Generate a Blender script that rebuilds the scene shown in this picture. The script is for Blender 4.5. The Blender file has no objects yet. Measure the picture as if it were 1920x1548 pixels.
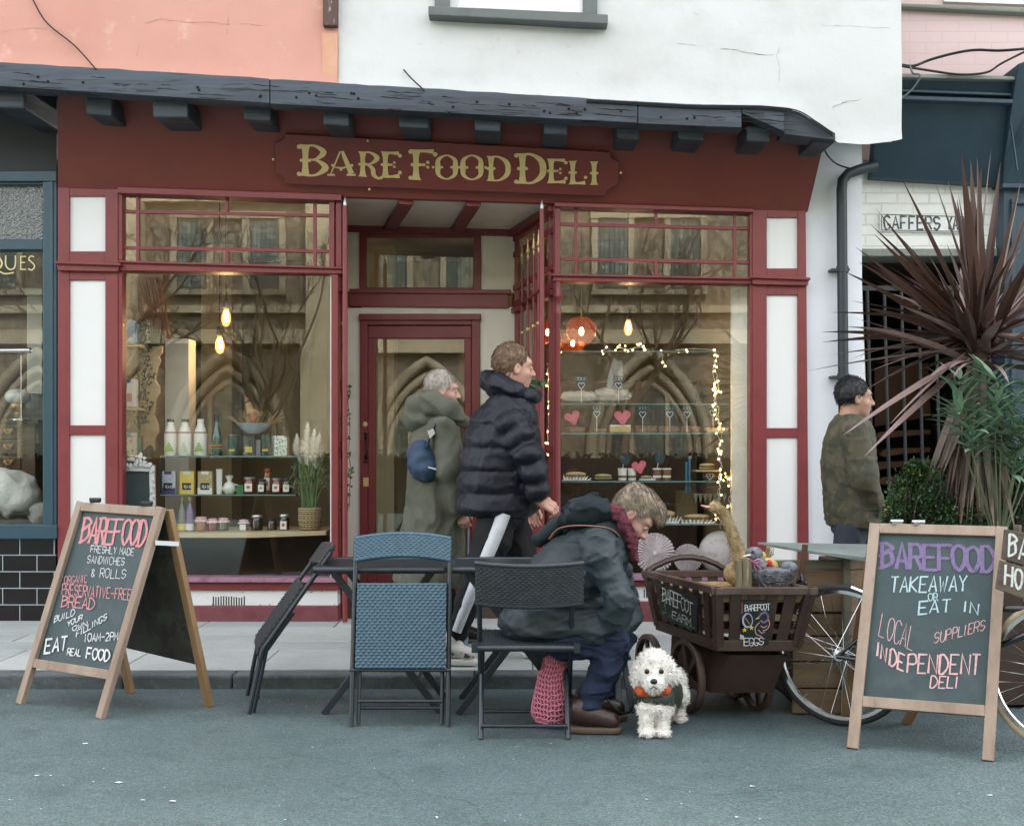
import bpy, bmesh, math, random
import numpy as np
from mathutils import Vector, Matrix, noise
R = math.radians
random.seed(7)
SC = bpy.context.scene
COL = SC.collection
# ------------------------------------------------------------------ camera, sky, sun, exposure
F, CX, HY, CH = 2200.0, 960.0, 850.0, 1.25      # focal length in photo pixels, principal column, horizon row, camera height
cd = bpy.data.cameras.new("camera")
cam = bpy.data.objects.new("camera", cd); COL.objects.link(cam)
cam.location = (0, 0, CH); cam.rotation_euler = (R(90), 0, 0)
cd.sensor_width = 36; cd.sensor_fit = 'HORIZONTAL'; cd.lens = 36 * F / 1920
cd.shift_y = (HY - 774) / 1920; cd.clip_start = 0.05; cd.clip_end = 400
SC.camera = cam
W = bpy.data.worlds.new("World"); SC.world = W; W.use_nodes = True
nt = W.node_tree; sky = nt.nodes.new('ShaderNodeTexSky'); sky.sky_type = 'NISHITA'; sky.sun_disc = False
SUN_EL, SUN_AZ = R(47), R(18)                   # the sun stands behind the shops and lights the church across the street
sky.sun_elevation = SUN_EL; sky.sun_rotation = SUN_AZ; sky.dust_density = 3.0; sky.air_density = 1.0; sky.ozone_density = 1.0
bg = nt.nodes['Background']; bg.inputs[1].default_value = 0.15
hs_ = nt.nodes.new('ShaderNodeHueSaturation'); hs_.inputs['Saturation'].default_value = .2      # thin high cloud pales the blue
nt.links.new(sky.outputs[0], hs_.inputs['Color']); nt.links.new(hs_.outputs[0], bg.inputs[0])
sl = bpy.data.lights.new("sun", 'SUN'); sl.energy = 1.3; sl.angle = R(10); sl.color = (1, 0.93, 0.80)
sun = bpy.data.objects.new("sun", sl); COL.objects.link(sun)
sd = Vector((math.sin(SUN_AZ) * math.cos(SUN_EL), math.cos(SUN_AZ) * math.cos(SUN_EL), math.sin(SUN_EL)))
sun.rotation_euler = sd.to_track_quat('Z', 'Y').to_euler(); sun.location = sd * 30
SC.view_settings.view_transform = 'Standard'; SC.view_settings.look = 'None'
SC.view_settings.exposure = 2.9; SC.view_settings.gamma = 1
SC.render.engine = 'CYCLES'
cy = SC.cycles
cy.max_bounces = 9; cy.diffuse_bounces = 4; cy.glossy_bounces = 4; cy.transmission_bounces = 6; cy.transparent_max_bounces = 24
cy.caustics_reflective = False; cy.caustics_refractive = False; cy.sample_clamp_indirect = 6
cy.use_denoising = True

# ------------------------------------------------------------------ helpers
def at(px, py, D):                                # photo pixel at a distance -> point in the street
    return Vector(((px - CX) / F * D, D, CH - (py - HY) / F * D))
def on(px, py, plane):                            # photo pixel -> point of a real plane (p0, n)
    o = Vector((0, 0, CH)); d = Vector(((px - CX) / F, 1, -(py - HY) / F))
    return o + d * ((plane[0] - o).dot(plane[1]) / d.dot(plane[1]))
def plane3(a, b, c):
    n = (b - a).cross(c - a).normalized()
    return (a, n if n.y < 0 else -n)
def V(*a): return Vector(a)
def lerp(a, b, t): return a + (b - a) * t
YY = Vector((0, 1, 0)); ZZ = Vector((0, 0, 1)); XX = Vector((1, 0, 0))

class MB:
    def __init__(s): s.v = []; s.f = []; s.m = []; s.cm = 0; s.lift = 0.0
    def mat(s, i): s.cm = i; return s
    def add(s, vs, fs):
        b = len(s.v); s.v += [tuple(x) for x in vs]
        for f in fs: s.f.append(tuple(i + b for i in f)); s.m.append(s.cm)
        return s
    def hexa(s, a, b):                            # two rings of the same count -> closed prism
        n = len(a)
        fs = [tuple(range(n)), tuple(range(2 * n - 1, n - 1, -1))]
        fs += [((i + 1) % n, i, n + i, n + (i + 1) % n) for i in range(n)]
        return s.add(list(a) + list(b), fs)
    def slab(s, pts, off): return s.hexa(pts, [Vector(p) + off for p in pts])
    def ps(s, x0, y0, x1, y1, D, th, ty0=None, ty1=None):   # upright slab by photo rectangle; ty: right-hand y values
        ty0 = y0 if ty0 is None else ty0; ty1 = y1 if ty1 is None else ty1
        return s.slab([at(x0, y0, D), at(x1, ty0, D), at(x1, ty1, D), at(x0, y1, D)], YY * th)
    def pq(s, pts, D, th): return s.slab([at(x, y, D) for x, y in pts], YY * th)
    def pb(s, x0, y0, x1, y1, w, D, th):          # bar along a photo line
        a = Vector((x0, y0)); b = Vector((x1, y1)); d = (b - a).normalized(); n = Vector((-d.y, d.x)) * w / 2
        return s.pq([(a + n)[:], (b + n)[:], (b - n)[:], (a - n)[:]], D, th)
    def box(s, c, sz, M=None):
        c = Vector(c); x, y, z = [q / 2 for q in sz]
        vs = [Vector(p) for p in ((-x,-y,-z),(x,-y,-z),(x,y,-z),(-x,y,-z),(-x,-y,z),(x,-y,z),(x,y,z),(-x,y,z))]
        if M is not None: vs = [M @ p for p in vs]
        return s.add([p + c for p in vs], [(3,2,1,0),(4,5,6,7),(0,1,5,4),(1,2,6,5),(2,3,7,6),(3,0,4,7)])
    def bar(s, a, b, w, h, up=ZZ):                # rectangular bar from a to b, w across, h along up
        a = Vector(a); b = Vector(b); d = (b - a).normalized(); x = d.cross(up)
        if x.length < 1e-4: x = d.cross(XX)
        x.normalize(); u = x.cross(d).normalized()
        k = [(-1,-1),(1,-1),(1,1),(-1,1)]
        return s.hexa([a + x * w/2 * i + u * h/2 * j for i, j in k][::-1], [b + x * w/2 * i + u * h/2 * j for i, j in k][::-1])
    def tube(s, pts, r, n=8, caps=True, flat=None):
        pts = [Vector(p) for p in pts]; m = len(pts)
        rs = r if isinstance(r, (list, tuple)) else [r] * m
        t0 = (pts[1] - pts[0]).normalized(); ref = ZZ if abs(t0.z) < .9 else XX
        x = t0.cross(ref).normalized(); vs = []; fs = []
        for i in range(m):
            t = (pts[min(i + 1, m - 1)] - pts[max(i - 1, 0)]).normalized()
            x = (x - t * x.dot(t)).normalized(); y = t.cross(x)
            for k in range(n):
                a = 2 * math.pi * k / n
                vs.append(pts[i] + (x * math.cos(a) + y * math.sin(a) * (flat or 1)) * rs[i])
        for i in range(m - 1):
            for k in range(n):
                fs.append((i*n+k, i*n+(k+1)%n, (i+1)*n+(k+1)%n, (i+1)*n+k))
        if caps: fs += [tuple(range(n - 1, -1, -1)), tuple((m-1)*n + k for k in range(n))]
        return s.add(vs, fs)
    def lathe(s, prof, c=(0,0,0), n=20, M=None, sx=1, sy=1):
        loop = prof[0] == prof[-1]
        c = Vector(c); vs = []; fs = []; m = len(prof)
        for r, z in prof:
            for k in range(n):
                a = 2 * math.pi * k / n; p = Vector((math.cos(a) * r * sx, math.sin(a) * r * sy, z))
                vs.append((M @ p if M is not None else p) + c)
        for i in range(m - 1):
            for k in range(n): fs.append((i*n+k, i*n+(k+1)%n, (i+1)*n+(k+1)%n, (i+1)*n+k))
        if prof[0][0] > 1e-6 and not loop: fs.append(tuple(range(n - 1, -1, -1)))
        if not loop and prof[-1][0] > 1e-6: fs.append(tuple((m-1)*n + k for k in range(n)))
        return s.add(vs, fs)
    def ell(s, c, rad, M=None, nu=14, nv=9):
        pr = [(math.sin(math.pi * i / nv), -math.cos(math.pi * i / nv)) for i in range(nv + 1)]
        pr[0] = (1e-4, -1); pr[-1] = (1e-4, 1)
        S = Matrix.Diagonal(Vector(rad)); 
        return s.lathe(pr, c, nu, (M @ S) if M is not None else S)
    def ribbon(s, pts, w, n, lift=0.0012):        # flat stroke lying on a surface of normal n; each stroke a hair above the last
        pts = [Vector(p) for p in pts]; m = len(pts); ws = w if isinstance(w, (list, tuple)) else [w] * m
        s.lift += 0.00005; o = n * (lift + s.lift); L = []; Rr = []
        for i in range(m):
            d1 = (pts[i] - pts[i-1]).normalized() if i else None
            d2 = (pts[i+1] - pts[i]).normalized() if i < m - 1 else None
            t = (d1 + d2) if d1 and d2 else (d1 or d2)
            t = t.normalized() if t.length > .2 else (d2 or d1)
            k = 1.0
            if d1 and d2: k = 1 / max(.6, math.sqrt(max(0, (1 + d1.dot(d2)) / 2)))
            x = n.cross(t).normalized() * ws[i] / 2 * k
            L.append(pts[i] + x + o); Rr.append(pts[i] - x + o)
        return s.add(L + Rr, [(i + 1, i, m + i, m + i + 1) for i in range(m - 1)])
    def disc(s, c, r, n, k=12, lift=0.0012, ry=None, up=ZZ):
        s.lift += 0.00005; x = up.cross(n).normalized(); y = n.cross(x); o = Vector(c) + n * (lift + s.lift)
        return s.add([o + x * math.cos(6.2832 * i / k) * r + y * math.sin(6.2832 * i / k) * (ry or r) for i in range(k)], [tuple(range(k))])
    def build(s, name, mats, parent=None, smooth=None, bevel=0, kind=None, mods=None):
        me = bpy.data.meshes.new(name); root = parent
        while root is not None and root.parent is not None: root = root.parent
        o = Vector(root.location) if root is not None else Vector((0, 0, 0))
        me.from_pydata([(x - o.x, y - o.y, z - o.z) for x, y, z in s.v], [], s.f); 
        for m_ in (mats if isinstance(mats, (list, tuple)) else [mats]): me.materials.append(m_)
        if any(s.m): me.polygons.foreach_set('material_index', s.m)
        if smooth is not None:
            me.polygons.foreach_set('use_smooth', [True] * len(me.polygons)); me.set_sharp_from_angle(angle=R(smooth))
        me.update()
        ob = bpy.data.objects.new(name, me); COL.objects.link(ob); ob.parent = parent
        if bevel:
            b = ob.modifiers.new('bevel', 'BEVEL'); b.width = bevel; b.segments = 2; b.limit_method = 'ANGLE'; b.angle_limit = R(40)
        if kind: ob['kind'] = kind
        return ob
def thing(name, label, cat, loc, group=None):
    o = bpy.data.objects.new(name, None); COL.objects.link(o); o.location = loc; o.empty_display_size = .05
    return tag(o, label, cat, group)
def tag(o, label, cat, group=None):
    o['label'] = label; o['category'] = cat
    if group: o['group'] = group
    return o
def solo(mb, name, mat, label, cat, group=None, **k): return tag(mb.build(name, mat, **k), label, cat, group)
def dup(root, loc, label=None):
    r = root.copy(); COL.objects.link(r); r.location = loc
    if label: r['label'] = label
    for ch in list(root.children):
        c = ch.copy(); COL.objects.link(c); c.parent = r
        for g in ch.children:
            d = g.copy(); COL.objects.link(d); d.parent = c
    return r

# ------------------------------------------------------------------ materials
def srgb(r, g, b):
    f = lambda c: (c / 12.92 if c <= .04045 else ((c + .055) / 1.055) ** 2.4)
    return tuple(f(x / 255) for x in (r, g, b))
MATS = {}
def mat(name, col, rough=.6, metal=0.0, spec=.5, var=None, var2=None, bump=None, emit=0, ecol=None, sheen=0, coat=0, extra=None, stretch=None):
    """var: (scale, colour, low, high) noise patches of a second colour; var2 the same again; bump: (scale, strength[, detail])"""
    m = bpy.data.materials.new(name); m.use_nodes = True; t = m.node_tree; N = t.nodes; L = t.links
    b = N['Principled BSDF']; b.inputs['Base Color'].default_value = (*col, 1); b.inputs['Roughness'].default_value = rough
    b.inputs['Metallic'].default_value = metal; b.inputs['Specular IOR Level'].default_value = spec
    if sheen: b.inputs['Sheen Weight'].default_value = sheen
    if coat: b.inputs['Coat Weight'].default_value = coat; b.inputs['Coat Roughness'].default_value = .15
    if emit: b.inputs['Emission Color'].default_value = (*(ecol or col), 1); b.inputs['Emission Strength'].default_value = emit
    tc = N.new('ShaderNodeTexCoord'); vec = tc.outputs['Object']
    if stretch:
        mp = N.new('ShaderNodeMapping'); mp.inputs['Scale'].default_value = stretch; L.new(vec, mp.inputs[0]); vec = mp.outputs[0]
    cur = None
    for vv in (var, var2):
        if not vv: continue
        n = N.new('ShaderNodeTexNoise'); n.inputs['Scale'].default_value = vv[0]; n.inputs['Detail'].default_value = 6; n.inputs['Roughness'].default_value = .62
        L.new(vec, n.inputs['Vector'])
        mr = N.new('ShaderNodeMapRange'); mr.inputs[1].default_value = vv[2]; mr.inputs[2].default_value = vv[3]; L.new(n.outputs[0], mr.inputs[0])
        mx = N.new('ShaderNodeMix'); mx.data_type = 'RGBA'; L.new(mr.outputs[0], mx.inputs[0])
        if cur is None: mx.inputs[6].default_value = (*col, 1)
        else: L.new(cur, mx.inputs[6])
        mx.inputs[7].default_value = (*vv[1], 1); cur = mx.outputs[2]
    if cur is not None: L.new(cur, b.inputs['Base Color'])
    if bump:
        n = N.new('ShaderNodeTexNoise'); n.inputs['Scale'].default_value = bump[0]; n.inputs['Detail'].default_value = bump[2] if len(bump) > 2 else 4
        L.new(vec, n.inputs['Vector']); bp = N.new('ShaderNodeBump'); bp.inputs['Strength'].default_value = bump[1]; bp.inputs['Distance'].default_value = .01
        L.new(n.outputs[0], bp.inputs['Height']); L.new(bp.outputs[0], b.inputs['Normal'])
    if extra: extra(m, N, L, b, vec)
    MATS[name] = m; return m
def glass_mat(name, tint=(1, 1, 1), refl=.2, rough=0.0, wob=(1.3, .06), gloss=(1, 1, 1)):
    m = bpy.data.materials.new(name); m.use_nodes = True; t = m.node_tree; N = t.nodes; L = t.links; N.clear()
    out = N.new('ShaderNodeOutputMaterial'); mix = N.new('ShaderNodeMixShader'); tr = N.new('ShaderNodeBsdfTransparent'); gl = N.new('ShaderNodeBsdfGlossy')
    tr.inputs[0].default_value = (*tint, 1); gl.inputs['Roughness'].default_value = rough; gl.inputs[0].default_value = (*gloss, 1)
    fr = N.new('ShaderNodeLayerWeight'); pw = N.new('ShaderNodeMath'); pw.operation = 'POWER'; pw.inputs[1].default_value = 4; L.new(fr.outputs['Facing'], pw.inputs[0])
    ad = N.new('ShaderNodeMath'); ad.operation = 'MULTIPLY_ADD'; ad.inputs[1].default_value = .8; ad.inputs[2].default_value = refl; ad.use_clamp = True
    L.new(pw.outputs[0], ad.inputs[0]); L.new(ad.outputs[0], mix.inputs[0])
    tc = N.new('ShaderNodeTexCoord'); n = N.new('ShaderNodeTexNoise'); n.inputs['Scale'].default_value = wob[0]; L.new(tc.outputs['Object'], n.inputs['Vector'])
    bp = N.new('ShaderNodeBump'); bp.inputs['Strength'].default_value = wob[1]; bp.inputs['Distance'].default_value = .05
    L.new(n.outputs[0], bp.inputs['Height'])
    if wob[1]: L.new(bp.outputs[0], gl.inputs['Normal'])
    L.new(tr.outputs[0], mix.inputs[1]); L.new(gl.outputs[0], mix.inputs[2]); L.new(mix.outputs[0], out.inputs[0]); return m
def brick_extra(sx, sz, rowh, bw, mortar, mcol, bumpk, axis='XZ', offset=.5, col2=None, vary=.0):
    def f(m, N, L, b, vec):
        tc = N.new('ShaderNodeTexCoord'); sp = N.new('ShaderNodeSeparateXYZ'); cb = N.new('ShaderNodeCombineXYZ'); L.new(tc.outputs['Object'], sp.inputs[0])
        L.new(sp.outputs[axis[0]], cb.inputs[0]); L.new(sp.outputs[axis[1]], cb.inputs[1])
        br = N.new('ShaderNodeTexBrick'); br.inputs['Scale'].default_value = 1; br.inputs['Brick Width'].default_value = bw; br.inputs['Row Height'].default_value = rowh
        br.inputs['Mortar Size'].default_value = mortar; br.offset = offset; br.inputs['Mortar Smooth'].default_value = .25; L.new(cb.outputs[0], br.inputs['Vector'])
        base = b.inputs['Base Color']
        src = base.links[0].from_socket if base.links else None
        mx = N.new('ShaderNodeMix'); mx.data_type = 'RGBA'
        if src: L.new(src, mx.inputs[6])
        else: mx.inputs[6].default_value = base.default_value
        if mcol: mx.inputs[7].default_value = (*mcol, 1); L.new(br.outputs['Fac'], mx.inputs[0]); L.new(mx.outputs[2], base)
        bp = N.new('ShaderNodeBump'); bp.invert = True; bp.inputs['Strength'].default_value = bumpk; bp.inputs['Distance'].default_value = .01
        L.new(br.outputs['Fac'], bp.inputs['Height'])
        if b.inputs['Normal'].links: L.new(b.inputs['Normal'].links[0].from_socket, bp.inputs['Normal'])
        L.new(bp.outputs[0], b.inputs['Normal'])
    return f
# ------------------------------------------------------------------ hand lettering (single strokes on a 4 x 6 grid; ~ marks a curved stroke)
FONT = {
'A': '00 26 40;12 32', 'B': '00 06;~06 26 45 24 03;~03 34 42 31 00', 'C': '~45 26 05 02 10 30 41', 'D': '00 06;~06 26 44 42 20 00', 'E': '46 06 00 40;03 33',
'F': '00 06 46;03 33', 'G': '~45 26 05 02 10 30 42;42 22', 'H': '00 06;40 46;03 43', 'I': '20 26', 'J': '~36 31 20 01', 'K': '00 06;46 03 40', 'L': '06 00 40',
'M': '00 06 22 46 40', 'N': '00 06 40 46', 'O': '~26 05 02 20 42 45 26', 'P': '00 06;~06 36 44 33 03', 'Q': '~26 05 02 20 42 45 26;~21 30 40', 'R': '00 06;~06 36 44 33 03;23 40',
'S': '~45 26 05 13 33 42 20 01', 'T': '20 26;06 46', 'U': '~06 02 10 30 42 46', 'V': '06 20 46', 'W': '06 10 24 30 46', 'X': '00 46;06 40', 'Y': '06 23 46;23 20', 'Z': '06 46 00 40',
'&': '~40 14 25 34 12 11 20 42', '-': '03 43', '1': '15 26 20', '0': '~26 05 02 20 42 45 26', '2': '~05 26 44 22 00;00 40', "'": '26 24', '.': '20 21', '8': '~23 04 26 44 23 02 20 42 23'}
def crom(p, k=4):
    if len(p) < 3: return p
    o = []
    for i in range(len(p) - 1):
        a = p[max(i - 1, 0)]; b = p[i]; c = p[i + 1]; d = p[min(i + 2, len(p) - 1)]
        if i == 0 and p[0] == p[-1]: a = p[-2]
        if i == len(p) - 2 and p[0] == p[-1]: d = p[1]
        for j in range(k):
            t = j / k
            o.append(tuple(.5 * (2*b[q] + (c[q]-a[q])*t + (2*a[q]-5*b[q]+4*c[q]-d[q])*t*t + (3*b[q]-a[q]-3*c[q]+d[q])*t**3) for q in range(len(b))))
    o.append(p[-1]); return o
def strokes(ch):
    for s in FONT.get(ch, '').split(';'):
        if not s: continue
        sm = s[0] == '~'; p = [(int(q[0]) / 4, int(q[1]) / 6) for q in s.strip('~').split()]
        yield crom(p) if sm else p
def write(mb, text, x0, y0, x1, y1, h, plane, w, slant=0.0, gap=.3, jit=.05, serif=0, hs=None, lift=.0012, fat=1):
    """text along the photo line (x0,y0)-(x1,y1), capitals h pixels tall, laid on a real plane; w metres wide"""
    rnd = random.Random(text + str(x0)); n = len(text); wid = [(.55 if c in "I1'." else .6 if c == ' ' else 1) for c in text]
    tot = sum(wid) + gap * (n - 1); u = 0
    for i, c in enumerate(text):
        hh = h * (hs[i] if hs else 1)
        for st in strokes(c):
            P = []
            jx, jy = rnd.uniform(-jit, jit), rnd.uniform(-jit, jit)
            for a, b in st:
                uu = (u + (a if c not in "I1'." else a - .22) * wid[i] * (1 if c not in "I1'." else 1)) / tot
                px = x0 + (x1 - x0) * uu + slant * b * hh + jx * hh * .5; py = y0 + (y1 - y0) * uu - b * hh + jy * hh * .5
                P.append((px, py))
            for k in range(fat):
                Q = [on(x + k * 1.6, y, plane) for x, y in P]
                ws = [w * rnd.uniform(.8, 1.2) for _ in Q]
                mb.ribbon(Q, ws, plane[1], lift)
            if serif:
                for e in (P[0], P[-1]):
                    mb.ribbon([on(e[0] - serif, e[1], plane), on(e[0] + serif, e[1], plane)], [w * .8, w * .8], plane[1], lift)
        u += wid[i] + gap
def tuscan(mb, ch, x0, yb, w, h, plane, lift=.003):
    """one fat fairground capital with flared stems, mid-stem beads and ball ends, x0/yb the foot, in photo pixels on the plane"""
    k = 1 / F * 8.0
    def P(a, b): return on(x0 + a * w, yb - b * h, plane)
    def rb(pts, ws): mb.ribbon([P(*p) for p in pts], [q * h * k for q in ws], plane[1], lift)
    def ball(a, b, r): mb.disc(P(a, b), r * h * k, plane[1], 12, lift)
    def stem(a, b0=0, b1=1, bead=True, s=1.0):
        rb([(a, b0 + (b1 - b0) * t) for t in (0, .08, .25, .5, .75, .92, 1)], [q * s for q in (.36, .25, .19, .165, .19, .25, .36)])
        if bead:
            m = (b0 + b1) / 2; q = .5 * h / w * .25
            ball(a - q * .95, m, .062); ball(a + q * .95, m, .062); rb([(a - q * 1.5, m), (a + q * 1.5, m)], [.03, .03])
    def bowl(p, ws): 
        q = crom([(*p[i], ws[i]) for i in range(len(p))], 5); rb([(a, b) for a, b, _ in q], [c for *_, c in q])
    e = .16
    if ch in 'BDEFLPR': stem(e + .06)
    if ch in 'BF' or ch == 'D' and h > 52: ball(e - .16, .93, .075); ball(e - .16, .07, .075)
    if ch == 'B':
        bowl([(.2, .96), (.55, .96), (.86, .76), (.6, .54), (.26, .52)], [.07, .08, .19, .08, .05]); bowl([(.26, .52), (.62, .5), (.93, .27), (.6, .04), (.2, .04)], [.05, .08, .21, .08, .07])
    if ch == 'D': bowl([(.2, .96), (.55, .96), (.9, .72), (.92, .3), (.58, .04), (.2, .04)], [.07, .09, .2, .2, .09, .07])
    if ch == 'O':
        bowl([(.5, .96), (.17, .8), (.14, .5), (.17, .2), (.5, .04), (.83, .2), (.86, .5), (.83, .8), (.5, .96)], [.06, .15, .21, .15, .06, .15, .21, .15, .06]); 
        for s in (-.06, .3, .7, 1.06): ball(s, .5, .055)
    if ch == 'A':
        rb([(.08, .05), (.44, .98)], [.05, .07]); rb([(.52, 1.0), (.6, .75), (.74, .4), (.86, .08)], [.1, .17, .2, .24]); rb([(.24, .34), (.5, .3), (.7, .36)], [.05, .09, .05])
        rb([(-.04, .03), (.24, .03)], [.08, .08]); rb([(.68, .03), (1.02, .03)], [.08, .08]); ball(.16, .42, .06); ball(.88, .42, .06); ball(.47, .24, .05)
    if ch == 'R':
        bowl([(.2, .96), (.56, .96), (.86, .74), (.58, .52), (.26, .5)], [.07, .08, .2, .08, .05]); bowl([(.42, .5), (.66, .32), (.72, .06), (.98, -.1)], [.08, .17, .17, .07]); ball(1.04, -.04, .07)
    if ch in 'EF': rb([(.2, .95), (.6, .95), (.95, .93)], [.1, .1, .16]); ball(1.0, .84, .075); rb([(.24, .5), (.6, .5)], [.06, .1]); ball(.7, .58, .055); ball(.7, .42, .055)
    if ch in 'EL': rb([(.2, .05), (.6, .05), (.98, .07)], [.1, .1, .18]); ball(1.0, .2 if ch == 'E' else .3, .075)
    if ch == 'I': stem(.5)
# ------------------------------------------------------------------ materials of the place
WHITE = (.565, .565, .555)
m_white = mat('white render', WHITE, .85, var=(2.2, (.50, .50, .485), .5, .75), var2=(9, (.45, .44, .41), .66, .8), bump=(5, .9, 8))
m_panel = mat('white gloss paint', (.72, .72, .705), .55, var=(3, (.70, .71, .70), .5, .7), bump=(25, .06))
m_cream = mat('cream paint', (.76, .74, .64), .6, var=(3, (.58, .55, .45), .5, .75), bump=(20, .08))
m_salmon = mat('salmon render', (.55, .28, .22), .85, var=(1.6, (.53, .255, .195), .45, .7), var2=(5, (.62, .37, .305), .6, .74), bump=(4, 1.0, 8))
m_pink = mat('pink painted brick', (.64, .49, .475), .8, var=(2.5, (.59, .445, .43), .5, .7), bump=(12, .25), extra=brick_extra(1, 1, .075, .225, .005, (.60, .455, .44), .25))
m_brickw = mat('white painted brick', (.76, .76, .73), .8, var=(2.2, (.66, .64, .56), .5, .75), var2=(9, (.5, .46, .38), .7, .8), bump=(12, .3), extra=brick_extra(1, 1, .075, .225, .006, (.66, .65, .60), .7))
m_red = mat('dark red gloss paint', (.190, .030, .033), .42, var=(6, (.155, .024, .026), .5, .7), var2=(22, (.22, .06, .058), .66, .78), bump=(18, .10))
m_fascia = mat('oxblood fascia paint', (.178, .040, .029), .55, var=(3, (.155, .034, .025), .45, .7), var2=(1.2, (.195, .038, .028), .5, .75), bump=(14, .05))
m_board = mat('oxblood name board', (.155, .034, .027), .5, var=(4, (.135, .029, .023), .5, .7))
m_gold = mat('gold leaf paint', (.60, .47, .21), .5, var=(14, (.52, .40, .16), .45, .7))
m_beam = mat('tarred oak', (.022, .030, .040), .62, var=(2.2, (.045, .060, .078), .42, .62), var2=(9, (.014, .017, .020), .56, .63), bump=(7, .6, 9), stretch=(.3, 1, 3.6))
m_lead = mat('weathered lead', (.20, .22, .19), .7, var=(5, (.12, .15, .09), .5, .65), bump=(20, .4))
m_sillgrey = mat('grey sill paint', (.11, .125, .12), .6, var=(6, (.085, .095, .09), .5, .7), bump=(20, .2))
m_brown = mat('brown weathered timber', (.085, .045, .035), .7, var=(16, (.36, .34, .32), .58, .66), bump=(20, .5), stretch=(3, 1, .6))
m_teal = mat('teal paint', (.022, .062, .085), .4, var=(5, (.03, .075, .098), .5, .7), bump=(20, .08))
m_char = mat('charcoal fascia', (.014, .018, .021), .6, var=(4, (.02, .026, .029), .5, .7))
m_navy = mat('navy shopfront paint', (.020, .043, .064), .5, var=(3, (.028, .056, .08), .45, .7), bump=(20, .08))
m_tile = mat('black glazed brick', (.008, .006, .006), .18, var=(6, (.013, .009, .008), .5, .7), extra=brick_extra(1, 1, .1145, .2375, .0035, (.34, .38, .42), .3))
m_iron = mat('black iron', (.012, .014, .016), .45, bump=(30, .2))
m_pipe = mat('black downpipe paint', (.014, .024, .028), .45, var=(10, (.35, .32, .28), .7, .74), bump=(20, .2))
m_cable = mat('black cable', (.012, .012, .013), .5)
m_dark = mat('dark void paint', (.012, .011, .010), .9)
m_plum = mat('worn plum paint', (.17, .045, .055), .6, var=(9, (.13, .03, .036), .45, .65), var2=(30, (.5, .45, .45), .72, .76), bump=(20, .3))
m_lav = mat('faded sill paint', (.30, .16, .22), .5, var=(9, (.2, .08, .11), .5, .65))
m_intwall = mat('tan shop wall', (.31, .275, .185), .8, var=(1.5, (.25, .22, .145), .45, .7))
m_intdark = mat('dark shop wood', (.05, .032, .02), .6, var=(4, (.08, .05, .03), .5, .7))
m_pine = mat('pale pine', (.52, .37, .20), .55, var=(4, (.44, .29, .14), .45, .65), stretch=(1, 1, 5))
m_glass = glass_mat('shop window glass', (.93, .95, .93), .085, 0, (1.3, .0004))
m_glass2 = glass_mat('old leaded glass', (.9, .92, .88), .13, 0, (4, .004))
m_shelfglass = glass_mat('green shelf glass', (.62, .8, .72), .12, .05, (1, 0))
m_obscure = mat('obscure pebbled glass', (.07, .08, .075), .12, spec=1, extra=None, bump=(75, .8, 1))
m_road = None
def road_extra(m, N, L, b, vec):
    v = N.new('ShaderNodeTexVoronoi'); v.inputs['Scale'].default_value = 95; L.new(vec, v.inputs['Vector'])
    hv = N.new('ShaderNodeSeparateColor'); L.new(v.outputs['Color'], hv.inputs[0]); hm_ = N.new('ShaderNodeMapRange'); hm_.inputs[3].default_value = .74; hm_.inputs[4].default_value = 1.26; L.new(hv.outputs[0], hm_.inputs[0]); mx0 = N.new('ShaderNodeMix'); mx0.data_type = 'RGBA'; mx0.blend_type = 'MULTIPLY'; mx0.inputs[0].default_value = 1; L.new(b.inputs['Base Color'].links[0].from_socket, mx0.inputs[6]); L.new(hm_.outputs[0], mx0.inputs[7]); L.new(mx0.outputs[2], b.inputs['Base Color'])
    n = N.new('ShaderNodeTexNoise'); n.inputs['Scale'].default_value = 120; n.inputs['Detail'].default_value = 3; L.new(vec, n.inputs['Vector'])
    mr = N.new('ShaderNodeMapRange'); mr.inputs[1].default_value = .25; mr.inputs[2].default_value = .75; mr.inputs[3].default_value = .45; mr.inputs[4].default_value = 1.6; L.new(n.outputs[0], mr.inputs[0])
    mx = N.new('ShaderNodeMix'); mx.data_type = 'RGBA'; mx.blend_type = 'MULTIPLY'; mx.inputs[0].default_value = 1
    L.new(b.inputs['Base Color'].links[0].from_socket, mx.inputs[6]); L.new(mr.outputs[0], mx.inputs[7]); L.new(mx.outputs[2], b.inputs['Base Color'])
    bp = N.new('ShaderNodeBump'); bp.inputs['Strength'].default_value = .55; bp.inputs['Distance'].default_value = .006
    L.new(v.outputs['Distance'], bp.inputs['Height']); L.new(bp.outputs[0], b.inputs['Normal'])
m_road = mat('road asphalt', (.068, .100, .103), .62, var=(.7, (.086, .121, .124), .42, .62), var2=(4, (.054, .081, .084), .52, .72), extra=road_extra)
m_slab = [mat(f'paving stone {i}', c, .8, var=(3, tuple(q * .82 for q in c), .45, .72), var2=(40, tuple(q * .72 for q in c), .56, .75), bump=(60, .3)) for i, c in enumerate([(.37, .40, .385), (.41, .43, .41), (.335, .37, .355)])]
m_joint = mat('sandy joints', (.07, .07, .066), .9)
m_kerb = mat('worn kerb stone', (.10, .115, .12), .8, var=(5, (.06, .07, .073), .45, .65), var2=(30, (.16, .175, .175), .58, .72), bump=(25, .7, 6))
m_stone = mat('church limestone', (.42, .385, .26), .85, var=(1.2, (.33, .295, .195), .45, .65), bump=(6, .5), extra=brick_extra(1, 1, .32, .7, .012, (.34, .27, .15), .5))
m_flint = mat('flint rubble', (.19, .17, .12), .8, var=(7, (.09, .08, .058), .45, .55), var2=(16, (.38, .35, .25), .6, .7), bump=(9, .8))
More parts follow.
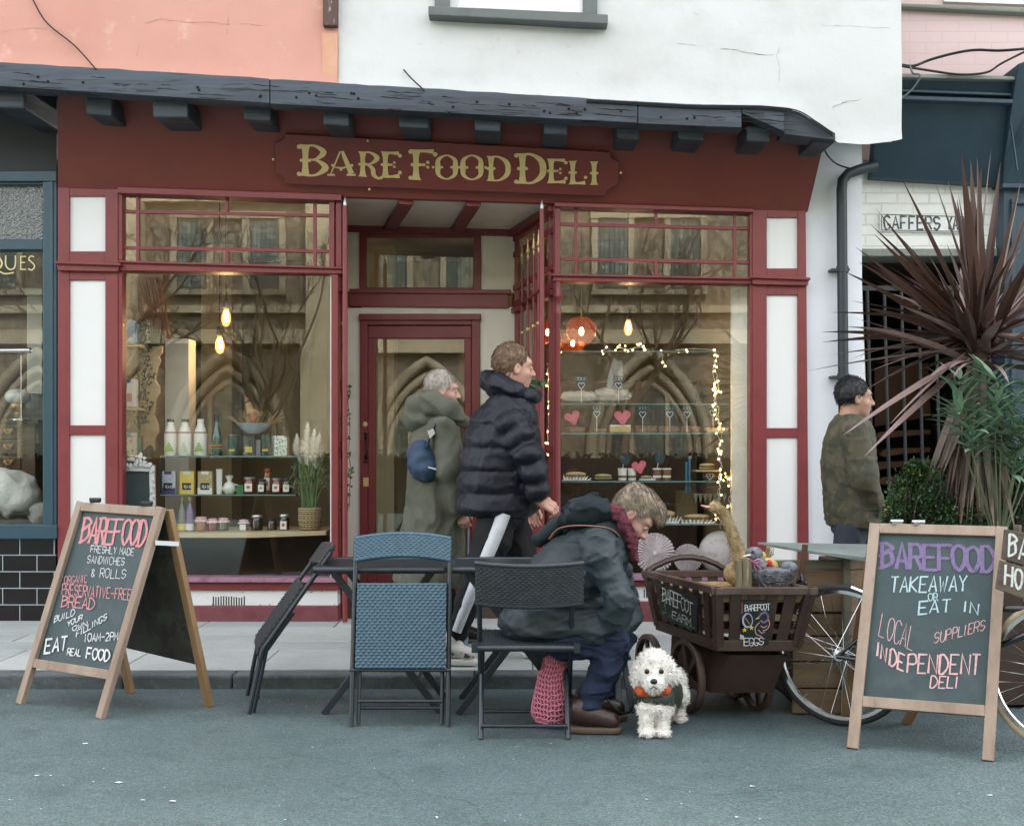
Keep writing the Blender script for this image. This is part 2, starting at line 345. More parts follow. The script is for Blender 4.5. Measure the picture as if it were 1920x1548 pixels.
m_mould = mat('carved limestone', (.29, .265, .185), .8, var=(2, (.22, .195, .135), .45, .65), bump=(10, .4))
m_churchglass = mat('leaded church glass', (.06, .09, .075), .2, var=(5, (.16, .20, .16), .5, .6), extra=brick_extra(1, 1, .13, .1, .008, (.02, .02, .02), .5, offset=0))
m_bark = mat('tree bark', (.085, .065, .042), .9, bump=(14, 1, 6), stretch=(1, 1, .3))

# ------------------------------------------------------------------ ground
g = MB(); g.add([(-60, -60, 0), (60, -60, 0), (60, 6.27, 0), (-60, 6.27, 0)], [(0, 1, 2, 3)]); g.build('road', m_road, kind='structure')
g = MB(); g.add([(-60, 6.27, -.02), (60, 6.27, -.02), (60, 60, -.02), (-60, 60, -.02)], [(0, 1, 2, 3)]); g.build('ground', m_joint, kind='structure')
PZ = lambda D: .077 + (D - 6.25) * .007           # pavement falls gently to the kerb
kb = MB(); x = -9.0; rk = random.Random(3)
joints = [-2.98, -2.07, -1.49, -.2, .66, 1.52, 2.4]
edges = [-9 + .9 * i for i in range(7)] + joints + [3.3 + .9 * i for i in range(8)]
for a, b in zip(edges, edges[1:]):
    dz = rk.uniform(-.004, .003); kb.box(((a + b) / 2, 6.30, .027 + dz), (b - a - .008, .13, .10))
kb.build('kerb', m_kerb, kind='structure', bevel=.014)
pv = MB(); rk = random.Random(5)
D = 6.372; rows = [.62, .30, .26, .30, .42, 2.2]
for ri, d in enumerate(rows):
    x = -9 + rk.uniform(0, .6)
    while x < 9:
        w = rk.choice([.6, .75, .9, .62]) if d > .35 else rk.choice([.62, .5, .8])
        w = 1.1 if ri == 5 else w
        z0, z1 = PZ(D) + rk.uniform(-.0015, .0015), PZ(D + d); pv.mat(rk.randrange(3)); e = .0035
        a, b = x + e, x + w - e
        pv.hexa([V(a, D + e, z0), V(b, D + e, z0 + .001), V(b, D + d - e, z1), V(a, D + d - e, z1)], [V(a, D + e, z0 - .05), V(b, D + e, z0 - .05), V(b, D + d - e, z1 - .05), V(a, D + d - e, z1 - .05)])
        x += w
    D += d
pv.build('pavement', m_slab, kind='structure', bevel=.004)
jb = MB(); jb.add([(-9, 6.364, PZ(6.36) - .007), (9, 6.364, PZ(6.36) - .007), (9, 10.6, PZ(10.6) - .007), (-9, 10.6, PZ(10.6) - .007)], [(0, 1, 2, 3)]); jb.build('paving_bed', m_joint, kind='structure')
for i, q in enumerate(([(60, 1420), (210, 1405), (380, 1432), (540, 1412), (700, 1440)], [(1180, 1462), (1330, 1490), (1500, 1478), (1680, 1512), (1900, 1500)], [(700, 1440), (760, 1480), (880, 1500), (930, 1560)])):
    rr = random.Random(i + 3); P = []
    for a, b in zip(q, q[1:]):
        for j in range(9): x, y = lerp(a[0], b[0], j / 9) + rr.uniform(-5, 5), lerp(a[1], b[1], j / 9) + rr.uniform(-2, 2); p_ = at(x, y, CH * F / (y - HY)); P.append((p_.x, p_.y, .0005))
    w = MB(); w.ribbon(P, [rr.uniform(.0006, .0028) for _ in P], ZZ, .001); w.build('road_crack', mat('crack tar', (.045, .06, .06), .9) if i == 0 else MATS['crack tar'], kind='structure')
# pale petals and bits of grit lying on the road
lt = MB(); rk = random.Random(12)
for i in range(210):
    if i < 14: px, py = [(70, 1455), (95, 1455), (222, 1468), (325, 1503), (268, 1501), (535, 1538), (585, 1402), (818, 1533), (1410, 1475), (1380, 1533), (1425, 1536), (1857, 1492), (160, 1395), (1212, 1500)][i]
    else: px, py = rk.uniform(0, 1920), rk.choice([rk.uniform(1292, 1330), rk.uniform(1300, 1540)])
    p = at(px, py, CH * F / (py - HY)); r = rk.uniform(.004, .013) * (1 if i < 14 else .3); a = rk.uniform(0, 3); k = rk.randint(4, 6)
    lt.add([(p.x + math.cos(a + 6.283 * j / k) * r * rk.uniform(.7, 1.5), p.y + math.sin(a + 6.283 * j / k) * r * rk.uniform(.4, .9), .004 + .002 * (j % 2)) for j in range(k)], [tuple(range(k))])
lt.build('fallen_petals', mat('pale petals', (.62, .62, .58), .8), kind='stuff')

# ------------------------------------------------------------------ the white timber-framed deli building
BX = 8.15
deli = thing('shop_building', 'white rendered jettied building over a dark red delicatessen shopfront with gold lettering', 'building', (-.5, BX, .09))
def patch(mb, bot, top_z, D, nx=60, nz=40, amp=.012, seed=0):
    """uneven plaster sheet between a lower photo outline and a level top, 8 cm thick"""
    bot = [at(x, y, D) for x, y in bot]; xs = [p.x for p in bot]; vs = []; fs = []
    for i in range(nx + 1):
        x = lerp(xs[0], xs[-1], i / nx); k = max(j for j in range(len(xs) - 1) if xs[j] <= x + 1e-6) if i else 0
        zb = lerp(bot[k].z, bot[k+1].z, min(1, (x - xs[k]) / max(1e-6, xs[k+1] - xs[k])))
        for j in range(nz + 1):
            z = lerp(zb, top_z, j / nz); q = noise.noise(V(x * 1.1, z * 1.3, seed)) + .5 * noise.noise(V(x * 3.2, z * 3.7, seed + 4))
            vs.append((x, D + amp * q - (.012 if j == 0 else 0), z))
    n = nz + 1
    for i in range(nx):
        for j in range(nz): fs.append((i*n+j, (i+1)*n+j, (i+1)*n+j+1, i*n+j+1))
    mb.add(vs, fs)
JD = 7.42
wb = [(634, 161), (770, 168), (1000, 180), (1300, 197), (1430, 199), (1475, 203), (1510, 220), (1545, 250), (1568, 268), (1620, 272), (1672, 266), (1690, 262)]
w = MB(); patch(w, wb, 6.2, JD, 80, 44, .014)
xr = at(1688, 0, JD).x
w.slab([V(xr - .06, JD + .02, 3.24), V(xr - .06, JD + .02, 6.2), V(xr - .06, 12, 6.2), V(xr - .06, 12, 4.87)], V(.05, 0, 0))
w.slab([at(1568, 268, JD + .01), at(1672, 267, JD + .01), at(1672, 267, JD + .01) + V(0, .72, .26), at(1568, 268, JD + .01) + V(0, .72, .26)], V(0, 0, .05))
w.build('upper_wall', m_white, deli, smooth=50)
def crack(label_part, root, pts, D, r=.0035, seed=1):
    rr = random.Random(seed); P = []
    for i in range(len(pts) - 1):
        for j in range(6): t_ = j / 6; P.append((lerp(pts[i][0], pts[i+1][0], t_) + rr.uniform(-1, 1), lerp(pts[i][1], pts[i+1][1], t_) + rr.uniform(-1.3, 1.3)))
    w = MB(); w.tube([at(x, y, D) for x, y in P], [r * rr.uniform(.25, 1.3) for _ in P], 5); w.build(label_part, MATS['crack dirt'], root)
mat('crack dirt', (.30, .28, .26), .9)
for i, q in enumerate(([(1350, 92), (1378, 93), (1410, 100), (1458, 104)], [(1562, 200), (1590, 190), (1640, 184), (1684, 180)], [(1300, 24), (1312, 30)], [(1270, 82), (1310, 86)], [(1462, 90), (1456, 104), (1462, 128), (1460, 160)], [(1540, 46), (1600, 50), (1680, 54)], [(1600, 132), (1650, 138)])): crack('wall_crack', deli, q, JD - .004, .0016 if i < 2 else .0008, i)
# the white wall's body and roof that shade the street
w = MB(); w.box((-.1, 10, 5.05), (4.6, 4.6, 2.2)); w.build('upper_storey', m_white, deli)
w = MB(); w.hexa([V(-8.5, 7.0, 6.2), V(-8.5, 12.6, 6.2), V(-8.5, 9.8, 8.8)], [V(8.5, 7.0, 6.2), V(8.5, 12.6, 6.2), V(8.5, 9.8, 8.8)]); w.build('roof', m_beam, deli)
# first floor window over the sign
uw = MB(); uw.pq([(843, -420), (1093, -420), (1093, 24), (843, 13)], JD + .0, .05); win = uw.build('upper_window', m_panel, deli)
for a in ((815, -420, 843, 14, 16), (1093, -420, 1120, 26, 27)): uw = MB(); uw.ps(*a[:4], JD - .03, .1, None, a[4]); uw.build('window_jamb', m_sillgrey, win, bevel=.004)
s_ = MB(); s_.pq([(803, 11), (1140, 27), (1140, 45), (803, 28)], JD - .1, .2); s_.build('window_sill', m_sillgrey, win, bevel=.006)
# bressumer beam, in three lengths
bm_ = MB(); rk = random.Random(2)
def beamlen(x0, x1, yt0, yt1, yb0, yb1, D=JD - .03, th=.10, n=26):
    vs = []; fs = []
    for i in range(n + 1):
        t = i / n; x = lerp(x0, x1, t); yt, yb = lerp(yt0, yt1, t), lerp(yb0, yb1, t); w1 = 2.2 * noise.noise(V(x * .021, 3, 1)); w2 = 2.5 * noise.noise(V(x * .03, 7, 2))
        q = [at(x, yt + w1, D), at(x, yt + (yb - yt) * .14, D - .012), at(x, yb - 4, D - .014 + .01 * noise.noise(V(x * .02, 1, 5))), at(x, yb + w2, D + .005)]
        vs += q + [q[3] + YY * th, q[0] + YY * th]
    for i in range(n):
        for k in range(6): fs.append((i*6+k, i*6+(k+1) % 6, (i+1)*6+(k+1) % 6, (i+1)*6+k))
    fs += [tuple(range(5, -1, -1)), tuple(n*6+k for k in range(6))]
    bm_.add(vs, fs)
beamlen(-420, 505, 92, 147, 139, 197); beamlen(507, 1195, 148, 190, 198, 234); beamlen(1197, 1390, 191, 200, 235, 243)
beamlen(1392, 1470, 201, 204, 216, 250); 
bm_.pq([(1470, 203), (1503, 213), (1566, 250), (1566, 262), (1470, 251)], JD - .02, .2)
bmo = bm_.build('bressumer_beam', m_beam, deli, smooth=35)
rc_ = random.Random(31); w = MB()
for i in range(70):
    x = rc_.uniform(5, 1460); yt, yb = np.interp(x, [0, 505, 1195, 1400], [122, 147, 190, 200]), np.interp(x, [0, 505, 1195, 1400], [172, 197, 234, 244]); y = lerp(yt + 9, yb - 3, rc_.random()); L_ = rc_.uniform(14, 85); sl_ = .07; P = [(x + L_ * k / 7, y + sl_ * L_ * k / 7 + rc_.uniform(-1.1, 1.1)) for k in range(8)]; w.tube([at(a, b, JD - .044) for a, b in P], [.0006] + [rc_.uniform(.0006, .0026) for _ in range(6)] + [.0006], 5)
for i in range(26):
    x = rc_.uniform(20, 1440); y = np.interp(x, [0, 505, 1195, 1400], [148, 174, 214, 224]) + rc_.uniform(-9, 9); w.ell(at(x, y, JD - .046), (.009, .005, .009), None, 8, 6)
w.build('beam_crack', mat('open oak split', (.006, .006, .007), .9), bmo)
for i, (x, y, wd, hh) in enumerate([(185, 186, 50, 28), (319, 192, 67, 28), (482, 196, 52, 28), (630, 209, 50, 26), (776, 212, 58, 27), (914, 221, 50, 24), (1042, 230, 46, 22), (1178, 236, 44, 24), (1296, 241, 50, 20), (1422, 241, 46, 24), (1544, 249, 42, 20), (20, 170, 52, 32)]):
    j = MB(); a = rk.uniform(-1.5, 1.5); D0 = JD + .06 + rk.uniform(-.02, .04)
    j.slab([at(x - wd/2, y - 6, D0), at(x + wd/2, y - 6 + a, D0), at(x + wd/2 - 1, y + hh + 2 + a, D0), at(x - wd/2 + 1, y + hh, D0)], V(0, .9, .03))
    j.build('joist_end', m_beam, deli, bevel=.012)
sf = MB(); sf.slab([V(-3.6, JD + .2, at(0, 130, JD).z + .06), V(2.05, JD + .2, at(1500, 205, JD).z + .06), V(2.05, 8.6, at(1500, 205, JD).z + .06), V(-3.6, 8.6, at(0, 130, JD).z + .06)], V(0, 0, .04)); sf.build('jetty_soffit', m_beam, deli)
# thin wires on the plaster and beam
# fascia
FA = [at(108, 165, 7.66), at(1556, 222, 7.66), at(1515, 396, 8.1), at(108, 352, 8.1)]
fm = MB(); fm.slab(FA, V(0, .06, 0)); fasc = fm.build('fascia', m_fascia, deli, bevel=.003)
fpl = plane3(FA[0], FA[1], FA[3])
nb = MB(); npl = (fpl[0] + fpl[1] * .028, fpl[1])
out = [(535, 252), (1142, 286)] + [(1146, 298), (1160, 304), (1160, 345), (1150, 349), (1137, 359), (1135, 368)] + [(535, 345), (534, 337), (527, 330), (517, 327), (516, 268), (527, 265), (534, 259)]
nb.slab([on(x, y, npl) for x, y in out], fpl[1] * -.022); nbo = nb.build('name_board', m_board, deli, bevel=.004)
nm = MB()
for ch, x0, yb, w_, h_ in [('B', 561, 330, 53, 59), ('A', 616, 329, 50, 46), ('R', 671, 331, 42, 47), ('E', 715, 333, 35, 49), ('F', 770, 337, 46, 57), ('O', 815, 337, 45, 48), ('O', 862, 338, 46, 49), ('D', 911, 339, 44, 47), ('D', 968, 344, 53, 57), ('E', 1026, 343, 35, 46), ('L', 1067, 345, 31, 44), ('I', 1105, 346, 18, 44)]:
    tuscan(nm, ch, x0, yb, w_, h_, npl)
nm.build('gold_lettering', m_gold, nbo)
for x, y in ((513, 298), (690, 263), (693, 354), (1164, 323)): bo = MB(); bo.ell(on(x, y, npl) - npl[1] * -.01, (.009, .009, .009), None, 8, 6); bo.build('screw_cap', m_gold, nbo, smooth=60)

# pilasters
def pilaster(xo, panels, ledge, extra):
    p = MB()
    (ax0, ax1, ay0, ay1) = xo
    lo, hi = ax0, ax1; D0 = BX - .05
    for (x0, x1, y0, y1) in panels: pass
    xs0 = max(q[0] for q in panels); xs1 = min(q[1] for q in panels)
    p.pq([(lo, ay0), (xs0, ay0), (xs0, ay1), (lo, ay1)], D0, .16); p.pq([(xs1, ay0), (hi, ay0), (hi + extra, ay1), (xs1, ay1)], D0, .16)
    ys = [ay0] + sum([[q[2], q[3]] for q in panels], []) + [ay1]
    for i in range(0, len(ys), 2): p.pq([(xs0, ys[i]), (xs1, ys[i]), (xs1, ys[i+1]), (xs0, ys[i+1])], D0 + .002, .155)
    o = p.build('pilaster', m_red, deli, bevel=.004)
    for (x0, x1, y0, y1) in panels:
        q = MB(); q.ps(x0 - 5, y0 - 5, x1 + 5, y1 + 5, D0 + .02, .1); q.build('pilaster_panel', m_panel, o)
    q = MB(); lx0, lx1, ly0, ly1 = ledge
    q.pq([(lx0, ly0), (lx1, ly0 + 4), (lx1, ly0 + 9), (lx0, ly0 + 5)], D0 - .06, .2); q.pq([(lx0 + 3, ly0 + 5), (lx1 - 3, ly0 + 9), (lx1 - 5, ly1 + 2), (lx0 + 5, ly1)], D0 - .035, .16); q.build('pilaster_ledge', m_red, o, bevel=.004)
    return o
pilaster((108, 221, 349, 1163), [(130, 198, 368, 471), (128, 197, 525, 797), (128, 197, 815, 1125)], (103, 226, 489, 507), 0)
pilaster((1411, 1511, 393, 1172), [(1434, 1496, 408, 503), (1434, 1500, 553, 802), (1438, 1502, 820, 1125)], (1407, 1520, 516, 533), 7)

# display windows
def winframe(name, members, D, th=.07): 
    m = MB()
    for (x0, y0, x1, y1, w_) in members: m.pb(x0, y0, x1, y1, w_, D, th)
    return m
WD = BX - .01
# left display window
f = MB(); f.pq([(220, 350), (640, 364), (640, 376), (220, 362)], WD - .06, .16); f.pq([(220, 488), (642, 500), (642, 504), (220, 492)], WD - .075, .17); f.pq([(220, 492), (640, 504), (640, 513), (220, 507)], WD - .05, .14)
f.ps(220, 362, 229, 488, WD - .03, .1); f.ps(220, 507, 229, 1088, WD - .03, .1); f.ps(617, 374, 627, 501, WD - .03, .1); f.ps(621, 512, 634, 1090, WD - .035, .1); f.ps(629, 372, 640, 500, WD - .02, .09)
wl = f.build('display_window', m_red, deli, bevel=.004); wl['label'] = 'wide plate glass window with jars on shelves'
gb = MB()
for a in [(229, 396, 617, 404, 6), (229, 464, 617, 471, 6)]: gb.pb(*a, WD + .0, .03)
for a in [(258, 364, 258, 490, 6), (590, 374, 590, 501, 6), (425, 369, 425, 398, 6), (425, 470, 425, 496, 7)]: gb.pb(*a, WD - .003, .03)
gb.build('glazing_bar', m_red, wl, bevel=.002)
g = MB(); g.add([at(229, 360, WD + .012), at(617, 372, WD + .012), at(617, 503, WD + .012), at(229, 491, WD + .012)], [(3, 2, 1, 0)]); g.build('transom_pane', m_glass2, wl)
g = MB(); g.add([at(228, 505, WD + .014), at(622, 510, WD + .014), at(622, 1092, WD + .014), at(228, 1092, WD + .014)], [(3, 2, 1, 0)]); g.build('pane', m_glass, wl)
for a in ((229, 509, 231, 1085), (619, 515, 621.5, 1085)): g = MB(); g.ps(*a, WD, .02); g.build('putty_line', m_panel, wl)
g = MB(); g.pq([(222, 1082), (636, 1084), (636, 1092), (222, 1091)], WD - .09, .2); g.build('window_sill', m_lav, wl, bevel=.004)
# right display window
f = MB(); f.pq([(1040, 379), (1414, 391), (1414, 398), (1040, 387)], WD - .06, .16); f.pq([(1034, 513), (1414, 520), (1414, 524), (1034, 517)], WD - .075, .17); f.pq([(1037, 517), (1411, 524), (1411, 532), (1037, 527)], WD - .05, .14)
f.ps(1040, 387, 1051, 514, WD - .03, .1); f.ps(1406, 397, 1414, 521, WD - .03, .1); f.ps(1406, 531, 1414, 1085, WD - .03, .1)
wr = f.build('display_window', m_red, deli, bevel=.004); wr['label'] = 'window with glass shelves of cakes and fairy lights'
c = MB(); pr = [(.026, 0), (.026, .05), (.019, .07), (.019, 1.82), (.024, 1.84), (.024, 1.86), (.018, 1.875), (.018, 1.925), (.028, 1.945), (.033, 1.96), (.026, 1.975), (.022, 2.03), (.024, 2.07)]
p0 = at(1046, 1092, WD - .02); sc_ = (at(1046, 527, WD).z - p0.z) / 2.07
c.lathe([(r, z * sc_) for r, z in pr], p0, 14); c.build('turned_column', m_red, wr, smooth=40)
gb = MB()
for a in [(1051, 420, 1406, 428, 6.5), (1051, 485, 1406, 492, 6.5)]: gb.pb(*a, WD, .03)
for a in [(1080, 388, 1080, 515, 6), (1378, 396, 1378, 521, 6), (1230, 392, 1230, 423, 6), (1230, 489, 1230, 518, 6)]: gb.pb(*a, WD - .003, .03)
gb.build('glazing_bar', m_red, wr, bevel=.002)
g = MB(); g.add([at(1051, 385, WD + .012), at(1406, 394, WD + .012), at(1406, 524, WD + .012), at(1051, 518, WD + .012)], [(3, 2, 1, 0)]); g.build('transom_pane', m_glass2, wr)
g = MB(); g.add([at(1050, 520, WD + .014), at(1408, 526, WD + .014), at(1408, 1090, WD + .014), at(1050, 1090, WD + .014)], [(3, 2, 1, 0)]); g.build('pane', m_glass, wr)
g = MB(); g.pq([(1038, 1078), (1416, 1080), (1416, 1089), (1038, 1087)], WD - .09, .2); g.build('window_sill', m_lav, wr, bevel=.004)
# stall risers under the windows
for (x0, x1, ys, vent) in ((221, 634, (1091, 1106, 1135, 1170), (400, 458, 1117, 1137)), (1045, 1412, (1088, 1099, 1127, 1172), (1208, 1262, 1104, 1122))):
    r = MB(); r.ps(x0, ys[0], x1 + 1, ys[1], BX - .06, .2); o = r.build('stall_riser', m_red, deli, bevel=.006)
    r = MB(); r.ps(x0, ys[1], x1 - 1, ys[2], BX - .03, .15); r.build('white_band', m_panel, o, bevel=.003)
    r = MB(); r.ps(x0, ys[2], x1, ys[3] + 6, BX - .045, .17); r.build('plum_base', m_plum, o, bevel=.008)
    r = MB(); nn = 13
    for i in range(nn): 
        vx = lerp(vent[0], vent[1], i / (nn - 1)); r.ps(vx - 1.1, vent[2] + random.uniform(0, 3), vx + 1.1, vent[3] - random.uniform(0, 2), BX - .0315, .01)
    r.build('air_vent', m_dark, o)
    r = MB(); rr = random.Random(x0); cpl = (at(x0, ys[1], BX - .0302), V(0, -1, 0))
    for i in range(34):
        cx_ = rr.uniform(x0 + 4, x1 - 6); cy_ = rr.choice([ys[1] + rr.uniform(.5, 4), ys[2] - rr.uniform(.5, 3), rr.uniform(ys[1], ys[2])]); s_ = rr.uniform(.5, 2.2); n_ = rr.randint(4, 6); r.lift += .00005
        r.add([on(cx_ + math.cos(6.283 * k / n_) * s_ * rr.uniform(.6, 2.2), cy_ + math.sin(6.283 * k / n_) * s_ * rr.uniform(.4, .9), cpl) - YY * r.lift for k in range(n_)], [tuple(range(n_))])
    r.build('paint_chip', mat('bare grey primer', (.14, .12, .11), .9) if 'bare grey primer' not in MATS else MATS['bare grey primer'], o)

# recessed entrance
RD = 9.27
rc = MB(); rc.slab([at(636, 371, BX), at(1046, 383, BX), at(966, 433, RD), at(640, 424, RD)], V(0, 0, .04)); rc.build('porch_ceiling', m_cream, deli)
cb = MB()
for (x0, x1) in ((762, 730), (888, 856)):         # dark battens across the porch ceiling
    a0 = at(x0, lerp(373, 383, (x0 - 636) / 410), BX) - ZZ * .012; a1 = at(x1, lerp(426, 433, (x1 - 640) / 326), RD) - ZZ * .012
    cb.bar(a0, a1, .1, .03)
cb.bar(at(1040, 385, BX) - ZZ * .02, at(962, 434, RD) - ZZ * .02, .09, .05); cb.bar(at(640, 428, RD - .03), at(966, 437, RD - .03), .05, .05)
cb.build('ceiling_batten', m_red, deli, bevel=.004)
bw = MB()
bw.ps(640, 430, 676, 546, RD, .06); bw.ps(902, 430, 966, 548, RD, .06); bw.ps(640, 577, 677, 1175, RD, .06); bw.ps(900, 576, 966, 1175, RD, .06); bw.ps(677, 573, 900, 592, RD, .06)
bw.build('porch_wall', m_cream, deli, bevel=.003)
tb = MB(); tb.ps(655, 541, 958, 549, RD - .05, .12, 543, 551); tb.ps(655, 549, 953, 574, RD - .03, .1, 551, 577); tb.build('door_lintel', m_red, deli, bevel=.004)
tw = MB(); tw.ps(674, 428, 686, 546, RD - .02, .08); tw.ps(888, 432, 902, 546, RD - .02, .08); tw.ps(686, 428, 888, 443, RD - .02, .08); tw.ps(686, 539, 888, 546, RD - .018, .08)
two = tw.build('fanlight_window', m_red, deli, bevel=.004)
g = MB(); g.add([at(686, 441, RD + .02), at(888, 441, RD + .02), at(888, 541, RD + .02), at(686, 541, RD + .02)], [(3, 2, 1, 0)]); g.build('pane', m_glass, two)
df = MB(); df.ps(673, 588, 902, 600, RD - .05, .14); df.ps(675, 599, 689, 1172, RD - .03, .1); df.ps(884, 599, 900, 1172, RD - .03, .1); df.ps(689, 598, 884, 609, RD - .028, .1)
df.build('door_frame', m_red, deli, bevel=.005)
dr = MB(); dr.ps(690, 610, 884, 634, RD + .0, .05); dr.ps(690, 634, 704, 1170, RD + .0, .05); dr.ps(871, 634, 884, 1170, RD + .0, .05); dr.ps(704, 1060, 871, 1170, RD + .002, .05)
dro = dr.build('front_door', m_red, deli, bevel=.005)
g = MB(); g.add([at(703, 632, RD + .025), at(872, 632, RD + .025), at(872, 1062, RD + .025), at(703, 1062, RD + .025)], [(3, 2, 1, 0)]); g.build('door_pane', m_glass, dro)
h_ = MB(); h_.tube([at(687, 815, RD - .01), at(688, 822, RD - .05), at(688, 845, RD - .06), at(688, 858, RD - .05), at(687, 864, RD - .01)], .008, 8)
for yy in (813, 820, 857, 864): h_.ell(at(687, yy, RD - .035), (.02, .01, .014), None, 8, 6)
h_.build('door_handle', m_iron, dro, smooth=50)
h_ = MB(); h_.lathe([(.0, 0), (.02, 0), (.02, .01), (.0, .012)], at(685, 795, RD - .032), 12, Matrix.Rotation(R(90), 3, 'X')); h_.build('door_lock', m_gold, dro)
h_ = MB(); h_.ps(681, 895, 691, 912, RD - .036, .008); h_.build('latch_plate', m_gold, dro, bevel=.002)
# glazed return on the right of the porch
RA, RB = at(1042, 850, BX + .02), at(966, 850, RD - .02)
rt = MB(); zt = at(0, 385, BX).z; zs = at(0, 1090, BX).z
def rp(t, z): return V(lerp(RA.x, RB.x, t), lerp(RA.y, RB.y, t), z)
for t in (.0, .1, .42, .96): rt.bar(rp(t, .1), rp(t, zt), .035, .05, YY)
for z in (zt - .02, zt - .16, zt - .42, zt - .55, zs, 1.28): rt.bar(rp(0, z), rp(1, z), .04, .045 if z < zt - .1 else .07)
rt.bar(rp(0, .25), rp(1, .25), .06, .45); rt.bar(rp(0, zt - .6), rp(1, zt - .6), .07, .04)
ro = rt.build('porch_window', m_red, deli, bevel=.004)
g = MB(); g.add([rp(0.01, .4), rp(.99, .4), rp(.99, zt), rp(0.01, zt)], [(0, 1, 2, 3)]); g.build('pane', m_glass, ro)
lr = MB(); lr.slab([at(636, 372, BX + .06), at(636, 1172, BX + .06), at(640, 1150, RD), at(640, 424, RD)], V(-.05, 0, 0)); lr.build('porch_side_wall', m_red, deli)
# shop interior
it = MB(); ZT, ZF = 3.3, .12
x0, x1, xd0, xd1 = -3.05, 1.68, at(640, 0, RD).x - .06, at(966, 0, RD).x + .02
it.slab([V(x0, 12.2, ZF), V(x1, 12.2, ZF), V(x1, 12.2, ZT), V(x0, 12.2, ZT)], V(0, .08, 0))
it.slab([V(x0, BX + .12, ZF), V(x0, 12.2, ZF), V(x0, 12.2, ZT), V(x0, BX + .12, ZT)], V(-.08, 0, 0)); it.slab([V(x1, BX + .12, ZF), V(x1, 12.2, ZF), V(x1, 12.2, ZT), V(x1, BX + .12, ZT)], V(.08, 0, 0))
it.build('interior_wall', m_intwall, deli)
it = MB(); it.slab([V(x0 - .08, BX + .07, ZT - .05), V(-1.22, BX + .07, ZT - .05), V(-1.22, 12.3, ZT - .05), V(x0 - .08, 12.3, ZT - .05)], V(0, 0, .05)); it.slab([V(-1.219, RD + .07, ZT - .051), V(.3, RD + .07, ZT - .051), V(.3, 12.3, ZT - .051), V(-1.219, 12.3, ZT - .051)], V(0, 0, .05)); it.slab([V(.301, BX + .07, ZT - .05), V(x1 + .08, BX + .07, ZT - .05), V(x1 + .08, 12.3, ZT - .05), V(.301, 12.3, ZT - .05)], V(0, 0, .05)); it.build('interior_ceiling', m_cream, deli)
it = MB(); it.slab([V(x0, BX + .1, ZF), V(x1, BX + .1, ZF), V(x1, 12.2, ZF), V(x0, 12.2, ZF)], V(0, 0, -.05)); it.build('interior_floor', m_intdark, deli)
it = MB(); it.box((-2.57, 9.1, 1.13), (.18, .2, 2.0)); it.build('pale_chimney_breast', mat('pale plaster', (.60, .58, .52), .8), deli)
it = MB(); it.box((-2.62, 10.6, 1.6), (.27, .4, 3.0)); it.box((-1.2, 10.6, 1.6), (.3, .3, 3.0)); it.box((-.25, 11.2, 1.6), (.5, .3, 3.0)); it.build('interior_pier', m_intwall, deli)
it = MB(); it.slab([at(1372, 540, BX + .16), at(1407, 540, BX + .1), at(1407, 1080, BX + .1), at(1372, 1080, BX + .16)], V(0, .05, 0)); it.build('cream_side_panel', m_cream, deli)
it = MB(); it.box((.95, 10.4, 1.0), (1.3, .5, 1.75)); it.build('back_counter', m_intdark, deli, bevel=.01)

# white pier between the deli and the passage
pr_ = MB(); pr_.pq([(1497, 215), (1616, 215), (1616, 478), (1618, 1180), (1497, 1180)], BX, 1.2); pr_.build('white_pier', mat('pale blue white render', (.72, .75, .79), .8, var=(2, (.64, .66, .69), .5, .75), bump=(5, .3, 6)), deli)

# ------------------------------------------------------------------ salmon building and the teal antiques shop on the left
ant = thing('shop_building', 'salmon pink rendered house above a teal shopfront with obscured glass', 'building', (-4, BX, .09))
w = MB(); patch(w, [(-420, 96), (0, 122), (310, 140), (634, 160)], 6.2, JD - .005, 50, 40, .014, 9); w.build('upper_wall', m_salmon, ant, smooth=50)
for i, q in enumerate(([(0, 58), (60, 52), (130, 60)], [(270, 44), (300, 36), (330, 40), (390, 42), (440, 46)], [(200, 2), (230, 20)], [(260, 80), (256, 110)], [(428, 30), (426, 70)], [(450, 44), (520, 50), (590, 58)])): crack('wall_crack', ant, q, JD - .008, .0010, i + 20)
w = MB(); w.ps(605, -330, 632, 48, JD - .06, .1); w.build('timber_stud', m_brown, ant, bevel=.006)
w = MB(); w.ps(604, 62, 633, 157, JD - .021, .01); w.build('rust_stained_patch', mat('rust stained render', (.56, .29, .18), .85, var=(3, (.60, .36, .27), .4, .65), bump=(6, .3)), ant)
w = MB(); w.box((-5.2, 10, 5.05), (5.4, 4.6, 2.2)); w.build('upper_storey', m_salmon, ant)
w = MB(); w.ps(-420, 150, 106, 322, BX - .02, .1); w.build('fascia', m_char, ant)
w = MB(); w.ps(-420, 320, 106, 340, BX - .05, .14); w.ps(80, 340, 106, 1010, BX - .04, .12); w.ps(-420, 448, 80, 468, BX - .03, .1); 
tf = w.build('display_window', m_teal, ant, bevel=.005)
w = MB(); w.ps(93, 340, 99, 985, BX - .05, .02); w.ps(-420, 341, 80, 346, BX - .02, .06); w.build('frame_moulding', m_teal, tf, bevel=.003)
w = MB(); w.ps(-420, 984, 106, 1010, BX - .07, .2); w.build('window_sill', m_teal, tf, bevel=.005)
w = MB(); w.ps(-420, 345, 80, 450, BX + .02, .01); w.build('obscure_pane', m_obscure, tf)
g = MB(); g.add([at(-420, 466, BX + .02), at(81, 466, BX + .02), at(81, 986, BX + .02), at(-420, 986, BX + .02)], [(3, 2, 1, 0)]); pn = g.build('pane', m_glass, tf)
q = MB(); qpl = (at(0, 500, BX + .016), V(0, -1, 0)); m_qg = mat('gilt lettering', (.62, .52, .26), .4)
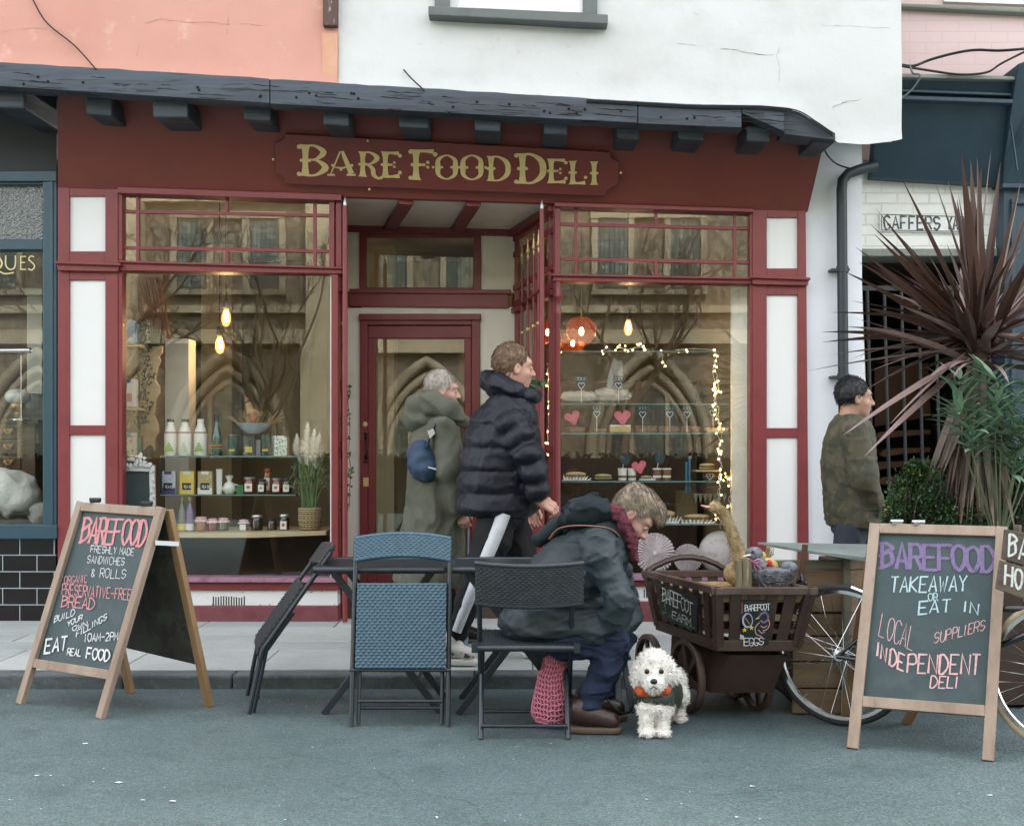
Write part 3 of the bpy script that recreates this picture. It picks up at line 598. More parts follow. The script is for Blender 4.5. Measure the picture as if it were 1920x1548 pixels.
def qw(p, w_): q.ribbon([on(x, y, qpl) for x, y in crom(p, 5)], w_, qpl[1])
qw([(-8, 478), (-22, 494), (-8, 507), (4, 494), (-8, 478)], .012); qw([(-6, 505), (8, 513), (26, 511)], .009)
qw([(11, 479), (11, 497), (18, 505), (26, 503), (29, 495), (29, 479)], .010)
for a in ([(39, 480), (39, 506)], [(39, 481), (49, 481)], [(39, 492), (47, 492)], [(39, 505), (49, 505)]): q.ribbon([on(x, y, qpl) for x, y in a], .008, qpl[1])
qw([(64, 482), (58, 480), (54, 486), (60, 492), (65, 499), (60, 506), (53, 504)], .009); q.build('gilt_lettering', m_qg, tf)
w = MB(); w.ps(-420, 1010, 105, 1172, BX - .03, .1); w.build('tiled_stall_riser', m_tile, ant)
w = MB(); w.slab([V(-6.2, BX + .9, .1), V(-3.12, BX + .9, .1), V(-3.12, BX + .9, 3.1), V(-6.2, BX + .9, 3.1)], V(0, .05, 0)); w.build('interior_wall', m_intdark, ant)
w = MB(); w.slab([V(-6.2, BX + .1, .1), V(-6.2, BX + .9, .1), V(-6.2, BX + .9, 3.1), V(-6.2, BX + .1, 3.1)], V(-.05, 0, 0)); w.slab([V(-3.14, BX + .13, .1), V(-3.14, BX + .9, .1), V(-3.14, BX + .9, 3.1), V(-3.14, BX + .13, 3.1)], V(.03, 0, 0)); w.slab([V(-6.2, BX + .05, .74), V(-3.15, BX + .05, .74), V(-3.15, BX + .9, .74), V(-6.2, BX + .9, .74)], V(0, 0, -.04)); w.build('window_bed', m_intdark, ant)

# ------------------------------------------------------------------ pink brick house with the navy shopfront and the passage
rgt = thing('shop_building', 'pink painted brick house with navy shopfront and a gated passage through white brick', 'building', (3.4, 8.3, .09))
w = MB(); w.pq([(1660, -500), (2400, -500), (2400, 150), (1660, 150)], 8.05, .1); w.build('upper_wall', m_pink, rgt)
w = MB(); w.box((5.5, 10, 4.9), (6.6, 3.6, 2.6)); w.build('upper_storey', m_pink, rgt)
w = MB(); w.pq([(1678, 5), (2400, 34), (2400, 47), (1678, 12)], 7.98, .1); w.build('stone_string_course', m_lead, rgt, bevel=.01)
w = MB(); w.pq([(1770, -300), (2300, -300), (2300, 22), (1770, 3)], 8.02, .06); w.build('upper_window', m_panel, rgt)
w = MB(); w.slab([at(1676, 137, 7.72), at(1908, 143, 7.72), at(1908, 150, 7.72), at(1676, 145, 7.72)], V(0, .4, .03)); w.build('lead_flashing', m_lead, rgt, bevel=.008)
w = MB(); w.slab([at(1650, 145, 7.78), at(1904, 150, 7.78), at(1880, 347, 8.2), at(1634, 332, 8.2)], V(0, .1, 0)); w.build('sloping_fascia', m_navy, rgt, bevel=.004)
w = MB()
for y0, y1, dd in ((166, 172, .03), (178, 186, .045)): w.slab([at(1676, y0, 7.83 - dd), at(1900, y0 + 8, 7.83 - dd), at(1899, y1 + 8, 7.83 - dd), at(1676, y1, 7.83 - dd)], V(0, .08, 0))
w.build('fascia_moulding', m_navy, rgt, bevel=.006)
w = MB(); w.slab([at(1908, 120, 7.65), at(1990, 90, 7.65), at(1990, 345, 8.1), at(1882, 345, 8.1), at(1884, 300, 8.05)], V(0, .3, 0)); w.build('scroll_bracket', m_navy, rgt, bevel=.01)
w = MB(); w.pq([(1882, 345), (2400, 345), (2400, 1185), (1888, 1185)], 8.16, .3); sfr = w.build('navy_shopfront', m_navy, rgt)
w = MB(); w.pq([(1880, 343), (2400, 350), (2400, 358), (1880, 352)], 8.1, .1); w.ps(1897, 372, 2300, 382, 8.13, .06); w.ps(1897, 382, 1904, 800, 8.13, .06); w.pq([(1890, 200), (1893, 200), (1910, 320), (1907, 320)], 7.9, .02); w.build('panel_moulding', m_navy, sfr, bevel=.006)
PD = 8.3
w = MB(); w.pq([(1590, 300), (1890, 300), (1890, 470), (1590, 470)], PD, .35); w.pq([(1590, 470), (1614, 470), (1640, 1185), (1590, 1185)], PD, .35); w.pq([(1868, 470), (1890, 470), (1890, 1185), (1876, 1185)], PD, .35); pw = w.build('passage_wall', m_brickw, rgt)
w = MB(); w.ps(1610, 466, 1872, 480, PD - .015, .3); w.build('passage_lintel', m_lead, rgt, bevel=.006)
w = MB(); a, b = at(1612, 0, PD).x, at(1880, 0, PD).x
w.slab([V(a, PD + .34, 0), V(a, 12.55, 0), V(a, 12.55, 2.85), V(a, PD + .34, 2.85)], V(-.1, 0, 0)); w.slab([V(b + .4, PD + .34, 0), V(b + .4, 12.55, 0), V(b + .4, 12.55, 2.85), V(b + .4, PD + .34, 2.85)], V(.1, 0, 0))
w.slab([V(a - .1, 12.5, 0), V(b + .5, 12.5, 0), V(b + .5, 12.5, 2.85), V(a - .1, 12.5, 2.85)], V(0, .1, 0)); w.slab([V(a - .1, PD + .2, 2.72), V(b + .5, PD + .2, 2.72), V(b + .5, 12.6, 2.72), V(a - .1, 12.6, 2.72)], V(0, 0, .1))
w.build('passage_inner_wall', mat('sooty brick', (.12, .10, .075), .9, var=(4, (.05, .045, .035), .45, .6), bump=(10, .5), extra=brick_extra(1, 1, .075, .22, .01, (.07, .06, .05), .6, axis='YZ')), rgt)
# iron gate across the passage
gt = thing('passage_gate', 'tall dark iron bar gate closing the passage below the street name', 'gate', at(1740, 1170, PD - .05) * 1.0)
for x in (1626, 1658, 1690, 1722, 1754, 1786, 1818, 1850):
    w = MB(); w.tube([at(x, 545, PD + .03), at(x + (x - 1740) * -.02 + 14, 1165, PD + .03)], .013, 8); w.build('gate_bar', m_iron, gt, smooth=60)
for a in ((1618, 540, 1868, 540), (1632, 1120, 1868, 1120)): w = MB(); w.pb(*a, 9, PD + .025, .03); w.build('gate_rail', m_iron, gt)
sg = thing('street_sign', 'long white street name plate with black capitals on white brick', 'sign', at(1725, 420, PD - .01))
w = MB(); w.pq([(1650, 399), (1826, 404), (1826, 437), (1650, 434)], PD - .02, .018); so = w.build('sign_plate', m_panel, sg, bevel=.003)
w = MB(); spl = (at(1700, 420, PD - .0205), V(0, -1, 0)); m_sl = mat('faded sign black', (.05, .06, .065), .6, var=(20, (.3, .31, .31), .55, .66))
write(w, 'GAFFERS', 1658, 429, 1762, 431, 24, spl, .014, gap=.38, jit=.0); write(w, 'YARD', 1776, 431, 1818, 432, 24, spl, .014, gap=.38, jit=0)
for a in ([(1653, 402), (1823, 407), (1823, 434.5), (1653, 431.5), (1653, 402)],): w.ribbon([on(x, y, spl) for x, y in a], .006, spl[1])
w.build('sign_lettering', m_sl, sg)
# downpipe
dp = thing('drainpipe', 'black cast iron drainpipe with flaking paint on the white pier', 'pipe', at(1583, 1172, BX - .06))
w = MB(); w.tube([at(1642, 311, BX - .04), at(1612, 318, BX - .07), at(1590, 326, BX - .08), at(1580, 338, BX - .08), at(1578, 356, BX - .08), at(1581, 700, BX - .08), at(1586, 1172, BX - .08)], .036, 14); w.build('pipe', m_pipe, dp, smooth=50)
for x, y in ((1579.5, 505), (1581, 706)): w = MB(); w.lathe([(.042, -.02), (.042, .02)], at(x, y, BX - .08), 14); w.pb(x - 20, y, x + 14, y, 4, BX - .1, .1); w.build('pipe_bracket', m_pipe, dp)
# loose wires
def wire(name, pts, r, label, m=m_cable, group=None):
    w = MB(); w.tube([at(*p) for p in crom(pts, 6)], r, 6); return solo(w, name, m, label, 'cable', group, smooth=60)
wire('hanging_cable', [(52, -20, JD - .03), (75, 25, JD - .03), (95, 50, JD - .03), (140, 86, JD - .03), (180, 130, JD - .04)], .005, 'thin black cable running down the salmon wall to the beam')
wire('hanging_cable', [(757, 131, JD - .02), (772, 148, JD - .05), (796, 170, JD - .05)], .005, 'short black cable poking out of the white wall above the sign')
wire('hanging_cable', [(1684, 120, 7.9), (1712, 124, 7.8), (1745, 112, 7.8), (1790, 100, 7.8), (1830, 94, 7.8), (1880, 95, 7.8), (1960, 88, 7.8)], .009, 'upper black cable looping across the pink brick wall')
wire('hanging_cable', [(1690, 124, 7.75), (1740, 132, 7.72), (1800, 140, 7.7), (1850, 136, 7.7), (1880, 118, 7.7), (1940, 88, 7.7)], .008, 'lower black cable sagging onto the lead flashing')
wire('hanging_cable', [(1706, 122, 7.72), (1712, 138, 7.68), (1724, 140, 7.66), (1722, 152, 7.68), (1706, 172, 7.72), (1690, 184, 7.74)], .007, 'grey cable hanging down over the navy fascia', mat('grey cable', (.12, .16, .18), .5))
for k in range(3): wire('beam_cable', [(1100, 187 + 2 * k, JD - .05), (1300, 198 + 2 * k, JD - .05), (1420, 200 + 2 * k, JD - .05), (1490, 206 + 3 * k, JD - .05), (1530, 228 + 4 * k, JD - .05), (1562, 250 + 3 * k, JD - .05)], .004, 'thin black cables clipped along the top of the beam', group='cables clipped along the beam')
wire('hanging_cable', [(1541, 270, 7.9), (1552, 292, 8.0), (1570, 308, 8.06), (1600, 318, 8.06)], .006, 'thin black cable drooping from the jetty to the drainpipe bend')

# ------------------------------------------------------------------ church across the street (seen in the glass) and bare trees before it
ch = thing('stone_church', 'sunlit limestone church with arched windows across the street', 'church', (0, -9, 0))
CY = -9.0
w = MB(); w.box((0, CY - .3, 3.8), (44, .6, 7.6)); w.build('church_wall', m_flint, ch)
w = MB()
for z, hh, d in ((.4, .8, .25), (3.75, .3, .22), (4.35, .16, .14), (6.75, .22, .2), (7.75, .3, .25)): w.box((0, CY + d / 2, z), (44, d, hh))
for x in (-17, -12.3, -8.2, -4.05, .5, 5.8, 11.5, 17): w.box((x, CY + .28, 3.4), (.6, .56, 6.8)); w.box((x, CY + .4, 1.8), (.75, .8, 3.6))
w.build('church_course', m_stone, ch)
for x in (-14.3, -10.2, -6.1, -2.0, 2.95, 8.65, 14.3):
    wd, z0, zs = 1.25, .9, 1.25
    def arch(wd, z0, zs, n=10):
        L = [V(-wd, 0, z0), V(-wd, 0, zs)]
        L += [V(wd - 2 * wd * math.cos(R(60) * i / n), 0, zs + 2 * wd * math.sin(R(60) * i / n)) for i in range(1, n + 1)]
        return L + [V(-p.x, 0, p.z) for p in L[-2::-1]]
    w = MB(); base = V(x, CY + .02, 0)
    for k, (e, r) in enumerate(((0, .13), (.2, .1), (.36, .07))): w.tube([p * 1 + base + YY * (.06 * (2 - k)) for p in arch(wd - e, z0, zs)], r, 8, flat=1)
    for mx in (-.55, .55): w.box((x + mx * .7, CY + .06, 1.7), (.09, .12, 1.7))
    wo = w.build('church_window', m_mould, ch, smooth=50)
    w = MB(); w.add([p + base + YY * .01 for p in arch(wd - .3, z0, zs)], [tuple(range(len(arch(wd, z0, zs)) - 1, -1, -1))]); w.build('leaded_glass', m_churchglass, wo)
    for k in (-1, 1):
        w = MB(); w.box((x + k * .78, CY + .03, 5.55), (.62, .06, 1.5)); w.build('leaded_glass', m_churchglass, wo)
    w = MB(); w.box((x, CY + .06, 6.38), (2.5, .14, .14)); w.box((x, CY + .06, 4.72), (2.5, .16, .12))
    for k in (-1.17, -.39, .39, 1.17): w.box((x + k, CY + .05, 5.55), (.14, .12, 1.54))
    w.build('window_surround', m_mould, wo)
hg = MB(); rn_ = random.Random(6); hg.box((0, -6.25, .58), (32, .5, 1.16))
for i in range(9000):
    p = V(rn_.uniform(-16, 16), rn_.uniform(-6.6, -5.9), rn_.uniform(0, 1.25)); a = V(rn_.uniform(-1, 1), rn_.uniform(-1, 1), rn_.uniform(-1, 1)).normalized(); b = a.orthogonal().normalized()
    hg.add([p - a * .07, p + b * .04, p + a * .07, p - b * .04], [(0, 1, 2, 3)])
solo(hg, 'hedge', mat('dark added leaves', (.005, .006, .004), .9, spec=.1), 'low dark leafy row added to darken the lower window reflections', 'hedge')  # unseen, added to darken the reflections low in the shop windows
def bare_tree(x, y, h, seed, label):
    rn = random.Random(seed); t = thing('bare_tree', label, 'tree', (x, y, 0), 'bare trees across the street'); tr = MB(); br = MB()
    def grow(mb, p, d, L, r, dep):
        n = 5; pts = [p]; q = p.copy(); dd = d.copy()
        for i in range(n):
            dd = (dd + V(rn.uniform(-1, 1), rn.uniform(-1, 1), rn.uniform(-.5, .9)) * .16).normalized(); q = q + dd * L / n; pts.append(q.copy())
        mb.tube(pts, [lerp(r, r * .6, i / n) for i in range(n + 1)], 7 if dep < 2 else 4)
        if dep >= 5: return
        n = 5
        for k in range(4 if dep > 2 else 3 if dep else 4):
            a = pts[rn.randint(2, n)]; e = (dd + V(rn.uniform(-1, 1), rn.uniform(-.8, .8), rn.uniform(-.3, .8)) * 1.0).normalized()
            grow(br, a, e, L * rn.uniform(.55, .8), r * .52, dep + 1)
    grow(tr, V(x, y, -.1), V(0, 0, 1), h * .36, h * .0135, 0)
    tr.build('trunk', m_bark, t, smooth=60); br.build('branches', m_bark, t, smooth=60)
bare_tree(-5.1, -7.4, 8.8, 4, 'bare tree before the church opposite the window of jars'); bare_tree(2.2, -7.6, 8.5, 9, 'bare tree before the church opposite the cake window'); bare_tree(-8.6, -6.4, 9, 15, 'bare tree before the church opposite the teal shop')
# ------------------------------------------------------------------ street furniture
def gnd(px, py, z=0.0): 
    D = (CH - z) * F / (py - HY); return at(px, py, D)
def grain(n, c1, c2, rough=.7, sc=6, stretch=(1, 1, .12), k=.3): return mat(n, c1, rough, var=(sc, c2, .4, .62), var2=(sc * 4, tuple(q * .62 for q in c1), .62, .78), bump=(sc * 4, k), stretch=stretch)
m_bwood = grain('weathered pine frame', (.34, .26, .20), (.25, .18, .13), .75, 9)
m_bedge = grain('orange pine frame', (.27, .165, .08), (.20, .115, .05), .7, 9)
m_slate = mat('chalkboard paint', (.030, .052, .056), .65, var=(4, (.040, .066, .070), .45, .65), var2=(7, (.060, .085, .088), .52, .78))
m_slateback = mat('weathered board back', (.03, .028, .02), .8, var=(3, (.055, .068, .048), .48, .62), var2=(14, (.015, .013, .01), .52, .68), bump=(12, .4))
def chalk(n, c): return mat(n, c, .95, var=(60, tuple(q * .62 for q in c), .5, .7), bump=(80, .2))
m_chpink, m_chwhite, m_chpurp, m_chblue, m_chrose, m_chgreen, m_chyel = chalk('pink chalk', (.62, .26, .27)), chalk('white chalk', (.68, .70, .69)), chalk('purple chalk', (.19, .14, .26)), chalk('pale blue chalk', (.42, .58, .60)), chalk('rose chalk', (.66, .40, .40)), chalk('green chalk', (.12, .42, .22)), chalk('yellow chalk', (.70, .60, .05))
m_zinc = mat('zinc strap', (.55, .58, .60), .4, metal=.7)
m_steel = mat('chrome steel', (.62, .64, .66), .22, metal=1)

def a_board(name, label, FL, FR, TL, TR, BL, BR, sw, th, top_rail, bot, texts, wood=(m_bwood, m_bedge), hinge=None):
    t = thing(name, label, 'chalkboard', (FL + FR + BL + BR) / 4)
    pl = plane3(FL, FR, TL); n = pl[1]; TR = TR - n * (TR - pl[0]).dot(n)
    u = (FR - FL).normalized()
    def fp(a, b): return lerp(lerp(FL, FR, a), lerp(TL, TR, a), b)
    wd = (FR - FL).length; k = sw / wd / 2
    for a in (k, 1 - k):
        m = MB(); m.bar(fp(a, 0), fp(a, 1), sw, th, n); m.build('stile', wood[0], t, bevel=.003)
    for b, hh in ((1 - top_rail, sw), (bot, sw * 1.0)):
        m = MB(); m.bar(fp(2 * k, b), fp(1 - 2 * k, b), hh, th * .9, n); m.build('rail', wood[0], t, bevel=.003)
    q = MB(); o = -n * .006; A, B, C, D_ = fp(2 * k - .01, bot), fp(1 - 2 * k + .01, bot), fp(1 - 2 * k + .01, 1 - top_rail), fp(2 * k - .01, 1 - top_rail)
    q.slab([A + o, B + o, C + o, D_ + o], -n * .006); pan = q.build('blackboard', m_slate, t)
    tp = (pl[0] + o, n); groups = {}
    for (mm, *a) in texts: groups.setdefault(mm, []).append(a)
    for mm, L in groups.items():
        c = MB()
        for a in L: 
            kw = a[-1] if isinstance(a[-1], dict) else {}; a = a[:-1] if isinstance(a[-1], dict) else a
            write(c, a[0], a[1], a[2], a[3], a[4], a[5], tp, a[6], lift=.001, **kw)
        c.build('chalk_lettering', mm, pan)
    # rear frame
    off = -n * th; TL2, TR2 = TL + off * 1.4 - ZZ * .004, TR + off * 1.4 - ZZ * .004
    pl2 = plane3(BL, BR, TL2); n2 = pl2[1]
    def bp(a, b): return lerp(lerp(BL, BR, a), lerp(TL2, TR2, a), b)
    for a in (k, 1 - k):
        m = MB(); m.bar(bp(a, 0), bp(a, 1), sw, th, n2); m.build('rear_leg', wood[1], t, bevel=.003)
    m = MB(); m.bar(bp(2 * k, .97), bp(1 - 2 * k, .97), sw, th * .9, n2); m.build('rear_rail', wood[1], t, bevel=.003)
    m = MB(); m.slab([bp(.03, .25), bp(.97, .21), bp(.97, .95), bp(.03, .95)], -n2 * .006); m.build('rear_panel', m_slateback, t)
    m = MB(); m.bar(fp(1, .83) + u * .004, bp(1, .83) + u * .004, .022, .003, u); m.build('side_strap', m_zinc, t)
    for a in ((.2, .8) if hinge is None else hinge):
        m = MB(); c = fp(a, 1) + ZZ * .008; m.box(c, (.045, .03, .016)); m.tube([c + V(-.028, .0, .008), c + V(.028, 0, .008)], .009, 8); m.build('top_hinge', m_iron if hinge is None else m_steel, t, smooth=40)
    return t, tp
W_, P_ = m_chwhite, m_chpink
FL, FR = gnd(33, 1318), gnd(194, 1347)
boardL, tpl = a_board('chalkboard_sign', 'wooden sandwich board chalked with freshly made sandwiches and rolls beside the folded chair', FL, FR, at(148, 940, 6.0), at(309, 951, 5.66), gnd(240, 1298), gnd(398, 1325), .044, .03, .025, .20, [
 (P_, 'BAREFOOD', 150, 1017, 270, 1023, 47, .011, dict(slant=.19, fat=2, serif=2.5, gap=.22)), (W_, 'FRESHLY MADE', 170, 1035, 251, 1041, 13, .0035, dict(slant=.15)), (W_, 'SANDWICHES', 164, 1055, 233, 1060, 14, .0035, dict(slant=.15)), (W_, '& ROLLS', 170, 1081, 236, 1085, 17, .0035, dict(slant=.15)),
 (P_, 'ORGANIC', 122, 1094, 164, 1092, 14, .004, dict(slant=.1)), (P_, 'PRESERVATIVE-FREE', 117, 1114, 246, 1125, 20, .005, dict(slant=.1)), (P_, 'BREAD', 117, 1137, 178, 1142, 20, .006, dict(slant=.15, serif=1.5)),
 (W_, 'BUILD', 102, 1167, 140, 1153, 12, .0048, dict(slant=.15)), (W_, 'YOUR', 127, 1175, 155, 1161, 10, .0045, dict(slant=.1)), (W_, 'OWN', 137, 1183, 164, 1173, 9, .0045, dict(slant=.1)), (W_, 'FILLINGS', 144, 1194, 201, 1161, 12, .0048, dict(slant=.1)), (W_, '10AM-2PM', 160, 1203, 222, 1200, 15, .005, dict(slant=.1)),
 (W_, 'EAT', 85, 1224, 125, 1219, 26, .010, dict(slant=.15)), (W_, 'REAL', 127, 1228, 153, 1230, 13, .006, dict(slant=.15)), (W_, 'FOOD', 163, 1234, 205, 1239, 20, .009, dict(slant=.15))])
FL, FR = gnd(1588, 1402), gnd(1864, 1427)
TLr, TRr = at(1631, 982, 5.32), at(1889, 991, 5.12)
ridge = (TLr + TRr) / 2; bk = V(.02, .62, 0)
a_board('chalkboard_sign', 'tall wooden sandwich board chalked takeaway or eat in before the bicycle', FL, FR, TLr, TRr, FL + V(.16, .62, 0), FR + V(-.12, .66, 0), .046, .03, .022, .20, [
 (m_chpurp, 'BAREFOOD', 1652, 1064, 1862, 1073, 46, .014, dict(fat=2, serif=4, gap=.25)), (m_chblue, 'TAKEAWAY', 1669, 1110, 1811, 1108, 29, .0065, dict(slant=.1)), (m_chblue, 'OR', 1741, 1126, 1758, 1126, 14, .004, dict(serif=1)), (m_chblue, 'EAT', 1722, 1152, 1781, 1147, 24, .0065, dict(slant=.1)), (m_chblue, 'IN', 1806, 1146, 1833, 1152, 20, .0065, dict(slant=.1)),
 (m_chrose, 'LOCAL', 1648, 1192, 1710, 1219, 42, .0032, dict(slant=.18)), (m_chrose, 'SUPPLIERS', 1751, 1206, 1846, 1181, 20, .0032, dict(slant=.12)), (m_chrose, 'IN', 1643, 1229, 1660, 1240, 26, .008, dict(slant=.1)), (m_chrose, 'DE', 1668, 1246, 1694, 1258, 30, .008, dict(slant=.1)), (m_chrose, 'PENDENT', 1701, 1261, 1836, 1265, 35, .008, dict(slant=.08, hs=[1, 1, 1, 1, 1.03, 1.06, 1.1])), (m_chrose, 'DELI', 1744, 1289, 1797, 1290, 22, .006, dict(slant=.12))], hinge=(.2, .36))

# woven folding chairs and tables
m_wick_sheen = mat('black wicker with painted sky sheen', (.012, .062, .105), .38, spec=.8, var=(30, (.02, .082, .13), .45, .65))  # blue sky sheen of the road-facing chair put into its base colour
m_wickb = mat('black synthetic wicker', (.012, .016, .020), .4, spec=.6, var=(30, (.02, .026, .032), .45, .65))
m_frame = mat('dark powder coated steel', (.013, .020, .026), .38, spec=.6, bump=(60, .05))
def woven(mb, P, n, rows, cols, th=.012, amp=.0035):
    """a woven panel: P(u,v) centre surface, n(u,v) normal; strips bulge over and under alternately"""
    ru, rv = cols * 4, rows * 3; vs = []; fs = []
    for side in (1, -1):
        for i in range(ru + 1):
            for j in range(rv + 1):
                u, v = i / ru, j / rv; r = min(int(v * rows), rows - 1); ph = (u * cols + (.5 if r % 2 else 0)) * 2 * math.pi
                e = amp * (.42 + .58 * math.cos(ph)) * math.sin(math.pi * (v * rows - r if v < 1 else 1)) ** .5 if True else 0
                vs.append(P(u, v) + n(u, v) * side * (th / 2 + e))
    m = rv + 1; o = (ru + 1) * m
    for i in range(ru):
        for j in range(rv):
            a = (i*m+j, (i+1)*m+j, (i+1)*m+j+1, i*m+j+1); fs += [a, tuple(q + o for q in a[::-1])]
    ring = [i*m for i in range(ru + 1)] + [ru*m+j for j in range(1, rv + 1)] + [i*m+rv for i in range(ru - 1, -1, -1)] + [j for j in range(rv - 1, 0, -1)]
    for a, b in zip(ring, ring[1:] + ring[:1]): fs.append((b, a, a + o, b + o))
    mb.add(vs, fs)
def folded_chair(label, O, xa, up, bow=0.0, nrm=None, wk=None):
    wk = wk or m_wick_sheen
    xa = xa.normalized(); up = up.normalized(); nn = (nrm or xa.cross(up)).normalized()     # nn: towards the seat's face
    t = thing('folding_chair', label, 'chair', O, 'black wicker folding chairs')
    def T(x, s, d=0): return O + xa * x + up * s + nn * (d + bow * max(0, 1 - abs(s - .3) / (.3 if s < .3 else .6)))
    W2 = .222
    for sx in (-1, 1):
        m = MB(); m.tube([T(sx * W2, s) for s in (0, .1, .2, .27, .3, .33, .45, .6, .75, .86)], .0115, 8); m.build('leg', m_frame, t, smooth=60)
        m = MB(); m.tube([T(sx * (W2 - .03), s, -.022) for s in (.012, .1, .2, .3, .4, .52)], .010, 8); m.build('leg', m_frame, t, smooth=60)
    for s in (.085, .115):
        m = MB(); m.tube([T(-W2 + .03, s, -.022 + (s - .1) * .6), T(W2 - .03, s, -.022 + (s - .1) * .6)], .008, 8); m.build('stretcher', m_frame, t, smooth=60)
    m = MB(); m.tube([T(-W2 - .012, .255, .006), T(W2 + .012, .255, .006)], .008, 8); m.build('seat_hinge', m_frame, t, smooth=60)
    m = MB(); P = lambda u, v: T(lerp(-W2 + .014, W2 - .014, u), lerp(.262, .655, v), .012); woven(m, P, lambda u, v: nn, 28, 17, .012, .0065); m.build('seat', wk, t, smooth=60)
    m = MB(); 
    def P(u, v): return T(lerp(-W2 - .004, W2 + .004, u), lerp(.762, .865, v) + .026 * (1 - (2 * u - 1) ** 2), .008 - .02 * (1 - (2 * u - 1) ** 2))
    woven(m, P, lambda u, v: nn, 10, 18, .018); m.tube([P(u / 12, 1) for u in range(13)], .011, 8); m.tube([P(u / 12, 0) for u in range(13)], .011, 8); m.build('backrest', wk, t, smooth=60)
    return t
folded_chair('wicker folding chair folded flat against the table, its seat facing the road', V(-.515, 5.37, 0), XX, V(0, .205, .979))
O1 = gnd(467, 1338) + V(-.053, .215, 0)
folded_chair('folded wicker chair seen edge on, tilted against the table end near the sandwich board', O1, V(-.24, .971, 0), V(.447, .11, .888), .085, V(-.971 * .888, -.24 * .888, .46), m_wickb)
# the chair the person sits on, its back to the road
sc_ = thing('folding_chair', 'open wicker folding chair with the grey coated person sitting on it', 'chair', V(.07, 5.3, 0), 'black wicker folding chairs')
xl, xr_ = -.155, .275
for x in (xl, xr_):
    m = MB(); x2 = x + (.012 if x < 0 else -.012); m.tube([V(x2, 5.46, 0), V(x2, 5.36, .2), V(x2, 5.235, .41), V(x2, 5.13, .62), V(x2, 5.09, .77)], .0115, 8); m.build('leg', m_frame, sc_, smooth=60)
    x3 = x + (.018 if x < 0 else -.03); m = MB(); m.tube([V(x3, 5.135, 0), V(x3, 5.27, .2), V(x3, 5.5, .405)], .0115, 8); m.build('leg', m_frame, sc_, smooth=60)
m = MB(); m.tube([V(xl + .02, 5.15, .055), V(xr_ - .03, 5.15, .055)], .009, 8); m.build('stretcher', m_frame, sc_, smooth=60)
m = MB(); m.tube([V(xl + .02, 5.425, .06), V(xr_ - .02, 5.425, .06)], .009, 8); m.build('stretcher', m_frame, sc_, smooth=60)
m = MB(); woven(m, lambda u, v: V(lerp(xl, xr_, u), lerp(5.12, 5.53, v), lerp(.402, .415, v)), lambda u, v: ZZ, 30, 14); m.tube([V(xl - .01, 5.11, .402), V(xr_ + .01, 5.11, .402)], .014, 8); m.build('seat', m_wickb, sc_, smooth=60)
for x in (xl - .008, xr_ + .008): m = MB(); m.box((x, 5.118, .405), (.026, .05, .04)); m.build('seat_bracket', m_frame, sc_)
m = MB(); P = lambda u, v: V(lerp(xl - .005, xr_ + .035, u), lerp(5.095, 5.075, v) - .03 * (1 - (2 * u - 1) ** 2), lerp(.600, .776, v) - .012 * (1 - (2 * u - 1) ** 2) + .0 * u)
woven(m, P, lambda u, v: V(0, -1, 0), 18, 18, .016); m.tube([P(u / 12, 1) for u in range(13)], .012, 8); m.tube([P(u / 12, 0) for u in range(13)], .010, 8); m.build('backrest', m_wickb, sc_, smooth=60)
# far chair on the pavement side with its basket
fc = thing('folding_chair', 'folding chair on the pavement, half hidden behind the man in the puffer jacket', 'chair', V(-.1, 7.25, .085), 'black wicker folding chairs')
m_frame_lit = mat('frame steel with painted blue light', (.10, .17, .21), .4)  # blue light on the two posts put into their steel colour
for x in (-.275, .066):
    m = MB(); m.tube([V(x, 7.05, .085), V(x, 7.2, .5), V(x, 7.3, .93)], .0115, 8); m.build('leg', m_frame_lit, fc, smooth=60)
    m = MB(); m.tube([V(x, 7.4, .085), V(x, 7.12, .54)], .0115, 8); m.build('leg', m_frame, fc, smooth=60)
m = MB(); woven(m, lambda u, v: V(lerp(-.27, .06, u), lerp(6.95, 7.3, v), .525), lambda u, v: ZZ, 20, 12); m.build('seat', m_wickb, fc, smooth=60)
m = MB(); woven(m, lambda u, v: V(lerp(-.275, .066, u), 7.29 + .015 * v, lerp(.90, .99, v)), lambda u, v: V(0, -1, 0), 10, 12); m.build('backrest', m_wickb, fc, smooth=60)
m_straw = mat('woven straw', (.42, .29, .13), .7, var=(25, (.24, .15, .06), .45, .6), bump=(60, .5))
bk_ = MB(); bc = V(-.10, 7.08, .535)
for k in range(5): bk_.lathe([(.085 + .004 * k, 0), (.095 + .004 * k, .008), (.085 + .004 * k, .016)], bc + ZZ * (.016 * k), 20)
for k in range(30): a = k * .7; bk_.tube([bc + V(math.cos(a) * .1, math.sin(a) * .09, .06 + .01 * (k % 3)), bc + V(math.cos(a + 1.2) * .09, math.sin(a + 1.2) * .08, .07 + .012 * (k % 4))], .004, 5)
solo(bk_, 'wicker_basket', m_straw, 'small straw basket on the half hidden chair on the pavement', 'basket', smooth=60)
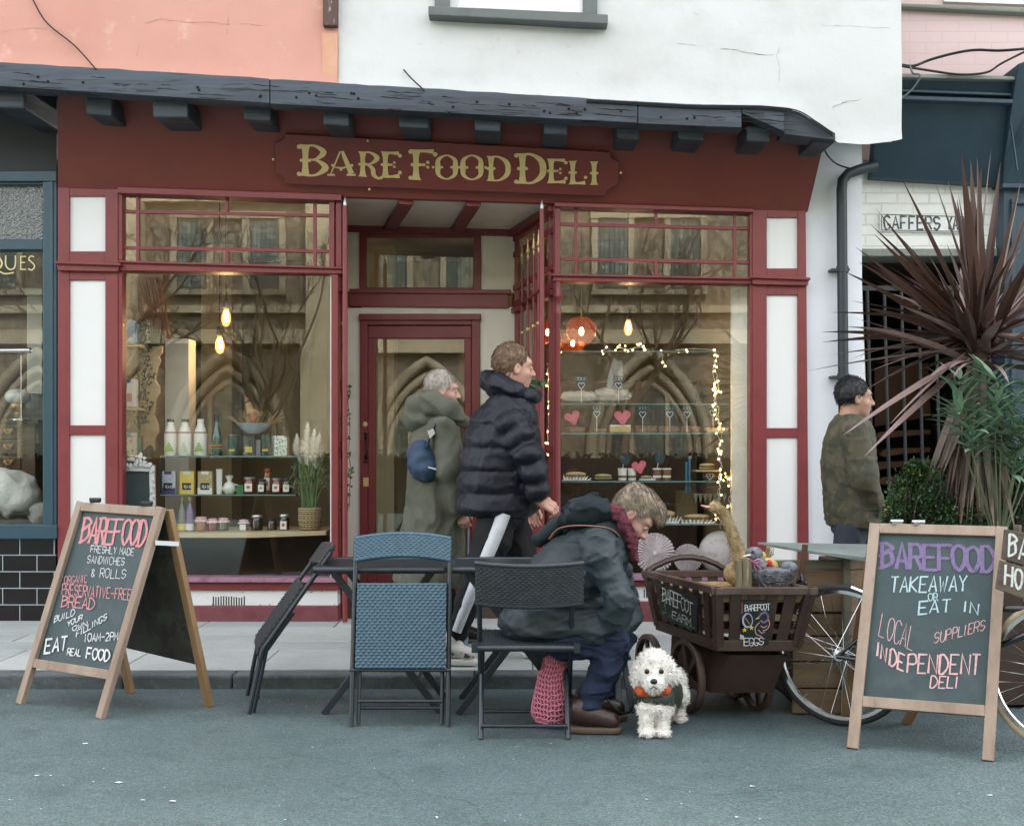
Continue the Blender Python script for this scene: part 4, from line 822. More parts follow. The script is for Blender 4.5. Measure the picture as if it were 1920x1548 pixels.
def bistro_table(x0, x1, label):
    t = thing('folding_table', label, 'table', V((x0 + x1) / 2, 5.8, 0), 'black wicker folding tables')
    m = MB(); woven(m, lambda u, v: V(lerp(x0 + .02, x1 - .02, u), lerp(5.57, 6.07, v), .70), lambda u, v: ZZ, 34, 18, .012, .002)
    ed = [V(x0 + .01, 5.56, .698), V(x1 - .01, 5.56, .698), V(x1 - .01, 6.08, .698), V(x0 + .01, 6.08, .698)]
    for a, b in zip(ed, ed[1:] + ed[:1]): m.tube([a, b], .017, 8)
    m.build('table_top', m_wickb, t, smooth=60)
    xa, xb = x0 + .045, x1 - .03
    for y in (5.63, 5.98):
        m = MB(); m.bar(V(xa, y, 0), V(xb - .04, y, .685), .034, .02, YY); m.build('leg', m_frame, t, bevel=.003)
        m = MB(); m.bar(V(xb, y + .024, 0), V(xa + .04, y + .024, .685), .034, .02, YY); m.build('leg', m_frame, t, bevel=.003)
    m = MB()
    m.tube([lerp(V(xa, 5.63, 0), V(xb - .04, 5.63, .685), .22), lerp(V(xa, 5.98, 0), V(xb - .04, 5.98, .685), .22)], .008, 8); m.build('cross_bar', m_frame, t, smooth=60)
    m = MB(); m.tube([lerp(V(xb, 5.654, 0), V(xa + .04, 5.654, .685), .22), lerp(V(xb, 6.004, 0), V(xa + .04, 6.004, .685), .22)], .008, 8); m.build('cross_bar', m_frame, t, smooth=60)
    return t
bistro_table(-.95, -.312, 'black wicker folding table behind the chair that faces the road'); bistro_table(-.306, .335, 'black wicker folding table behind the sitting person')

# ------------------------------------------------------------------ the egg cart
m_cart = grain('dark stained cart wood', (.026, .013, .009), (.042, .021, .014), .5, 5, (1, 1, 1), .3)
m_cartworn = grain('worn cart rail', (.050, .030, .024), (.085, .056, .042), .55, 7, (1, 1, 1), .3)
ct = thing('wooden_cart', 'dark wooden handcart with slatted sides and small spoked wheels carrying straw animals', 'cart', V(1.0, 5.75, 0))
A, B, Cc, Dd = V(.927, 5.3, .63), V(1.349, 5.3, .63), V(.70, 6.06, .63), V(1.12, 6.06, .63)
cen = (A + B + Cc + Dd) / 4
def low(p): q = cen + (p - cen) * .84; q.z = .375; return q
a, b, c, d = map(low, (A, B, Cc, Dd))
for (p, q, p2, q2, nm_) in ((A, B, a, b, 'n'), (Cc, A, c, a, 'l'), (B, Dd, b, d, 'r'), (Dd, Cc, d, c, 'f')):
    out = (q - p).cross(ZZ).normalized()
    m = MB(); e = (q - p).normalized() * .03; m.bar(p - e, q + e, .036, .034); m.build('top_rail', m_cartworn, ct, bevel=.004)
    m = MB(); m.bar(p2 - e * .3, q2 + e * .3, .034, .05); m.build('bottom_rail', m_cart, ct, bevel=.004)
    n_ = 5 if nm_ in 'nf' else 7
    for i in range(n_ + 1):
        t_ = i / n_; m = MB(); m.bar(lerp(p, q, t_), lerp(p2, q2, t_), .052 if 0 < i < n_ else .044, .014 if 0 < i < n_ else .04, out); m.build('side_slat', m_cart, ct, bevel=.003)
m = MB()
for f_ in (.25, .5, .75): m.bar(lerp(a, A, f_) + V(.02, .02, 0), lerp(c, Cc, f_) + V(.02, 0, 0), .012, .05)
m.bar(lerp(a, A, .5) + V(.02, .025, 0), lerp(b, B, .5) + V(-.02, .025, 0), .012, .03); m.bar(lerp(a, A, .9) + V(.02, .025, 0), lerp(b, B, .9) + V(-.02, .025, 0), .012, .03); m.build('inner_batten', grain('bare batten', (.30, .24, .16), (.22, .16, .1), .7, 7, (1, 1, 1)), ct)
m = MB(); m.slab([lerp(a, A, .3), lerp(b, B, .3), lerp(d, Dd, .3), lerp(c, Cc, .3)], V(0, 0, -.02)); m.build('cart_floor', m_cart, ct)
m = MB(); m.slab([lerp(a, A, .86) + V(.03, .03, 0), lerp(b, B, .86) + V(-.03, .03, 0), lerp(d, Dd, .86) + V(-.03, -.03, 0), lerp(c, Cc, .86) + V(.03, -.03, 0)], V(0, 0, -.02)); m.build('straw_bed', m_straw, ct)
m = MB(); m.tube([Cc + V(-.0, .01, .01)] + [lerp(Cc, Dd, t_) + V(0, .015, .085 * math.sin(math.pi * t_) ** .7) for t_ in (.1, .25, .4, .55, .7, .85)] + [Dd + V(0, .01, .01)], .026, 8, flat=.6); m.build('arched_headboard', m_cart, ct, smooth=60)
# lettered boards on two sides
e1 = (A - Cc).normalized(); outl = e1.cross(ZZ).normalized(); outl = outl if outl.x < 0 else -outl
def sidepl(p, q, p2, off): 
    pl = plane3(p, q, p2); n = pl[1]; 
    if n.dot(p - cen) < 0: n = -n
    return (p + n * off, n)
pl = sidepl(Cc, A, a, .018); 
lb = MB(); lb.slab([on(x, y, pl) for x, y in ((1241, 1097), (1308, 1118), (1306, 1184), (1249, 1163))], -pl[1] * .008); lbo = lb.build('lettered_board', mat('black sign paint', (.012, .013, .013), .5), ct); tp = (pl[0], pl[1])
m = MB(); write(m, 'BAREFOOT', 1243, 1126, 1299, 1152, 24, tp, .0065, gap=.1, serif=1.5, jit=.03, hs=[1, 1.05, 1.1, 1.1, 1.1, 1, .95, .9]); write(m, 'FARM', 1262, 1158, 1297, 1172, 13, tp, .005, gap=.25, serif=1); m.build('chalk_lettering', W_, lbo)
m = MB(); rr = random.Random(4)
for i in range(26):
    t_ = i / 25; x, y = (lerp(1243, 1301, t_), lerp(1150, 1181, t_)) ; x += rr.uniform(-1.5, 1.5); y += rr.uniform(-4, 3); m.ribbon([on(x, y, tp), on(x + rr.uniform(1, 3), y - rr.uniform(1, 4), tp)], .004, tp[1])
for i in range(8): m.ribbon([on(1245 + rr.uniform(0, 3), 1112 + 5 * i, tp), on(1248 + rr.uniform(0, 3), 1110 + 5 * i, tp)], .004, tp[1])
m.build('chalk_foliage', m_chgreen, lbo)
pl = sidepl(A, B, a, .016)
lb = MB(); lb.slab([on(x, y, pl) for x, y in ((1393, 1126), (1446, 1126), (1440, 1212), (1396, 1212))], -pl[1] * .008); lbo = lb.build('lettered_board', MATS['black sign paint'], ct); tp = (pl[0], pl[1])
m = MB(); write(m, 'BAREFOOT', 1397, 1145, 1443, 1142, 11, tp, .0032, gap=.12, serif=1, jit=.05); write(m, 'EGGS', 1395, 1209, 1431, 1208, 14, tp, .0035, gap=.15, serif=1.5); m.build('chalk_lettering', W_, lbo)
m = MB(); m.ribbon([on(1402 + 9 * math.cos(q), 1163 + 12 * math.sin(q) * (1 if math.sin(q) > 0 else 1.15), tp) for q in [k * .5236 for k in range(13)]], [.008 if 2 < k < 9 else .004 for k in range(13)], tp[1]); m.build('chalk_egg', chalk('lilac chalk', (.42, .40, .62)), lbo)
m = MB()
for sx, sy in ((1396, 1180), (1409, 1176)):
    for k in range(5): q = -1.57 + k * 1.2566; m.ribbon([on(sx, sy, tp), on(sx + 5 * math.cos(q), sy + 5 * math.sin(q), tp)], [.007, .001], tp[1])
m.ribbon([on(1416, 1160, tp), on(1423, 1157, tp)], [.001, .008], tp[1])
for k in range(4): m.ribbon([on(1398 + k * 2, 1158 + 3 * k, tp), on(1399 + k * 2, 1160 + 3 * k, tp)], .003, tp[1])
m.build('chalk_stars', m_chyel, lbo)
m = MB(); m.ribbon([on(x, y, tp) for x, y in crom([(1423, 1156), (1430, 1148), (1438, 1150), (1440, 1160), (1432, 1166), (1426, 1162)], 4)], .009, tp[1]); m.ribbon([on(1430, 1150, tp), on(1436, 1144, tp)], .007, tp[1]); m.build('chalk_hen', m_chpurp, lbo)
m = MB()
for q in ([(1424, 1166), (1416, 1176), (1418, 1188), (1428, 1192)], [(1440, 1160), (1443, 1168), (1439, 1178), (1430, 1182)], [(1426, 1172), (1432, 1176), (1438, 1172)], [(1422, 1180), (1428, 1186), (1434, 1184)]): m.ribbon([on(x, y, tp) for x, y in crom(q, 4)], .0032, tp[1])
m.build('chalk_hen_outline', m_chrose, lbo)
# wheels, axles and under box
def cart_wheel(c, r):
    ax = (V(.958, .286, 0)).normalized(); M3 = Matrix((ax.cross(ZZ), ZZ, ax)).transposed() if False else ax.to_track_quat('Z', 'Y').to_matrix()
    m = MB(); m.lathe([(r - .024, -.016), (r - .002, -.016), (r, -.012), (r, .012), (r - .002, .016), (r - .024, .016), (r - .024, -.016)], c, 32, M3); w_ = m.build('wheel', m_cartworn, ct, smooth=40)
    m = MB(); m.lathe([(.0, -.03), (.028, -.03), (.034, -.01), (.034, .01), (.028, .03), (0, .03)], c, 14, M3)
    for k in range(6): q = k * math.pi / 3 + .3; dd = M3 @ V(math.cos(q), math.sin(q), 0); m.bar(c + dd * .025, c + dd * (r - .022), .03, .014, ax)
    m.build('spokes', m_cart, w_, bevel=.002)
cart_wheel(V(.845, 5.67, .177), .177); cart_wheel(V(.715, 6.12, .155), .155); cart_wheel(V(1.19, 5.72, .15), .15); cart_wheel(V(1.13, 6.0, .155), .155)
m = MB(); m.tube([V(.845, 5.67, .177), V(1.19, 5.72, .16)], .014, 8); m.tube([V(.715, 6.12, .155), V(1.13, 6.0, .155)], .014, 8); m.build('axle', m_iron, ct)
m = MB(); m.hexa([a + V(.06, .03, -.05), b + V(-.03, .03, -.05), d + V(-.03, -.03, -.05), c + V(.06, -.03, -.05)][::-1], [V(.93, 5.5, .13), V(1.22, 5.5, .13), V(1.14, 5.95, .13), V(.80, 5.95, .13)][::-1]); m.build('under_box', mat('dark brown board', (.035, .018, .012), .7, var=(4, (.05, .028, .018), .45, .6)), ct)  # dark brown board with random lighter patches

# straw animals and log in the cart
def straw_strands(mb, fn, n, L, r, seed):
    rr = random.Random(seed)
    for i in range(n):
        p, nrm, tan = fn(rr); d = (tan + nrm * rr.uniform(.05, .5) + V(rr.uniform(-.4, .4), rr.uniform(-.4, .4), rr.uniform(-.4, .4))).normalized(); q = p + nrm * .001
        mb.tube([q, q + d * L * rr.uniform(.4, 1)], [r, r * .3], 3, False)
def goose():
    bz = .60; pts = [at(x, y, 5.72) for x, y in crom([(1398, 1090), (1392, 1064), (1384, 1036), (1374, 1005), (1366, 982), (1356, 962), (1342, 952), (1330, 950)], 4)]
    rad = [lerp(.040, .024, min(1, i / 18)) if i < 22 else lerp(.024, .032, (i - 22) / (len(pts) - 22)) if i < len(pts) - 2 else .022 for i in range(len(pts))]
    t = thing('straw_goose', 'tall straw goose with a long curved neck standing in the cart', 'ornament', V(1.15, 5.75, .6)); m = MB(); m.tube(pts, rad, 12)
    m.ell(V(1.19, 5.78, .66), (.15, .1, .085)); 
    def fn(rr): i = rr.randrange(len(pts) - 1); a_ = rr.uniform(0, 6.28); tn = (pts[i+1] - pts[i]).normalized(); x = tn.cross(YY).normalized(); nn = x * math.cos(a_) + YY * math.sin(a_); return pts[i] + nn * rad[i], nn, -tn
    straw_strands(m, fn, 700, .028, .0016, 3)
    m.build('straw_body', mat('golden straw', (.36, .27, .14), .8, var=(30, (.20, .14, .06), .45, .6), bump=(70, .5)), t, smooth=60)
    m = MB(); m.tube([at(1331, 951, 5.72), at(1322, 950, 5.71), at(1315, 947, 5.70)], [.016, .012, .005], 8, flat=.6); m.build('beak', mat('pink beak', (.55, .32, .24), .6), t, smooth=60)
    m = MB()
    for k in range(60): m.tube([at(1432, 1050, 5.75) + V(random.uniform(-.01, .01), random.uniform(-.02, .02), random.uniform(-.03, .0)), at(1446 + random.uniform(-10, 6), 1024 + random.uniform(-4, 16), 5.75 + random.uniform(-.03, .03))], [.002, .0008], 3)
    m.build('tail', MATS['golden straw'], t)
goose()
m_grass = mat('grey wound twine', (.17, .18, .20), .85, var=(40, (.08, .085, .10), .45, .6), bump=(80, .6))
dk = thing('wicker_duck', 'grey twine duck with a pink ribbon round its neck in the cart', 'ornament', at(1440, 1100, 5.45))
m = MB(); dc = at(1445, 1078, 5.45); m.lathe([(.03, -.05), (.065, -.045), (.095, -.01), (.105, .02), (.10, .03), (.06, .034), (0, .035)], dc, 20, None, 1.0, .8); m.ell(dc + V(.085, 0, .035), (.04, .05, .03)); m.tube([at(1424, 1062, 5.45), at(1417, 1046, 5.45)], [.042, .034], 12); m.ell(at(1414, 1038, 5.45), (.042, .036, .034))
def fn(rr): a_ = rr.uniform(0, 6.28); z = rr.uniform(-.05, .035); r = .1 + z * .3; nn = V(math.cos(a_), math.sin(a_) * .8, 0); return dc + nn * r + ZZ * z, nn, V(-nn.y, nn.x, rr.uniform(-.6, .6))
straw_strands(m, fn, 500, .04, .0018, 5); m.build('twine_body', m_grass, dk, smooth=60)
m = MB(); m.tube([at(1406, 1040, 5.43), at(1393, 1043, 5.42)], [.013, .006], 8, flat=.5); m.build('beak', mat('pale beak', (.55, .50, .46), .6), dk, smooth=60)
m = MB(); m.ell(at(1412, 1034, 5.415), (.006, .004, .006)); m.build('eye', m_iron, dk, smooth=60)
m = MB(); c_ = at(1412, 1052, 5.40)
for sx in (-1, 1): m.tube([c_, c_ + V(sx * .022, -.005, .012), c_ + V(sx * .038, 0, .004), c_ + V(sx * .02, 0, -.006), c_], [.004, .010, .007, .006, .004], 6, flat=.4); m.tube([c_, c_ + V(sx * .012 + .02, -.004, -.03), c_ + V(sx * .014 + .034, -.004, -.062)], [.005, .008, .007], 6, flat=.3)
m.build('ribbon_bow', mat('pink satin ribbon', (.62, .20, .33), .35), dk, smooth=60)
lg = MB(); 
for k, (x, h_, r) in enumerate(((1385, 1050, .016), (1396, 1046, .02), (1404, 1052, .015), (1390, 1056, .02))): lg.tube([at(x, 1104, 5.38 + .012 * k), at(x + 1, (1104 + h_) / 2, 5.38 + .012 * k), at(x - 1, h_, 5.38 + .012 * k)], [r, r * .9, r * 1.02], 9)
solo(lg, 'twig_bundle', mat('lichened bark', (.17, .14, .09), .9, var=(20, (.36, .33, .22), .5, .62), var2=(9, (.08, .06, .04), .5, .65), bump=(30, .9), stretch=(1, 1, .3)), 'mossy bundle of upright sticks beside the grey duck in the cart', 'sticks', smooth=50)
hn = thing('toy_hen', 'small red and gold straw hen half hidden behind the grey duck', 'ornament', at(1440, 1070, 5.6)); m = MB(); m.ell(at(1436, 1062, 5.6), (.06, .05, .045)); m.ell(at(1428, 1042, 5.6), (.022, .022, .024)); m.build('straw_body', mat('yellow straw', (.50, .36, .12), .8, bump=(60, .6)), hn, smooth=60)
m = MB(); m.ell(at(1442, 1056, 5.55), (.016, .012, .018)); m.ell(at(1447, 1062, 5.55), (.012, .012, .012)); m.build('red_comb', mat('red felt', (.45, .04, .02), .8), hn, smooth=60)

# ------------------------------------------------------------------ wooden chest with lifted lid behind the cart, bicycle, signs
m_plank = grain('weathered crate planks', (.20, .135, .075), (.13, .085, .045), .75, 4, (.25, 1, 2), .5)
m_plankg = grain('green grey planks', (.17, .17, .125), (.12, .12, .085), .75, 4, (.25, 1, 2), .5)
bx = thing('plank_stall', 'rough plank stall box with a grey green lid behind the bicycle wheel', 'stall', at(1560, 1340, 5.62) * 1.0)
ys = [1068, 1106, 1148, 1192, 1240, 1290, 1338]; 
for i, (y0, y1) in enumerate(zip([1048] + ys, ys)):
    m = MB(); o = random.uniform(-.008, .008); D0 = 5.62 + o; m.ps(1440 if i < 2 else 1486, y0 + 2, 1586, y1 - 1, D0, .03); m.build('plank', m_plankg if i == 0 else m_plank, bx, bevel=.004)
    m = MB(); m.slab([at(1594, y0 + 1, 5.62), at(1660, y0 - 1, 5.9), at(1660, y1 - 4, 5.9), at(1594, y1, 5.62)], V(.02, .03, 0)); m.build('plank', m_plank, bx, bevel=.004)
for x, D0 in ((1588, 5.6), ): m = MB(); m.ps(x - 6, 1040, x + 6, 1345, D0, .05); m.build('corner_post', m_plankg, bx, bevel=.004)
m = MB(); m.box((2.1, 6.05, .33), (1.4, .6, .62)); m.build('inner_box', MATS['dark brown board'], bx)
m = MB(); m.hexa([at(1420, 1016, 5.95), at(1660, 1020, 5.7), at(1640, 1046, 5.42), at(1500, 1028, 5.55)], [at(1420, 1021, 5.95), at(1660, 1026, 5.7), at(1640, 1056, 5.42), at(1500, 1034, 5.55)]); m.build('lid', mat('grey green slate lid', (.16, .19, .175), .6, var=(3, (.20, .235, .215), .42, .66), var2=(14, (.12, .14, .13), .55, .7), bump=(10, .4)), bx, bevel=.004)
m = MB(); m.bar(at(1510, 1020, 5.50), at(1503, 1078, 5.52), .028, .006, YY); m.build('leather_strap', mat('brown leather', (.09, .045, .03), .5, bump=(40, .2)), bx, bevel=.002)
m = MB(); m.ell(at(1503, 1094, 5.52), (.028, .02, .034)); m.tube([at(1503, 1076, 5.51), at(1503, 1090, 5.49)], .009, 8); m.build('iron_padlock', mat('glossy black', (.01, .011, .012), .15), bx, smooth=60)
# bicycle: rear wheel behind the board's left leg, front wheel at the picture's edge
bi = thing('bicycle', 'black bicycle with chrome rims parked behind the takeaway board', 'bicycle', V(1.95, 5.2, 0))
H1, H2 = V(1.515, 5.40, .325), V(2.30, 4.86, .325); bd = (H2 - H1).normalized(); bax = bd.cross(ZZ).normalized()
bax = -bax if bax.y > 0 else bax
m_tyre = mat('black rubber', (.013, .013, .014), .7, bump=(60, .2)); m_rim = mat('polished alloy rim', (.66, .66, .64), .2, metal=1); m_cream_t = mat('cream wall tyre', (.46, .38, .25), .6)
def bike_wheel(c, tyre, nsp=36):
    q = bax.to_track_quat('Z', 'Y').to_matrix(); r = .325
    m = MB(); m.lathe([(r - .028, -.011), (r - .012, -.017), (r - .002, -.01), (r, 0), (r - .002, .01), (r - .012, .017), (r - .028, .011), (r - .028, -.011)], c, 56, q); w_ = m.build('wheel', tyre, bi, smooth=60)
    m = MB(); m.lathe([(r - .043, -.012), (r - .027, -.0125), (r - .027, .0125), (r - .043, .012), (r - .036, 0), (r - .043, -.012)], c, 56, q); m.build('rim', m_rim, w_, smooth=30)
    m = MB()
    for k in range(nsp):
        s = 1 if k % 2 else -1; a0 = k * 6.2832 / nsp; off = 1.3 * (1 if (k // 2) % 2 else -1)
        p = c + q @ V(math.cos(a0 + off) * .024, math.sin(a0 + off) * .024, s * .03); e = c + q @ V(math.cos(a0) * (r - .042), math.sin(a0) * (r - .042), 0); m.tube([p, e], .0012, 4)
    m.build('spokes', m_steel, w_)
    m = MB(); m.lathe([(.008, -.06), (.008, -.036), (.026, -.034), (.026, -.028), (.016, -.024), (.016, .024), (.026, .028), (.026, .034), (.008, .036), (.008, .06)], c, 16, q); m.build('hub', m_steel, w_, smooth=40)
bike_wheel(H1, m_tyre); bike_wheel(H2, m_cream_t)
m_bf = mat('black enamel frame', (.012, .013, .016), .25, coat=.4)
BB = lerp(H1, H2, .44) + ZZ * -.03; ST = lerp(H1, H2, .28) + ZZ * .24; HD = lerp(H1, H2, .84) + ZZ * .27; HD2 = HD + bd * .03 - ZZ * .09
m = MB(); m.tube([BB, ST + V(0, 0, .08)], .015, 10); m.tube([HD, ST], .015, 10); m.tube([HD2, BB], .017, 10); m.tube([HD + ZZ * .03, HD2], .019, 10)
for s in (-1, 1): m.tube([H1 + bax * .062 * s, BB + bax * .03 * s], .010, 8); m.tube([H1 + bax * .062 * s, ST + bax * .015 * s], .008, 8)
m.build('frame', m_bf, bi, smooth=60)
m = MB(); 
for s in (-1, 1): m.tube([HD2, HD2 + bax * .05 * s - ZZ * .04, lerp(HD2, H2, .6) + bax * .055 * s, H2 + bax * .055 * s], [.015, .014, .011, .008], 8)
m.build('fork', mat('chrome fork', (.30, .36, .40), .25, metal=.8), bi, smooth=60)
m = MB(); m.tube([HD, HD + ZZ * .09 - bd * .02], .012, 8); hb = HD + ZZ * .10; m.tube([hb - bax * .2 - bd * .04, hb - bax * .16, hb + bax * .1, hb + bax * .14 - bd * .04], .011, 8); m.build('handlebar', m_steel, bi, smooth=60)
m = MB(); sd_ = ST + V(0, 0, .09); m.tube([sd_ - bd * .12, sd_ - bd * .02, sd_ + bd * .14], [.075, .06, .02], 12, flat=.45); m.tube([ST, sd_], .012, 8); m.build('saddle', m_iron, bi, smooth=60)
m = MB(); m.tube([BB - bax * .07, BB + bax * .07], .012, 8); q = bax.to_track_quat('Z', 'Y').to_matrix(); m.lathe([(.078, -.002), (.088, -.002), (.088, .002), (.078, .002), (.078, -.002)], BB + bax * .045, 28, q); m.bar(BB + bax * .06, BB + bax * .06 - ZZ * .12 - bd * .1, .02, .012, bax); m.bar(BB - bax * .06, BB - bax * .06 + ZZ * .12 + bd * .1, .02, .012, bax); m.build('chainset', m_steel, bi, smooth=40)
m = MB(); m.tube([at(1597, 1101, 5.28), at(1625, 1112, 5.24)], .015, 8, flat=.7); m.tube([at(1617, 1109, 5.26), BB + bax * .05], .008, 8); m.build('kick_lever', m_steel, bi, smooth=60)
m_old = grain('old dark sign board', (.085, .065, .05), (.13, .10, .075), .8, 6, (.2, 1, 2), .5)
for lab, q, txt in (('upper rough wooden board painted with white letters hung on the bicycle', [(1886, 992), (2080, 1030), (2080, 1104), (1880, 1048)], [('B', 1890, 1042, 1904, 1046, 42), ('A', 1910, 1048, 1926, 1054, 40), ('KERY', 1936, 1056, 2040, 1086, 38)]), ('lower rough wooden board painted with white letters hung on the bicycle', [(1877, 1050), (2080, 1112), (2080, 1182), (1869, 1104)], [('H', 1883, 1095, 1897, 1099, 38), ('O', 1903, 1102, 1915, 1106, 36), ('NEY', 1922, 1108, 2030, 1146, 36)])):
    t = thing('wooden_sign', lab, 'sign', at(1960, 1100, 4.72)); m = MB(); D0 = 4.74 if 'upper' in lab else 4.72; m.pq(q, D0, .022); so = m.build('board', m_old, t, bevel=.004); tp = (at(1900, 1000, D0), V(0, -1, 0))
    m = MB()
    for (tx, x0, y0, x1, y1, h_) in (txt[:2]): write(m, tx, x0, y0, x1, y1, h_, tp, .0095, slant=.05)
    m.build('painted_lettering', W_, t)
    m = MB(); m.tube([at(1908, 984, D0 + .045), at(1908, 1104, D0 + .045)], .016, 6); m.build('hanging_batten', m_old, t)
# ------------------------------------------------------------------ shop windows: shelves and goods
GD = 8.46
def gp(px, py, D=GD): return at(px, py, D)
PPM = F / GD                                       # photo pixels per metre on the shelves
m_milk = mat('white milk plastic', (.72, .70, .64), .35); m_green = mat('dark green glass', (.008, .05, .028), .08, spec=.9); m_lid = mat('dark green lid', (.02, .06, .035), .4)
m_label = mat('white label', (.72, .70, .66), .6); m_lime = mat('lime print', (.25, .42, .06), .6); m_redp = mat('red print', (.42, .05, .03), .5); m_blackp = mat('black label', (.015, .015, .016), .5)
m_tinb = mat('patterned green tin', (.012, .04, .034), .35, var=(55, (.35, .42, .30), .62, .66)); m_tinc = mat('patterned cream carton', (.62, .62, .54), .5, var=(60, (.03, .22, .19), .52, .56), var2=(40, (.65, .45, .06), .62, .66))
m_yel = mat('yellow carton', (.68, .52, .10), .55, var=(50, (.72, .68, .55), .6, .64)); m_pur = mat('lilac carton', (.55, .56, .66), .55, var=(50, (.10, .09, .28), .62, .66)); m_tan = mat('tan carton', (.42, .33, .16), .55, var=(50, (.70, .66, .52), .58, .63)); m_purd = mat('purple print', (.07, .06, .20), .5)
m_jamr = mat('red preserve in glass', (.16, .02, .012), .1, spec=.9); m_jamd = mat('dark chutney in glass', (.03, .016, .012), .1, spec=.9); m_honey = mat('amber preserve in glass', (.26, .12, .03), .1, spec=.9); m_pickle = mat('green pickle in glass', (.07, .08, .03), .1, spec=.9)
m_ging = mat('pink gingham cloth', (.66, .36, .36), .8, var=(90, (.74, .66, .64), .5, .55)); m_lidb = mat('black tin lid', (.02, .02, .022), .3); m_lidw = mat('silver tin lid', (.55, .55, .53), .3, metal=.8); m_liquor = mat('clear bottle of spirit', (.20, .22, .20), .05, spec=1); m_liqp = mat('violet spirit bottle', (.22, .17, .28), .08, spec=1)
m_chinab = mat('blue grey enamel', (.36, .42, .46), .2); m_china = mat('flowered white china', (.70, .70, .66), .2, var=(50, (.50, .25, .25), .66, .69))
m_pamp = mat('pampas plume', (.78, .75, .66), .9); m_reed = mat('green reed', (.10, .16, .05), .6, var=(6, (.16, .20, .08), .5, .6)); m_basket = mat('banded basket weave', (.40, .31, .17), .75, bump=(80, .5), extra=None)
m_bulb = mat('glowing filament bulb', (.9, .55, .2), .2, emit=1.5, ecol=(1, .56, .20)); m_fil = mat('bulb filament', (1, .8, .5), .3, emit=8, ecol=(1, .72, .34)); m_amber = mat('fairy bulb', (1, .6, .2), .3, emit=4.5, ecol=(1, .55, .16)); m_brass = mat('aged brass', (.30, .20, .08), .35, metal=.9)
m_copper = None
def lampglass(n, c, em): 
    m = bpy.data.materials.new(n); m.use_nodes = True; t = m.node_tree; b = t.nodes['Principled BSDF']; b.inputs['Base Color'].default_value = (*c, 1); b.inputs['Roughness'].default_value = .12; b.inputs['Alpha'].default_value = .52; b.inputs['Emission Color'].default_value = (1, .16, .03, 1); b.inputs['Emission Strength'].default_value = em; return m
m_copper = lampglass('orange lamp glass', (.26, .040, .007), .012); m_bulbglass = lampglass('amber bulb glass', (.6, .3, .08), .12); m_bulbglass.node_tree.nodes['Principled BSDF'].inputs['Alpha'].default_value = .35; m_bulbglass.node_tree.nodes['Principled BSDF'].inputs['Emission Color'].default_value = (1, .5, .15, 1)
m_film = lampglass('clear film wrap', (.62, .64, .64), 0); m_film.node_tree.nodes['Principled BSDF'].inputs['Alpha'].default_value = .4; m_film.node_tree.nodes['Principled BSDF'].inputs['Emission Strength'].default_value = 0

def shelf_unit(name, label, x0, x1, ys, D0, D1, glass=True, up=True, mats=None):
    t = thing(name, label, 'shelf', gp((x0 + x1) / 2, ys[-1], D0))
    for i, y in enumerate(ys):
        z = gp(x0, y, D0).z; a, b = gp(x0, y, D0).x, gp(x1, y, D0).x; m = MB(); mm = (mats[i] if mats else m_shelfglass)
        m.slab([V(a, D0 - .02, z), V(b, D0 - .02, z), V(b, D1, z), V(a, D1, z)], V(0, 0, -.014)); m.build('shelf_panel', mm, t)
        m = MB(); m.tube([V(a, D0 - .022, z - .007), V(b, D0 - .022, z - .007)], .006, 6); m.build('shelf_edge', m_shedge if mm is m_shelfglass else mm, t)
    if up:
        for x in (x0, x1):
            m = MB(); q = gp(x, ys[0], D0); r = gp(x, ys[-1], D0); m.box((q.x, D0, (q.z + r.z) / 2), (.012, .02, q.z - r.z)); m.build('upright', m_lidb, t)
    return t
m_shedge = mat('green glass edge', (.10, .17, .145), .2)
shelf_unit('display_shelf', 'low glass display shelves of bottles, tea and jars in the window', 302, 556, [854, 926], GD - .1, GD + .12)
sb = MB(); sb.slab([gp(232, 997, GD - .22), gp(330, 1000, GD - .22), gp(480, 1000, GD - .22), gp(612, 995, GD - .18), gp(612, 995, GD - .18) + V(0, .55, 0), gp(232, 997, GD - .22) + V(0, .6, 0)], V(0, 0, -.03))
solo(sb, 'window_board', mat('pale plank board', (.50, .40, .25), .6, var=(4, (.42, .32, .18), .45, .65), stretch=(.3, 1, 3)), 'long pale plank carrying the bottom row of jars in the window', 'shelf', bevel=.003)
m = MB(); m.slab([gp(226, 1004, GD + .35), gp(616, 1004, GD + .35), gp(616, 1120, GD + .35), gp(226, 1120, GD + .35)], V(0, .05, 0)); solo(m, 'window_back_panel', m_intdark, 'dark wooden panel below the plank board in the window', 'panel')
def rz(x, yb, D=GD): return gp(x, yb, D)
